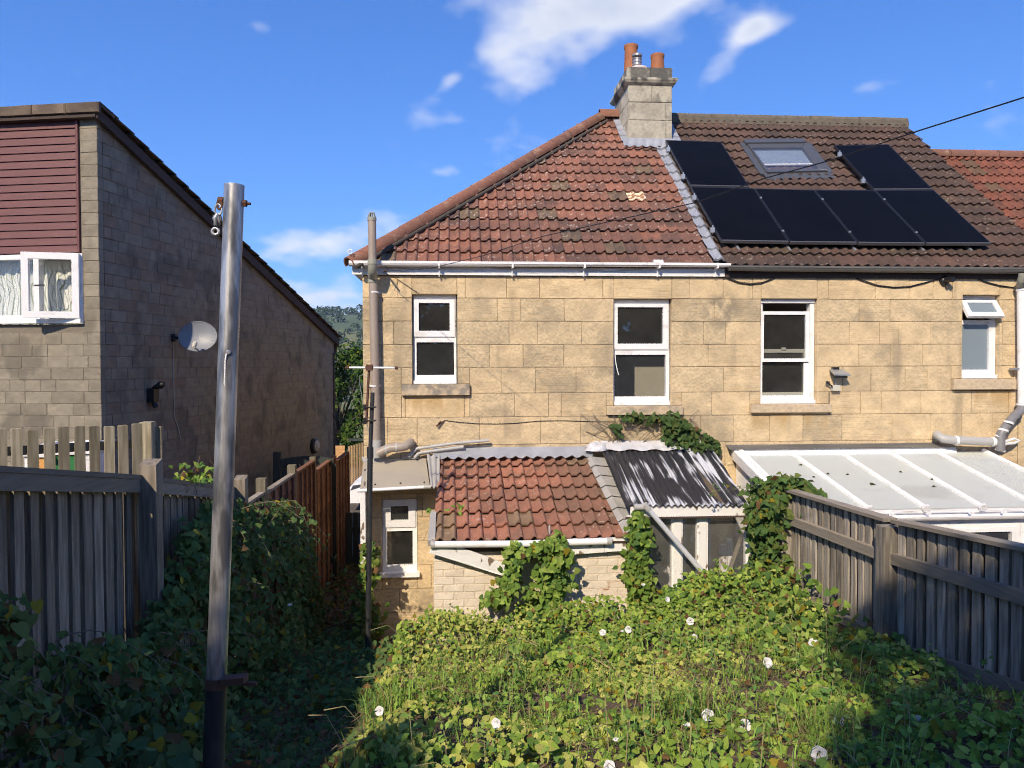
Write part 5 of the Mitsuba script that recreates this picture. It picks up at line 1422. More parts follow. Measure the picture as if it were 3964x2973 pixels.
kf = thing('picket_fence', 'greenish picket fence of the next garden in front of the block house', 'fence')
K0, K1 = EYE + ray(0, 1665) * (6.3 / np.dot(ray(0, 1665), _f)), EYE + ray(565, 1640) * (7.0 / np.dot(ray(565, 1640), _f))
kd = unit((K1 - K0) * [1, 1, 0]); kn = unit([kd[1], -kd[0], 0]); kn = kn if kn[1] < 0 else -kn
kl = np.dot(K1 - K0, kd)
ktop = lambda u: K0[2] + (K1[2] - K0[2]) * u / kl
ups = [np.dot(EYE * 0 + onP(x, 1700, K0, kn) - K0, kd) for x in (1, 60, 115, 175, 232, 290, 352, 412, 470, 530)]
stp = (ups[-1] - ups[0]) / 9
for i in range(-14, 10):
    u = ups[0] + stp * i + R.uniform(-.006, .006); t = ktop(u) + R.uniform(-.012, .012)
    w = .041
    q = [K0 * [1, 1, 0] + kd * (u + a) + kn * .012 + [0, 0, b] for a, b in ((-w, 1.0), (w, 1.0), (w, t - .006), (w - .012, t), (-w + .012, t), (-w, t - .006))]
    put(kf + '__picket', MB().slab(q, kn, .02, .003), 'm_wood_picket', rr())
for d in (.18, .85):
    a, b = K0 + kd * (ups[0] - stp * 14), K1
    z = lambda u: ktop(u) - d
    put(kf + '__rail', MB().bar([a[0], a[1], z(ups[0] - stp * 14)] - kn * .035, [b[0], b[1], z(kl)] - kn * .035, .045, .075), 'm_wood_picket', rr())
pp = onP(566, 1640, K0, kn)
put(kf + '__post', MB().box(pp[0] - .05, pp[0] + .055, pp[1] - .03, pp[1] + .08, .8, onP(566, 1634, K0, kn)[2]), 'm_wood_picket', (.9, .2))
pq = onP(605, 1652, K0, kn)
put(kf + '__picket', MB().box(pq[0] - .02, pq[0] + .035, pq[1] + .02, pq[1] + .06, .8, pq[2]), 'm_wood_picket', (.4, .6))

# things kept in the next garden, seen between the pickets
def garden_box(key, label, cat, px0, px1, pyt, Y, mt, lid=None, depth=.5):
    t = thing(key, label, cat)
    a, b = onY(px0, pyt, Y), onY(px1, pyt, Y)
    zb = float(gz(a[0], Y))
    put(t + '__body', MB().hexa([[a[0] + .03, Y, zb], [b[0] - .03, Y, zb], [b[0], Y, a[2] - .05], [a[0], Y, a[2] - .05], [a[0] + .03, Y + depth, zb], [b[0] - .03, Y + depth, zb], [b[0], Y + depth, a[2] - .05], [a[0], Y + depth, a[2] - .05]]), mt)
    put(t + '__lid', MB().slab([[a[0] - .02, Y - .03, a[2] - .05], [b[0] + .02, Y - .03, a[2] - .05], [b[0] + .02, Y + depth, a[2]], [a[0] - .02, Y + depth, a[2]]], unit([0, -.1, 1]), .045, .01), lid or mt)
garden_box('storage_bin', 'green bin with a white lid edge behind the pickets', 'bin', 205, 292, 1722, 7.6, 'm_green_plastic', 'm_upvc')
garden_box('storage_box', 'orange box behind the pickets, left of the green bin', 'box', 150, 172, 1730, 7.5, 'm_orange_board', 'm_upvc')
garden_box('storage_box', 'white box behind the pickets, left of the orange box', 'box', 93, 114, 1727, 7.5, 'm_upvc', 'm_upvc')
garden_box('storage_box', 'tall white box behind the pickets, right of the green bin', 'box', 330, 350, 1718, 7.6, 'm_upvc_dull', 'm_upvc')

gt = thing('garden_gate', 'dark green wooden gate beside the block wall at the end of the alley', 'gate')
GY = 13.0
g0, g1 = onY(1071, 1760, GY), onY(1292, 1775, GY)
for i in range(9):
    x = g0[0] + .12 + (g1[0] - g0[0] - .12) * i / 8
    put(gt + '__picket', MB().box(x - .035, x + .035, GY, GY + .02, -.2, g1[2] + .03 - .12 + .05 * math.sin(PI * i / 8)), 'm_wood_dark', rr())
k = np.linspace(0, 1, 9)
put(gt + '__top_rail', MB().grid(np.stack([A([[g0[0] + .07 + (g1[0] - g0[0] - .07) * s, GY - .03, g1[2] - .13 + .05 * math.sin(PI * s)] for s in k]), A([[g0[0] + .07 + (g1[0] - g0[0] - .07) * s, GY - .03, g1[2] + .0 + .05 * math.sin(PI * s)] for s in k]), A([[g0[0] + .07 + (g1[0] - g0[0] - .07) * s, GY + .0, g1[2] + .0 + .05 * math.sin(PI * s)] for s in k])]).transpose(1, 0, 2)), 'm_wood_dark', rr())
put(gt + '__bottom_rail', MB().box(g0[0] + .07, g1[0], GY - .03, GY - .001, .2, .32), 'm_wood_dark', rr())
put(gt + '__post', MB().box(g0[0] - .05, g0[0] + .07, GY - .05, GY + .06, -.3, g0[2] + .04), 'm_wood_dark', rr())

ag_ = thing('alley_gate', 'low dark boarded gate across the alley in front of the white car', 'gate')
for i in range(8):
    x = XL + .06 + i * .118
    put(ag_ + '__board', MB().box(x, x + .108, 14.6, 14.62, -.45, onY(1370, 1984, 14.6)[2] + R.uniform(-.01, .01)), 'm_wood_dark', rr())
for z in (-.2, .35):
    put(ag_ + '__rail', MB().box(XL + .06, XL + 1.0, 14.621, 14.66, z, z + .1), 'm_wood_dark', rr())
sf = thing('slat_fence', 'tan fence of narrow upright slats beyond the alley', 'fence')
a, b = onY(1347, 1728, 31.0), onY(1408, 1711, 31.0)
for i in range(44):
    x = a[0] + i * .105; zt = a[2] + (b[2] - a[2]) * (x - a[0]) / (b[0] - a[0]) if x < b[0] else b[2]
    put(sf + '__slat', MB().slab([[x, 31, -1.5], [x + .075, 31, -1.5], [x + .075, 31, zt], [x, 31, zt]], [0, -1, 0], .03, .004), 'm_wood_slat', rr())
for z in (-.5, .5):
    put(sf + '__rail', MB().box(a[0], a[0] + 4.6, 31.031, 31.07, z, z + .1), 'm_wood_dark', rr())
ts = thing('timber_screen', 'sunlit orange timber panel beyond the gate', 'fence panel')
a, b = onY(1288, 1726, 29.0), onY(1335, 1763, 29.0)
for i in range(14):
    z = a[2] - i * .13
    put(ts + '__plank', MB().slab([[a[0], 29, z - .124], [b[0], 29, z - .124], [b[0], 29, z], [a[0], 29, z]], [0, -1, 0], .03, .004), 'm_wood_new', rr())

# ------------------------------------------------------------------ parked car beyond the alley
car = thing('parked_car', 'white car parked beyond the alley, nose to the left', 'car')
YK = 25.0
kx, kz = onY(1347, 1960, YK)[0], onY(1380, 1986, YK)[2]
prof = [(0, .32), (0, .62), (.05, .82), (.25, .98), (1.05, 1.08), (1.25, 1.14), (1.95, 1.60), (2.5, 1.68), (3.7, 1.62), (4.25, 1.2), (4.4, .85), (4.4, .32)]
arch = lambda c: [(c + .36 * math.cos(t), .33 + .36 * math.sin(t)) for t in np.linspace(0, PI, 9)]
from shapely.geometry import Polygon
import trimesh
pg_ = Polygon(prof).difference(Polygon(arch(.82))).difference(Polygon(arch(3.45)))
mm = trimesh.creation.extrude_polygon(pg_, 1.75, engine='earcut')
vv = mm.vertices.copy(); w_ = (vv[:, 2] - .875); hgt = vv[:, 1]
w_ = w_ * np.where(hgt > 1.1, 1 - (hgt - 1.1) * .28, 1.0)
cvx = np.stack([kx + vv[:, 0], YK + .875 + w_, kz + hgt], 1)
put(car + '__body', (cvx, mm.faces), 'm_car')
for y_, key in ((YK + .0, ''),):
    sw = [(1.35, 1.13), (2.0, 1.52), (2.75, 1.57), (2.75, 1.13)]
    put(car + '__side_window', MB().slab([[kx + a, YK + .0 + (max(b - 1.1, 0) * .245) - .012, kz + b] for a, b in sw], [0, -1, 0], .01), 'm_car_glass')
    sw = [(2.82, 1.13), (2.82, 1.57), (3.6, 1.53), (3.9, 1.15)]
    put(car + '__side_window', MB().slab([[kx + a, YK + .0 + (max(b - 1.1, 0) * .245) - .012, kz + b] for a, b in sw[::-1]], [0, -1, 0], .01), 'm_car_glass')
put(car + '__windscreen', MB().slab([[kx + 1.22, YK + .14, kz + 1.16], [kx + 1.88, YK + .25, kz + 1.575], [kx + 1.88, YK + 1.5, kz + 1.575], [kx + 1.22, YK + 1.6, kz + 1.16]][::-1], unit([-.55, 0, .83]), .02), 'm_car_glass')
for cx_ in (.82, 3.45):
    for y_, sgn in ((YK + .02, -1), (YK + 1.73, 1)):
        w0 = f'{car}__wheel' + ('' if cx_ == .82 and sgn < 0 else '_001' if cx_ > 1 and sgn < 0 else '_002' if cx_ < 1 else '_003')
        c = A([kx + cx_, y_, kz + .32])
        put(w0 + '__tyre', MB().lathe(c + [0, .11, 0], [0, -1, 0], [(-.1, .22), (-.1, .30), (-.06, .32), (.07, .32), (.11, .30), (.115, .23)], 22), 'm_tyre', smooth=True)
        m = MB()
        for i in range(5):
            t = i / 5 * 2 * PI
            m.bar(c + [.03 * math.cos(t), -.012, .03 * math.sin(t)], c + [.22 * math.cos(t), -.006, .22 * math.sin(t)], .05, .02, [0, 1, 0])
        m.lathe(c + [0, .005, 0], [0, -1, 0], [(0, .235), (.012, .235), (.012, .2)], 22)
        put(w0 + '__rim', m, 'm_chrome')
for y_ in (YK - .006, YK + 1.46):
    put(car + '__headlight', MB().slab([[kx + .06, y_, kz + .72], [kx + .42, y_, kz + .83], [kx + .46, y_, kz + .93], [kx + .16, y_, kz + .90]], [0, -1, 0], .3, .01), 'm_chrome')

# ------------------------------------------------------------------ poles, pulley, cables
lp2 = thing('washing_line_pole', 'leaning galvanised steel pole with a pulley at its top', 'pole')
at_d = lambda px, py, d: EYE + ray(px, py) * (d / np.dot(ray(px, py), _f))
PD = 3.0
pt0, pm_ = at_d(907, 720, PD), at_d(838, 2640, PD - .03)
put(lp2 + '__tube', MB().tube([pm_, pt0], .0378, 28), 'm_galv', smooth=True)
ax_ = unit(pt0 - pm_)
put(lp2 + '__rim', MB().tube([pt0 - ax_ * .002, pt0 + ax_ * .003], .0385, 28), 'm_zinc', smooth=False)
gp0 = pm_ - ax_ * ((pm_[2] - 1.25) / ax_[2])
put(lp2 + '__ground_socket', MB().tube([gp0, pm_ + ax_ * .0], .0395, 24), 'm_dark_paint', smooth=True)
put(lp2 + '__clamp', MB().tube([pm_ - ax_ * .02, pm_ + ax_ * .02], .043, 24).bar(pm_ + [.03, -.02, .012], pm_ + [.12, -.03, .022], .05, .025).bar(pm_ + [.1, -.02, .0], pm_ + [.16, -.03, .0], .014, .014), 'm_rust')
e = at_d(905, 795, PD)
ea, eb = at_d(852, 778, PD), at_d(970, 789, PD)
put(lp2 + '__eye_bolt', MB().tube([ea, eb], .0055, 8).lathe(at_d(945, 787, PD), unit(eb - ea), [(-.01, .014), (.01, .014)], 6).lathe(at_d(858, 778, PD), unit(eb - ea), [(-.012, .016), (.008, .016)], 8), 'm_rust')
th_ = np.linspace(0, 2 * PI, 15)
r0 = at_d(850, 793, PD - .01)
put(lp2 + '__eye', MB().tube([r0 + [.014 * math.cos(t) * .6, 0, .018 * math.sin(t)] for t in th_], .0048, 6, caps=False), 'm_rust', smooth=True)
pu = thing('pulley', 'grey metal pulley hanging from the bolt of the galvanised pole', 'pulley')
r1 = at_d(845, 812, PD - .01)
put(pu + '__shackle', MB().tube([r1 + [.016 * math.sin(t) * .8, .0, .022 * math.cos(t)] for t in th_], .004, 6, caps=False), 'm_zinc', smooth=True)
r2 = at_d(838, 852, PD - .01)
put(pu + '__cheek', MB().tube([at_d(842, 826, PD - .02), at_d(833, 845, PD - .025), at_d(834, 872, PD - .02)], [.006, .011, .006], 8).tube([at_d(846, 826, PD), at_d(850, 846, PD), at_d(846, 872, PD)], [.006, .011, .006], 8), 'm_zinc', smooth=True)
put(pu + '__wheel', MB().lathe(r2, unit([1, .25, .1]), [(-.011, .022), (-.004, .017), (.004, .017), (.011, .022)], 16), 'm_dark_grey_pipe', smooth=False)
r3_ = at_d(834, 896, PD - .01)
put(pu + '__ring', MB().tube([r3_ + [.0125 * math.sin(t), 0, .0125 * math.cos(t)] for t in np.linspace(0, 2 * PI, 19)], .0062, 8, caps=False), 'm_zinc', smooth=True)
put(lp2 + '__cord', MB().tube([at_d(881, 1363, PD - .045), at_d(875, 1375, PD - .055), at_d(872, 1400, PD - .05), at_d(868, 1525, PD - .046)], .0032, 6), 'm_upvc', smooth=True)
put(lp2 + '__cord_bolt', MB().lathe(at_d(884, 1364, PD - .03), unit(ray(884, 1364)) * -1, [(-.01, .010), (.022, .010), (.026, .006)], 8), 'm_zinc')

bp = thing('black_pole', 'thin black painted pole with a rusty rod and white crossbar strapped to its top', 'pole')
BD = 7.55
b0, b1, b2 = at_d(1423, 2540, BD), at_d(1433, 1750, BD), at_d(1442.5, 1519, BD)
b0[2] = min(b0[2], float(gz(b0[0], b0[1])) - .02)
put(bp + '__tube', MB().tube([b0, b1], .0275, 14), 'm_dark_paint', smooth=True)
put(bp + '__upper_tube', MB().tube([b1, b2], .0205, 14), 'm_dark_paint', smooth=True)
put(bp + '__sleeve', MB().tube([b1 - [0, 0, .06], b1 + [0, 0, .05]], .0325, 14), 'm_dark_paint', smooth=True)
r0, r1 = at_d(1418, 1640, BD - .03), at_d(1429, 1416, BD - .03)
put(bp + '__rod', MB().tube([r0, r1], .0125, 8), 'm_rust', smooth=True)
put(bp + '__crossbar', MB().tube([at_d(1352, 1423, BD - .03), at_d(1528, 1424, BD - .03)], .0105, 8), 'm_upvc', smooth=True)
put(bp + '__crossbar_end', MB().tube([at_d(1336, 1425, BD - .03), at_d(1352, 1423, BD - .03)], .011, 8).tube([at_d(1528, 1424, BD - .03), at_d(1540, 1424, BD - .03)], .014, 8).tube([at_d(1537, 1420, BD - .03), at_d(1537, 1434, BD - .03)], .006, 6), 'm_rust', smooth=True)
c = at_d(1430, 1423, BD - .03); put(bp + '__bracket', MB().box(c[0] - .03, c[0] + .03, c[1] - .03, c[1] + .03, c[2] - .03, c[2] + .03).box(c[0] - .04, c[0] + .04, c[1] - .012, c[1] + .012, c[2] - .012, c[2] + .012), 'm_rust')
m = MB()
for py in (1577, 1629):
    c = at_d(1433, py, BD - .015); m.box(c[0] - .055, c[0] + .05, c[1] - .035, c[1] + .035, c[2] - .006, c[2] + .006).tube([c + [-.06, 0, 0], c + [.06, 0, .004]], .008, 6)
    m.box(c[0] - .065, c[0] - .04, c[1] - .03, c[1], c[2] - .03, c[2] + .03)
put(bp + '__strap', m, 'm_black')
put(bp + '__stay_wire', MB().tube([at_d(1425, 1462, BD), at_d(1408, 1450, BD), at_d(1392, 1455, BD), at_d(1393, 1490, BD), at_d(1400, 1530, BD), at_d(1410, 1600, BD), at_d(1420, 1640, BD), at_d(1432, 1690, BD)], .0035, 5), 'm_zinc', smooth=True)

cbl = thing('overhead_cable', 'black cable strung across the roofs from the upper right to the eaves', 'cable')
a, b = onY(1490, 1050, YW - .3), at_d(3964, 377, 3.2)
d = b - a
pts = []
for s in np.linspace(0, 1.35, 40):
    p = a + d * s; p[2] -= .15 * 4 * s * (1.35 - s) / 1.35 ** 2 * 0 + 0
    pts.append(p)
tgt = [(3964, 377), (3560, 505), (3210, 622), (2960, 690), (2690, 785), (2100, 915), (1870, 990), (1660, 1040), (1490, 1050)]
pts = [a + d * 1.5 + [0, 0, .28], a + d * 1.25 + [0, 0, .12]]
for x, y in tgt:
    r_ = ray(x, y)
    # point of the vertical plane through a and b that this ray meets
    n_ = unit([d[1], -d[0], 0]); pts.append(onP(x, y, a, n_))
put(cbl + '__line', MB().tube(pts, .0034, 6), 'm_black', smooth=True)
e = onY(1497, 1048, YW - .3)
put(cbl + '__anchor', MB().tube([e, onY(1490, 1050, EY)], .012, 6).tube([onY(1480, 1052, YW - .27), onY(1540, 1082, YW - .015)], .0035, 5), 'm_rust', smooth=True)
put(house + '__telephone_wire', MB().tube([onY(1540, 1082, YW - .012), onY(1622, 1137, YW - .012)], .004, 5), 'm_black', smooth=True)
rs = thing('copper_ring', 'small pale ring on a copper stalk at the corner of the eaves', 'ring')
c = onY(1356, 975, EY - .1)
put(rs + '__ring', MB().tube([c + [.026 * math.cos(t), 0, .026 * math.sin(t)] for t in np.linspace(.3, 2 * PI - .3, 15)], .008, 6), 'm_upvc', smooth=True)
put(rs + '__stalk', MB().tube([c + [.03, 0, -.02], onY(1370, 1000, EY - .08), onY(1376, 1012, EY - .05)], .006, 5), 'm_hip', smooth=True)
# ------------------------------------------------------------------ leaves
_o = A([[-.20, -.13], [-.38, -.03], [-.43, .20], [-.34, .50], [-.17, .78]])
_hv = [[0, 0, 0], [0, .36, 0], [0, .70, 0], [0, 1, 0]] + [[a, b, 0] for a, b in _o] + [[-a, b, 0] for a, b in _o]
HEART = (A([[a, b, abs(a) * .30 - .10 * b * b] for a, b, _ in _hv]),
         A([[0, 5, 4], [0, 6, 5], [0, 1, 6], [1, 7, 6], [1, 2, 7], [2, 8, 7], [2, 3, 8], [0, 9, 10], [0, 10, 11], [0, 11, 1], [1, 11, 12], [1, 12, 2], [2, 12, 13], [2, 13, 3]]))
OVAL = (A([[0, 0, 0], [-.24, .35, .05], [-.2, .7, .03], [0, 1, -.06], [.2, .7, .03], [.24, .35, .05]]), A([[0, 5, 1], [1, 5, 4], [1, 4, 2], [2, 4, 3]]))
QUAD = (A([[0, 0, 0], [-.32, .5, .06], [0, 1, 0], [.32, .5, .06]]), A([[0, 3, 1], [1, 3, 2]]))


def leaves(pos, nrm, size, tpl, droop=.35, spread=.5, g=G):
    """One leaf at each position, its face turned roughly along nrm and its tip hanging downwards."""
    n = len(pos)
    nn = nrm + g.normal(0, spread, (n, 3)); nn /= np.linalg.norm(nn, axis=1, keepdims=True)
    tip = g.normal(0, 1, (n, 3)) + A([0, 0, -droop * 3])
    tip -= nn * (tip * nn).sum(1, keepdims=True); tip /= np.linalg.norm(tip, axis=1, keepdims=True)
    sd = np.cross(tip, nn)
    tv, tf = tpl
    size = np.broadcast_to(size, (n,))
    wv_ = g.uniform(.8, 1.2, (n, 1, 1)); curl = g.uniform(-1.2, 2.6, (n, 1, 1)); bend = g.uniform(-.15, .55, (n, 1)); twist = g.normal(0, .22, (n, 1))
    v = pos[:, None] + size[:, None, None] * (sd[:, None] * tv[None, :, :1] * wv_ + tip[:, None] * tv[None, :, 1:2] + nn[:, None] * (tv[None, :, 2:3] * curl - (bend * tv[None, :, 1] ** 2 + twist * tv[None, :, 0] * tv[None, :, 1])[..., None]))
    f = (np.arange(n)[:, None, None] * len(tv) + tf[None]).reshape(-1, 3)
    return v.reshape(-1, 3), f, len(tv)


GREENS = A([[.15, .25, .05], [.20, .32, .06], [.27, .39, .08], [.12, .22, .06], [.32, .42, .10]])
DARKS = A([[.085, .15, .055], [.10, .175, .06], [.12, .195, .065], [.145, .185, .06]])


def tint(n, pal, yellow=.06, brown=.05, g=G, jit=.22):
    c = pal[g.integers(0, len(pal), n)] * g.uniform(1 - jit, 1 + jit, (n, 1))
    r = g.random(n)
    c[r < yellow] = A([.30, .25, .035]) * g.uniform(.6, 1.3, ((r < yellow).sum(), 1))
    b = (r > yellow) & (r < yellow + brown)
    c[b] = A([.16, .095, .045]) * g.uniform(.6, 1.4, (b.sum(), 1))
    return c


def foliage(key, pos, nrm, size, pal, tpl=HEART, yellow=.06, brown=.05, **kw):
    v, f, k = leaves(pos, nrm, size, tpl, **kw)
    return put(key, (v, f), 'm_leaf', smooth=True, color=np.repeat(tint(len(pos), pal, yellow, brown), k, 0))


def ribbon_stems(key, paths, rad, mt='m_twig', rnd=None):
    m = MB()
    for p in paths:
        m.tube(p, np.linspace(rad, rad * .5, len(p)), 4, caps=False)
    return put(key, m, mt, rnd)


# ------------------------------------------------------------------ ground cover of bindweed, with grass and dead stems
def lump(x, y, s=1.0, seed=4):
    return meshkit.fbm(np.stack([np.asarray(x) * s, np.asarray(y) * s, np.zeros_like(x)], -1), 3, seed)


n = 66000
x = G.uniform(-2.0, 3.36, n); y = np.where(x < -.95, G.uniform(2.6, 9.7, n), G.uniform(2.6, 8.35, n))
den = sm(.36, .56, lump(x, y, 1.5)) * .85 + .13 + .5 * sm(6.6, 7.6, y) + .25 * (y < 4.6) * (x > .3)
den = np.where((x > .05) & (x < 1.86) & (y > 8.0), 0, den)
den = np.where((x < -.45) & (x > -1.0) & (y > 7.7), .12, den)
den = np.where(x < -.65, den * .75, den)
den *= sm(2.4, 5.5, y) * .45 + .55
keep = G.random(n) < den * .66
x, y = x[keep], y[keep]
hh = .02 + .20 * sm(.36, .72, lump(x, y, 1.15)) * G.random(len(x)) ** .6 + .07 * G.random(len(x)) * sm(.4, .6, lump(x, y, 4.0, 9))
hh += (.16 * sm(6.7, 7.7, y) * sm(.35, .6, lump(x, y, 2.2, 12)) + .28 * sm(1.9, 2.9, x) * sm(6.0, 7.5, y)) * G.random(len(x)) ** .5
hh *= np.where(x < -.55, .7, 1)
pos = np.stack([x, y, gz(x, y) + hh], -1)
nrm = np.tile(A([-.28, -.62, .78]), (len(x), 1))
yel = sm(.50, .66, lump(x, y, .9, 21)) * (x > -.6)
sz = G.uniform(.018, .054, len(x)) * (1 + .25 * (x < -.5)) * np.where(y < 4.7, 1.15, 1)
v, f, k = leaves(pos, nrm, sz, HEART, droop=.15, spread=.38)
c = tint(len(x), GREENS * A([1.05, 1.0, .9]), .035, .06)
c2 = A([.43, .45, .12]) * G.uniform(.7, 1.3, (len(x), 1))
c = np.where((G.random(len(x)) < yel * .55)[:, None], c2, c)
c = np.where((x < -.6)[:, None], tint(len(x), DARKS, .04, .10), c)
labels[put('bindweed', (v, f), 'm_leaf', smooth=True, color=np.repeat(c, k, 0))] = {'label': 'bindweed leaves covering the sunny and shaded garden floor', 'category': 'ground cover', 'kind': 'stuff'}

# dead stems lying on the soil
m = MB()
for i in range(2600):
    x0, y0 = G.uniform(-1.5, 3.3), G.uniform(3.2, 8.0)
    t = G.uniform(0, 2 * PI); L = G.uniform(.08, .35)
    p = [[x0, y0, 0], [x0 + L * .5 * math.cos(t), y0 + L * .5 * math.sin(t), G.uniform(.0, .07)], [x0 + L * math.cos(t + .4), y0 + L * math.sin(t + .4), .0]]
    p = A(p); p[:, 2] += gz(p[:, 0], p[:, 1]) + .03
    m.tube(p, .0028, 3, caps=False)
v_, f_ = m.get()
labels[put('dead_stems', (v_, f_), 'm_deadstem', (.5, .5))] = {'label': 'dry brown stems strewn over the garden soil', 'category': 'plant litter', 'kind': 'stuff'}

# grass
def blades(cx, cy, n, rad, hgt, lean=1.05):
    x = cx + G.normal(0, rad, n); y = cy + G.normal(0, rad, n)
    h = hgt * G.uniform(.5, 1.15, n); t = G.uniform(0, 2 * PI, n); d = np.stack([np.cos(t), np.sin(t), 0 * t], -1)
    b = np.stack([x, y, gz(x, y) + .01], -1); s = np.stack([-np.sin(t), np.cos(t), 0 * t], -1) * G.uniform(.0022, .0048, n)[:, None]
    ln = G.uniform(.2, 1, n)[:, None] * lean
    mid = b + d * ln * h[:, None] * .35 + A([0, 0, 1]) * h[:, None] * .62
    tp = b + d * ln * h[:, None] * .95 + A([0, 0, 1]) * h[:, None] * (1 - .35 * ln)
    v = np.stack([b - s, b + s, mid - s * .8, mid + s * .8, tp], 1).reshape(-1, 3)
    f = (np.arange(n)[:, None, None] * 5 + A([[0, 1, 3], [0, 3, 2], [2, 3, 4]])[None]).reshape(-1, 3)
    return v, f, n


tufts = [(-.42, 5.35, 150, .10, .26), (-.6, 5.75, 90, .08, .22), (1.42, 4.62, 190, .10, .26), (1.0, 5.6, 70, .12, .18), (.45, 5.75, 80, .13, .2), (.0, 6.1, 60, .12, .18), (.75, 7.0, 60, .1, .2), (2.1, 5.3, 60, .12, .2),
         (2.0, 4.05, 110, .08, .24), (2.45, 4.6, 50, .12, .22), (-.35, 4.4, 80, .12, .2), (.3, 5.0, 60, .15, .17), (1.6, 6.4, 60, .14, .18), (.2, 7.2, 40, .1, .2), (2.7, 5.6, 40, .12, .2), (1.2, 3.9, 50, .1, .2), (-.1, 6.7, 60, .14, .16)]
for i in range(115):
    tufts.append((G.uniform(-.5, 3.2), G.uniform(3.6, 7.6), 26, .15, .16))
mv, mf, mc, off_n = [], [], [], 0
for t in tufts:
    v, f, n = blades(*t)
    mv.append(v); mf.append(f + off_n); off_n += len(v)
    c = A([[.22, .36, .075]]) * G.uniform(.6, 1.45, (n, 1)) * A([[1, 1, 1]]); dry = G.random(n) < .13; c[dry] = A([.30, .26, .11]) * G.uniform(.7, 1.2, (dry.sum(), 1))
    mc.append(np.repeat(c, 5, 0))
labels[put('grass', (np.vstack(mv), np.vstack(mf)), 'm_leaf', smooth=True, color=np.vstack(mc))] = {'label': 'loose tufts of long grass among the bindweed', 'category': 'grass', 'kind': 'stuff'}

# weeds of other kinds: narrow leaves round upright stalks, and pale dry seed stalks
pw, nw, sw, stk = [], [], [], []
for i in range(150):
    x0, y0 = G.uniform(-.5, 3.2), G.uniform(3.4, 7.9); h = G.uniform(.12, .38); k = 13
    t = np.linspace(.1, 1, k); a = np.arange(k) * 2.4 + G.uniform(0, 6)
    b = A([x0, y0, float(gz(x0, y0))]); ln = A([G.normal(0, .18), G.normal(0, .18), 1]) * h
    c_ = b + ln * t[:, None]; d = np.stack([np.cos(a), np.sin(a), 0 * a + .5], -1)
    pw.append(c_ + d * .012); nw.append(d * .5 + A([-.2, -.4, .8])); sw.append(G.uniform(.035, .075, k) * (1.15 - .5 * t)); stk.append(np.stack([b, b + ln * .5, b + ln]))
v, f, k = leaves(np.vstack(pw), np.vstack(nw), np.concatenate(sw), OVAL, droop=.1, spread=.3)
labels[put('weeds', (v, f), 'm_leaf', smooth=True, color=np.repeat(tint(len(v) // k, GREENS * A([.95, 1.0, 1.1]), .02, .03), k, 0))] = {'label': 'upright narrow-leaved weeds standing among the bindweed', 'category': 'weeds', 'kind': 'stuff'}
m = MB()
for p in stk:
    m.tube(p, [.003, .0025, .0015], 4, caps=False)
for i in range(70):
    x0, y0 = G.uniform(-.6, 3.1), G.uniform(3.3, 7.6); h = G.uniform(.22, .5); t = G.uniform(0, 2 * PI); b = A([x0, y0, float(gz(x0, y0))]); d = A([math.cos(t), math.sin(t), 0]) * h
    m.tube([b, b + d * .12 + [0, 0, h * .6], b + d * .4 + [0, 0, h * .85], b + d * .75 + [0, 0, h * .75]], [.002, .0018, .0015, .003], 4, caps=False)
labels[put('dry_stalks', m, 'm_drystalk')] = {'label': 'pale dry stalks arching over the leaves', 'category': 'plant litter', 'kind': 'stuff'}

# ------------------------------------------------------------------ climbers
def climber(key, label, cat='climbing plant', pos=None, nrm=None, size=.06, pal=GREENS, stems=(), srad=.004, stem_mat='m_twig', **kw):
    t = thing(key, label, cat)
    fk = foliage(t + '__foliage', pos, nrm, size, pal, **kw)
    labels[fk] = {'kind': 'stuff'}
    if stems:
        labels[ribbon_stems(t + '__stem', stems, srad, stem_mat)] = {'kind': 'stuff'}
    return t


def shoots(starts, dirs, length, k=15, sag=.5, wob=.05):
    """Trailing shoots: (positions of their leaves, their stems)."""
    P_, S_ = [], []
    for a, d in zip(starts, dirs):
        L = length * R.uniform(.5, 1.2); t = np.linspace(0, 1, k); d = unit(d)
        w = np.cumsum(G.normal(0, wob, (k, 3)), 0) * L * .5
        p = A(a) + d * (t * L)[:, None] + w + A([0, 0, -1]) * (sag * L * t ** 2)[:, None]
        S_.append(p[::2]); P_.append(p + G.normal(0, .012, (k, 3)))
    return np.vstack(P_), S_


# over the left fence
n = 15000
y = G.uniform(1.2, 10.6, n); u = G.random(n)
ztop = np.interp(y, [1.2, 3.2, 3.7, 4.3, 4.8, 5.2, 5.45, 6.0, 6.6, 7.2, 7.7, 8.5, 9.3, 10.0, 10.6], [2.6, 2.5, 2.25, 2.05, 1.88, 1.95, 2.15, 2.36, 2.34, 2.2, 1.98, 2.02, 1.8, 1.4, .7])
ztop = ztop + (meshkit.fbm(np.stack([y * 1.7, y * 0, y * 0], -1), 3, 3) - .5) * .35
gb = gz(np.full(n, -1.7), y)
z = gb + .02 + (ztop - gb) * u ** .8
bul = .68 * np.interp(y, [1.2, 3, 5, 6, 8, 10.6], [.45, .5, .42, .40, .45, .3]) * (1.05 - .75 * (z - gb) / np.maximum(ztop - gb, .1)) * (.55 + .9 * lump(y, z * 1.0, 1.6, 31)) + .10
depth_ = G.random(n) ** .5
x = XL + .07 + bul * depth_
nrm = np.stack([np.full(n, .85), np.full(n, -.45), .35 + .3 * (z > ztop - .2)], -1)
keep = lump(y * 1.0, z * 1.0, 2.4, 77) > .36 + .10 * ((z - gb) / np.maximum(ztop - gb, .1))
x, y, z, nrm = x[keep], y[keep], z[keep], nrm[keep]; n = len(x)
sz = G.uniform(.028, .088, n)
st = []
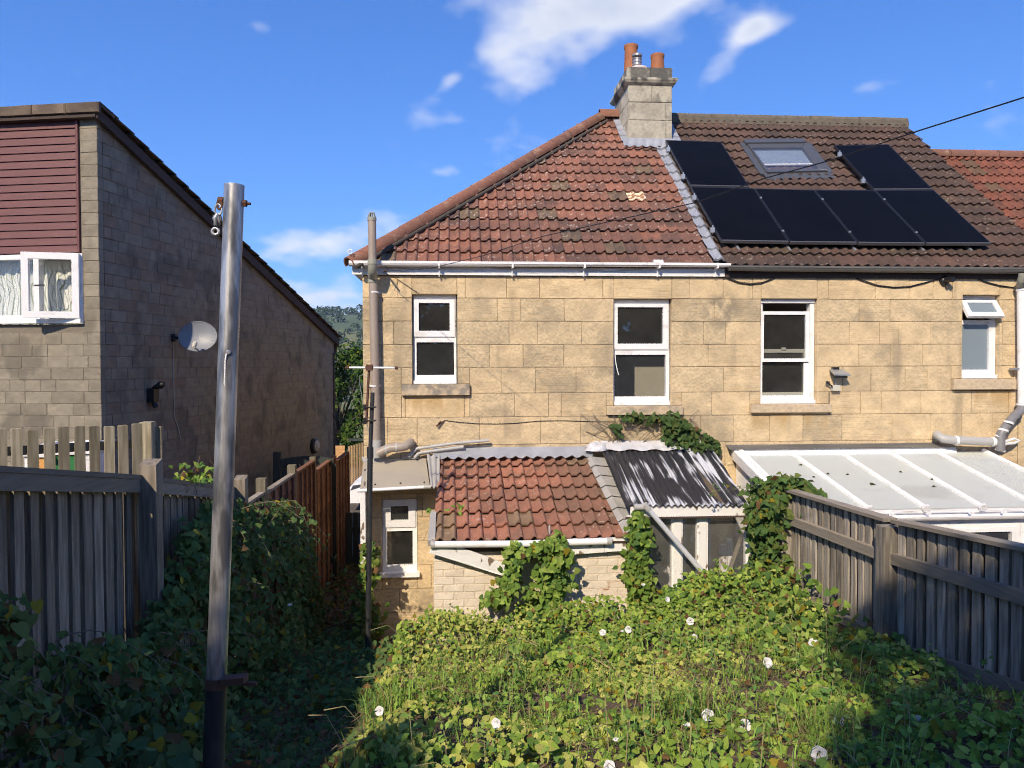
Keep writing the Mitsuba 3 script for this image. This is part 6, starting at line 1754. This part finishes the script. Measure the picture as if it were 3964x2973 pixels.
for i in range(70):
    y0 = G.uniform(2, 10); zz = np.linspace(0, 1, 6); p = np.stack([XL + .09 + .2 * G.random() * (1 - zz) + .02 * G.normal(0, 1, 6), y0 + .25 * G.normal() * zz + .03 * G.normal(0, 1, 6), float(gz(-1.8, y0)) + zz * G.uniform(.6, 1.2)], -1); st.append(p)
sy = [R.uniform(2.6, 9.6) for _ in range(95)]
spos = [[XL + .12 + .15 * R.random(), y0, float(np.interp(y0, [1.2, 3.2, 4.3, 5.2, 6, 7.2, 8.5, 9.6], [2.5, 2.4, 1.9, 1.9, 2.3, 2.2, 2.0, 1.6])) - R.uniform(-.05, .5)] for y0 in sy]
sp2, ss2 = shoots(spos, [[R.uniform(.1, .9), R.uniform(-.8, .8), R.uniform(-.5, .7)] for _ in sy], .55, 16, .7)
x, y, z = np.concatenate([x, sp2[:, 0]]), np.concatenate([y, sp2[:, 1]]), np.concatenate([z, sp2[:, 2]]); nrm = np.vstack([nrm, np.tile(A([.7, -.5, .4]), (len(sp2), 1))]); sz = np.concatenate([sz, G.uniform(.02, .06, len(sp2))]); n = len(x); st = st + ss2
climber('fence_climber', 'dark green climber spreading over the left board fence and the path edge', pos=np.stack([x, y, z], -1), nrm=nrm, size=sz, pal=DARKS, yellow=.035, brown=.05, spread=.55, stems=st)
# sprigs above the second bay
n = 60
t = G.random(n); y = 5.9 + .8 * G.random(n); z = np.array([float(capz(v)) for v in y]) + .02 + .16 * t ** 2
sp_ = []
for i in range(4):
    y0 = 6.0 + .22 * i; zc = float(capz(y0)); k = np.linspace(0, 1, 7); sp_.append(np.stack([XL + .05 + .03 * np.sin(k * 7 + i), y0 + .06 * k + .03 * np.cos(k * 6 + i), zc - .1 + k * (.22 + .09 * (i % 2))], -1))
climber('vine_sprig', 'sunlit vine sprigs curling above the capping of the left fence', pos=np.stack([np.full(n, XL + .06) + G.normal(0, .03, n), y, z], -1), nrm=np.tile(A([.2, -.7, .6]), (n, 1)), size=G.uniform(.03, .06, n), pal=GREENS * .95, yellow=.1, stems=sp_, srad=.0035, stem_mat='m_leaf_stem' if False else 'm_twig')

# tangle in the left near corner of the bed
n = 1500
x = G.uniform(-2.05, -.75, n); y = G.uniform(2.3, 4.4, n)
z = gz(x, y) + (.05 + .55 * G.random(n) ** .8) * sm(-.7, -1.5, x) * (.5 + lump(x, y, 2.0, 41))
climber('fence_climber', 'tangle of large dull leaves in the shaded corner below the left fence', pos=np.stack([x, y, z], -1), nrm=np.tile(A([.5, -.5, .7]), (n, 1)), size=G.uniform(.03, .10, n), pal=DARKS * A([1.0, .95, 1.1]), yellow=.07, brown=.12, spread=.6)

# on the white canopy post
n = 520
t = G.random(n); cxp = onY(1405, 2000, 9.3)
a0 = at_d(1440, 2330, 9.2)
x = cxp[0] + .05 + G.normal(0, .085, n) * (1.15 - .6 * t) + .05 * np.sin(t * 9); z = .05 + 1.32 * t; y = 9.24 + G.normal(0, .06, n)
climber('post_climber', 'leafy vine climbing the white canopy post', pos=np.stack([x, y, z], -1), nrm=np.tile(A([-.1, -.9, .35]), (n, 1)), size=G.uniform(.05, .09, n), pal=GREENS * .75, yellow=.05, brown=.12,
        stems=[np.stack([cxp[0] + .05 + .03 * np.sin(np.linspace(0, 6, 9) + i), np.full(9, 9.3), np.linspace(.05, 1.35, 9)], -1) for i in range(4)])

# on the outhouse front: two leaning stems of leaves that arch from the ground to the gutter
WX = lambda px, py, Y=8.02: onY(px, py, Y)
def along(path, n, w, Y=8.02, dep=.07):
    p = A([onY(a, b, Y) for a, b in path]); s = np.concatenate([[0], np.cumsum(np.linalg.norm(np.diff(p, axis=0), axis=1))]); t = G.random(n) * s[-1]
    c = np.stack([np.interp(t, s, p[:, k]) for k in range(3)], -1)
    wv2 = np.interp(t, s, np.linspace(0, 1, len(path)) * 0 + 1) if np.isscalar(w) else np.interp(t, s, w)
    wv2 = wv2 * (w if np.isscalar(w) else 1)
    c[:, 0] += G.normal(0, 1, n) * wv2 * .55; c[:, 2] += G.normal(0, 1, n) * .03; c[:, 1] += G.normal(0, dep, n) - .03
    return c
p1 = along([(1880, 2330), (1950, 2300), (1990, 2240), (1985, 2180), (1968, 2125)], 380, [.16, .10, .075, .06, .03])
p2 = along([(2060, 2395), (2110, 2330), (2140, 2240), (2150, 2160), (2160, 2095)], 600, [.24, .15, .13, .12, .08])
p3 = along([(1975, 2165), (2040, 2130), (2100, 2110), (2150, 2085)], 160, [.05, .05, .06, .06])
st = [A([onY(2050 + 14 * i, 2420, 8.05), onY(2090 + 14 * i, 2300, 8.03), onY(2125 + 6 * i, 2200, 8.02), onY(2140, 2100, 8.04)]) for i in range(5)] + [A([onY(1905 + 20 * i, 2380, 8.05), onY(1980 + 8 * i, 2280, 8.0), onY(1985, 2150, 8.03)]) for i in range(3)]
s2, ss2 = shoots([onY(R.uniform(1960, 2200), R.uniform(2110, 2300), 8.0) for _ in range(12)], [[R.uniform(-1, 1), R.uniform(-.6, 0), R.uniform(-.3, 1)] for _ in range(12)], .22, 9, .3)
st = st + ss2
pp_ = np.vstack([p1, p2, p3, s2])
climber('wall_climber', 'bright green bindweed climbing the cream brick up to the outhouse gutter', pos=pp_, nrm=np.tile(A([-.05, -.85, .45]), (len(pp_), 1)), size=G.uniform(.05, .085, len(pp_)), pal=GREENS * .85, yellow=.03, brown=.02, stems=st, spread=.4)

p1 = along([(2470, 2290), (2465, 2200), (2470, 2120), (2475, 2050), (2465, 1990)], 620, [.15, .12, .10, .08, .05], Y=8.08)
climber('wall_climber', 'column of bindweed between the outhouse and the glazed lean-to', pos=p1, nrm=np.tile(A([-.05, -.85, .4]), (len(p1), 1)), size=G.uniform(.05, .085, len(p1)), pal=GREENS * .755, yellow=.02, brown=.02, spread=.4, stems=[A([onY(2460 + 10 * i, 2300, 8.1), onY(2470 - 6 * i, 2150, 8.1), onY(2475, 2000, 8.1)]) for i in range(3)])
p1 = along([(2560, 2320), (2640, 2285), (2720, 2245), (2790, 2280), (2850, 2310)], 520, [.12, .10, .08, .10, .14], Y=7.95, dep=.12)
climber('wall_climber', 'bank of bindweed heaped before the lean-to windows under the slanting pipe', pos=p1, nrm=np.tile(A([-.05, -.6, .75]), (len(p1), 1)), size=G.uniform(.05, .085, len(p1)), pal=GREENS, yellow=.03, brown=.03, spread=.45)

# below the middle window: mostly bare stems with a leafy right end that hangs onto the lean-to
YV = YW - .07
st = []
for i in range(34):
    x0, y0 = R.uniform(2340, 2660), R.uniform(1640, 1725)
    x1, y1 = x0 + R.uniform(-110, 110), y0 - R.uniform(10, 95)
    st.append(A([onY(x0, y0, YV + R.uniform(-.03, .05)), onY((x0 + x1) / 2 + R.uniform(-15, 15), (y0 + y1) / 2, YV), onY(x1, max(y1, 1585), YV + .05)]))
st += [A([onY(2372, 1715, YV), onY(2378, 1660, YV), onY(2390, 1630, YV), onY(2440, 1618, YV), onY(2520, 1622, YV), onY(2600, 1625, YV)]), A([onY(2268, 1670, YV + .05), onY(2330, 1690, YV), onY(2372, 1700, YV)]), A([onY(2300, 1685, YV + .05), onY(2350, 1640, YV), onY(2385, 1625, YV)]),
       A([onY(2670, 1620, YV + .05), onY(2700, 1645, YV), onY(2712, 1690, YV), onY(2740, 1720, YV)])]
p1 = along([(2410, 1615), (2450, 1612), (2500, 1625), (2570, 1618), (2600, 1612)], 90, [.05, .05, .04, .04, .06], Y=YV, dep=.05)
p2 = along([(2372, 1640), (2385, 1665), (2400, 1685)], 26, [.03, .03, .03], Y=YV, dep=.04)
p3 = along([(2600, 1620), (2640, 1650), (2660, 1690), (2680, 1725), (2720, 1735)], 420, [.06, .12, .16, .17, .16], Y=YV - .05, dep=.06)
p4 = along([(2578, 1640), (2580, 1680), (2585, 1715)], 60, [.05, .05, .03], Y=YV, dep=.05)
p5 = along([(2730, 1690), (2758, 1720), (2770, 1755)], 110, [.06, .06, .03], Y=YV - .03, dep=.05)
pp_ = np.vstack([p1, p2, p3, p4, p5])
climber('wall_climber', 'climber with bare woody stems below the middle window, leafy where it hangs onto the lean-to', pos=pp_, nrm=np.tile(A([-.05, -.85, .4]), (len(pp_), 1)), size=G.uniform(.045, .075, len(pp_)), pal=DARKS * .7, yellow=.02, brown=.02, spread=.4, stems=st, srad=.006)

# mass over the near end of the right fence
n = 2600
t = G.random(n)
path = A([onY(2960, 2400, 7.9), onY(2965, 2250, 7.9), onY(2965, 2100, 7.9), onY(2955, 1990, 7.92), onY(2985, 1910, 7.95), onY(3060, 1880, 7.9), onY(3130, 1905, 7.75)])
s = np.linspace(0, 1, len(path)); c = np.stack([np.interp(t, s, path[:, k]) for k in range(3)], -1)
w = np.interp(t, s, [.22, .14, .12, .14, .16, .14, .05])
c[:, 0] += G.normal(0, 1, n) * w * .52; c[:, 1] += G.normal(0, .12, n); c[:, 2] += G.normal(0, 1, n) * w * .35
st = [A([onY(2960 + 8 * i, 2420, 7.95), onY(2970 + 5 * i, 2200, 7.98), onY(2960 + 7 * i, 2000, 7.98), onY(2990 + 6 * i, 1920, 7.95)]) for i in range(7)]
s2, ss2 = shoots([c[i] for i in G.integers(0, n, 34)], [[R.uniform(-1, .4), R.uniform(-.8, 0), R.uniform(-.3, .9)] for _ in range(34)], .3, 11, .4)
c = np.vstack([c, s2]); n = len(c); st = st + ss2
climber('fence_climber', 'thick climber smothering the far end of the right fence beside the lean-to', pos=c, nrm=np.tile(A([-.15, -.8, .5]), (n, 1)), size=G.uniform(.045, .085, n), pal=DARKS * A([.9, .92, .8]), yellow=.05, brown=.04, spread=.5, stems=st)
n = 420
p1 = along([(2740, 1905), (2800, 1895), (2860, 1890), (2930, 1885)], 26, [.01] * 4, Y=7.9, dep=.03)
climber('vine_tendril', 'thin tendril reaching from the fence climber across the corrugated roof', pos=p1, nrm=np.tile(A([-.05, -.7, .7]), (len(p1), 1)), size=G.uniform(.02, .035, len(p1)), pal=DARKS, stems=[A([onY(2740, 1907, 7.9), onY(2800, 1897, 7.9), onY(2870, 1890, 7.9), onY(2950, 1880, 7.9)])], srad=.003)
n = 900
x = G.uniform(2.5, 3.4, n); y = G.uniform(5.2, 7.9, n); u = G.random(n)
z = gz(x, y) + .05 + u * .55 * sm(2.3, 3.35, x) * sm(5.0, 7.2, y) * (.5 + lump(x, y, 2, 51))
climber('fence_climber', 'bindweed banked against the foot of the right fence near its far end', pos=np.stack([x, y, z], -1), nrm=np.tile(A([-.4, -.6, .6]), (n, 1)), size=G.uniform(.045, .085, n), pal=GREENS * .8, yellow=.06, brown=.05, spread=.5)
p1 = along([(1655, 1975), (1690, 2005), (1730, 1990), (1775, 1970), (1790, 1960)], 85, [.03, .03, .05, .06, .03], Y=8.7, dep=.03)
p1[:, 2] += .0
climber('roof_climber', 'small vine creeping onto the left edge of the outhouse tiles', pos=p1, nrm=np.tile(A([-.05, -.7, .7]), (len(p1), 1)), size=G.uniform(.035, .06, len(p1)), pal=GREENS, stems=[A([onY(1640, 2090, 8.4), onY(1665, 2030, 8.5), onY(1700, 2000, 8.7), onY(1780, 1965, 8.7)])], srad=.003)

# ------------------------------------------------------------------ bindweed flowers
FL = [(2432, 2437, 7.2, 1.0), (2672, 2405, 7.3, 1.1), (2688, 2466, 6.8, .8), (2333, 2448, 7.0, .9), (2408, 2442, 7.0, .5), (3150, 2490, 6.4, 1.25), (2972, 2565, 5.9, 1.2), (3246, 2886, 4.55, 1.0), (3552, 2890, 4.45, 1.0), (3170, 2960, 4.1, 1.3), (2740, 2768, 4.8, 1.1),
      (2885, 2825, 4.6, 1.1), (1920, 2800, 4.6, .9), (1468, 2752, 5.0, .9), (2585, 2320, 7.6, .8), (1122, 2340, 7.4, .7), (2660, 2805, 4.7, .7), (2385, 2862, 4.35, .55), (2490, 2262, 7.8, .7), (2360, 2966, 4.0, .9)]
WHERE = ['white flower below the cream brick wall, in the sunny middle of the bindweed', 'white flower highest up the sunny slope, towards the lean-to', 'small white flower just below the highest flower of the slope', 'half open white flower left of the sunny middle flower', 'white bud beside the sunny middle flower',
         'large white flower nearest the foot of the right fence', 'white flower in the shade edge, left of the flower at the right fence', 'white flower in the shaded lower right, above the lowest open flower', 'white flower farthest right in the shade of the right fence', 'large white flower at the bottom edge, towards the right',
         'thin white flower seen edge-on at the sunny lower right', 'drooping pale flower at the edge of the lower right shade', 'flat white flower low in the sunny left part', 'bluish white flower low in the shade beside the path', 'white flower at the foot of the lean-to windows',
         'white flower alone on the dark left climber', 'upright white bud in the lower right leaves', 'small white bud low in the middle of the bed', 'white flower at the foot of the column of bindweed', 'white flower at the bottom edge, near the middle']
for (px_, py_, d_, s_), lb in zip(FL, WHERE):
    c = at_d(px_, py_, d_ - (.22 if px_ > 1300 else 0))
    if c[0] > -1.2: c[2] = max(c[2], float(gz(c[0], c[1])) + .06)
    f_ = thing('bindweed_flower', lb, 'flower', 'white bindweed flowers')
    ax = unit([R.uniform(-.5, .4), -.8, R.uniform(.1, .7)])
    u_ = unit(np.cross(ax, [0, 0, 1])); w_ = np.cross(ax, u_)
    sc = .031 * s_
    rr_, aa = np.meshgrid([.12, .16, .3, .62, 1.0, 1.04], np.linspace(0, 2 * PI, 21), indexing='ij')
    hgt = np.interp(rr_, [.12, .16, .3, .62, 1.0, 1.04], [-1.5, -.9, -.4, -.06, .05, .0])
    rad = rr_ * (1 + .06 * np.cos(5 * aa) * (rr_ > .5))
    P_ = c + sc * ((rad * np.cos(aa))[..., None] * u_ + (rad * np.sin(aa))[..., None] * w_ * (.55 if s_ < .75 else 1) + hgt[..., None] * ax)
    put(f_ + '__petal', MB().grid(P_), 'm_petal', smooth=True)
    put(f_ + '__sepal', MB().tube([c - ax * sc * 1.3, c - ax * sc * 2.0, c - ax * sc * 3 - [0, 0, .02]], [sc * .22, sc * .2, sc * .06], 6), 'm_bark_green', smooth=True)

# ------------------------------------------------------------------ trees
def crown_points(c, r, n, clumps, seed, shell=.55):
    g = np.random.default_rng(seed)
    cc = g.normal(0, 1, (clumps, 3)); cc /= np.linalg.norm(cc, axis=1, keepdims=True); cc = A(c) + cc * A(r) * (g.uniform(.3, 1, (clumps, 1)) ** .5)
    k = g.integers(0, clumps, n); cr = g.uniform(.16, .34, clumps) * min(r)
    d = g.normal(0, 1, (n, 3)); d /= np.linalg.norm(d, axis=1, keepdims=True)
    p = cc[k] + d * (cr[k] * g.uniform(shell, 1, n))[:, None]
    return p, unit_rows(p - A(c)) * .6 + d * .6 + A([0, 0, .3]), cc


def unit_rows(v):
    return v / np.maximum(np.linalg.norm(v, axis=1, keepdims=True), 1e-9)


def tree(key, label, cat, base, c, r, n, clumps, seed, size, pal, tpl=OVAL, trunk=.14, yellow=.02, **kw):
    t = thing(key, label, cat)
    p, nn, cc = crown_points(c, r, n, clumps, seed)
    labels[foliage(t + '__crown', p, nn, np.random.default_rng(seed).uniform(.7, 1.3, n) * size, pal, tpl, yellow, .0, spread=.5, **kw)] = {'kind': 'stuff'}
    m = MB(); b = A(base, float); c = A(c, float)
    m.tube([b, b + (c - b) * .35 + [.05, .03, 0], b + (c - b) * .7, c + [0, 0, r[2] * .3]], [trunk, trunk * .8, trunk * .6, trunk * .2], 9)
    for q in cc[::3]:
        s = b + (c - b) * .55; m.tube([s, (s + q) / 2 + [0, 0, .1], q], [trunk * .4, trunk * .25, trunk * .08], 5)
    put(t + '__trunk', m, 'm_bark', smooth=True)


LAUREL = A([[.05, .10, .022], [.075, .135, .028], [.035, .075, .018], [.11, .16, .03]])
bt = at_d(1345, 1500, 35.0)
tree('laurel_tree', 'glossy green tree filling the gap between the two houses', 'tree', [bt[0] - .9, 38, -1.4], [bt[0] - .9, 38, 1.2], [3.2, 2.2, 3.6], 12000, 80, 3, .22, LAUREL)
tree('ash_tree', 'lighter tree rising at the right of the gap, against the cottage wall', 'tree', [bt[0] + 2.2, 40.0, -1.4], [bt[0] + 2.2, 40.0, 2.6], [2.2, 1.8, 3.6], 6000, 50, 4, .22, LAUREL * .85)
# trees on the rising ground behind the viewer; they shade the near garden
tree('garden_tree', 'tall tree behind the garden whose shade falls on the right fence', 'tree', [.3, -5.2, 2.4], [-.1, -4.7, 8.3], [1.9, 1.5, 1.6], 5200, 40, 5, .20, LAUREL, QUAD, trunk=.2)
tree('garden_tree', 'broad tree behind the garden whose shade falls on the path', 'tree', [-4.7, -4.6, 2.4], [-4.65, -4.3, 5.75], [1.75, 1.4, 1.9], 12000, 75, 6, .22, LAUREL, QUAD, trunk=.2)

# ------------------------------------------------------------------ far hillside woods
n = 1700
az = G.uniform(-1.0, 1.0, n); rd = G.uniform(420, 1150, n) ; edge_ = np.arange(n) < 300
rd[edge_] = G.uniform(930, 1050, edge_.sum())
x, y = rd * np.sin(az), rd * np.cos(az)
P_, N_, S_, C_ = [], [], [], []
for i in range(n):
    k = 46; r_ = G.uniform(3.5, 8.0)
    d = unit_rows(G.normal(0, 1, (k, 3))); d[:, 2] = np.abs(d[:, 2]) * 1.1 - .15
    P_.append(A([x[i], y[i], float(gz(x[i], y[i])) + r_ * .5]) + d * r_ * G.uniform(.75, 1.05, (k, 1))); N_.append(d); S_.append(np.full(k, r_ * .62)); C_.append(np.tile(A([.034, .06, .024]) * G.uniform(.6, 1.5), (k, 1)))
v, f, k = leaves(np.vstack(P_), np.vstack(N_), np.concatenate(S_), OVAL, droop=0, spread=.3)
labels[put('hillside_wood', (v, f), 'm_leaf', smooth=True, color=np.repeat(np.vstack(C_), k, 0))] = {'label': 'bluish woods and hedges on the far hillside', 'category': 'wood', 'kind': 'stuff'}

# trees farther back on the rising ground, mirrored in the windows
for i, (x_, y_, h_, r_) in enumerate([(-13, -17, 8.5, 3.4), (-7, -20, 9.5, 3.6), (-1.5, -19, 9.0, 3.4), (4, -18, 9.2, 3.5), (9.5, -16, 8.6, 3.4), (15, -14, 8.0, 3.3), (20, -11, 7.6, 3.2)]):
    tree('boundary_tree', 'one of the trees at the top of the garden behind the viewer', 'tree', [x_, y_, 2.4], [x_, y_, h_ - 3.2], [r_ + .4, 2.4, 4.6], 6500, 120, 20 + i, .5, LAUREL, QUAD, trunk=.2)
    labels[f'boundary_tree' + (f'_{i:03d}' if i else '')]['group'] = 'trees at the top of the garden'

# ------------------------------------------------------------------ the air between here and the hill
scene['air'] = {'type': 'homogeneous', 'albedo': {'type': 'rgb', 'value': [.95, .95, .95]}, 'sigma_t': {'type': 'rgb', 'value': [.00013, .00016, .0002]}}
scene['haze'] = {'type': 'cube', 'to_world': mi.ScalarTransform4f().translate([0, 1000, 60]).scale([2800, 1900, 110]), 'bsdf': {'type': 'null'}, 'interior': {'type': 'ref', 'id': 'air'}}
scene['camera']['medium'] = {'type': 'ref', 'id': 'air'}
labels['haze'] = {'label': 'thin bluish air in front of the far hillside', 'kind': 'stuff'}

# leaf litter down the alley
n = 1500
x = G.uniform(-2.05, -1.15, n); y = G.uniform(8.6, 14.4, n)
v, f, k = leaves(np.stack([x, y, gz(x, y) + G.uniform(.01, .08, n)], -1), np.tile(A([0, -.3, 1.0]), (n, 1)), G.uniform(.03, .08, n), HEART, droop=.1, spread=.5)
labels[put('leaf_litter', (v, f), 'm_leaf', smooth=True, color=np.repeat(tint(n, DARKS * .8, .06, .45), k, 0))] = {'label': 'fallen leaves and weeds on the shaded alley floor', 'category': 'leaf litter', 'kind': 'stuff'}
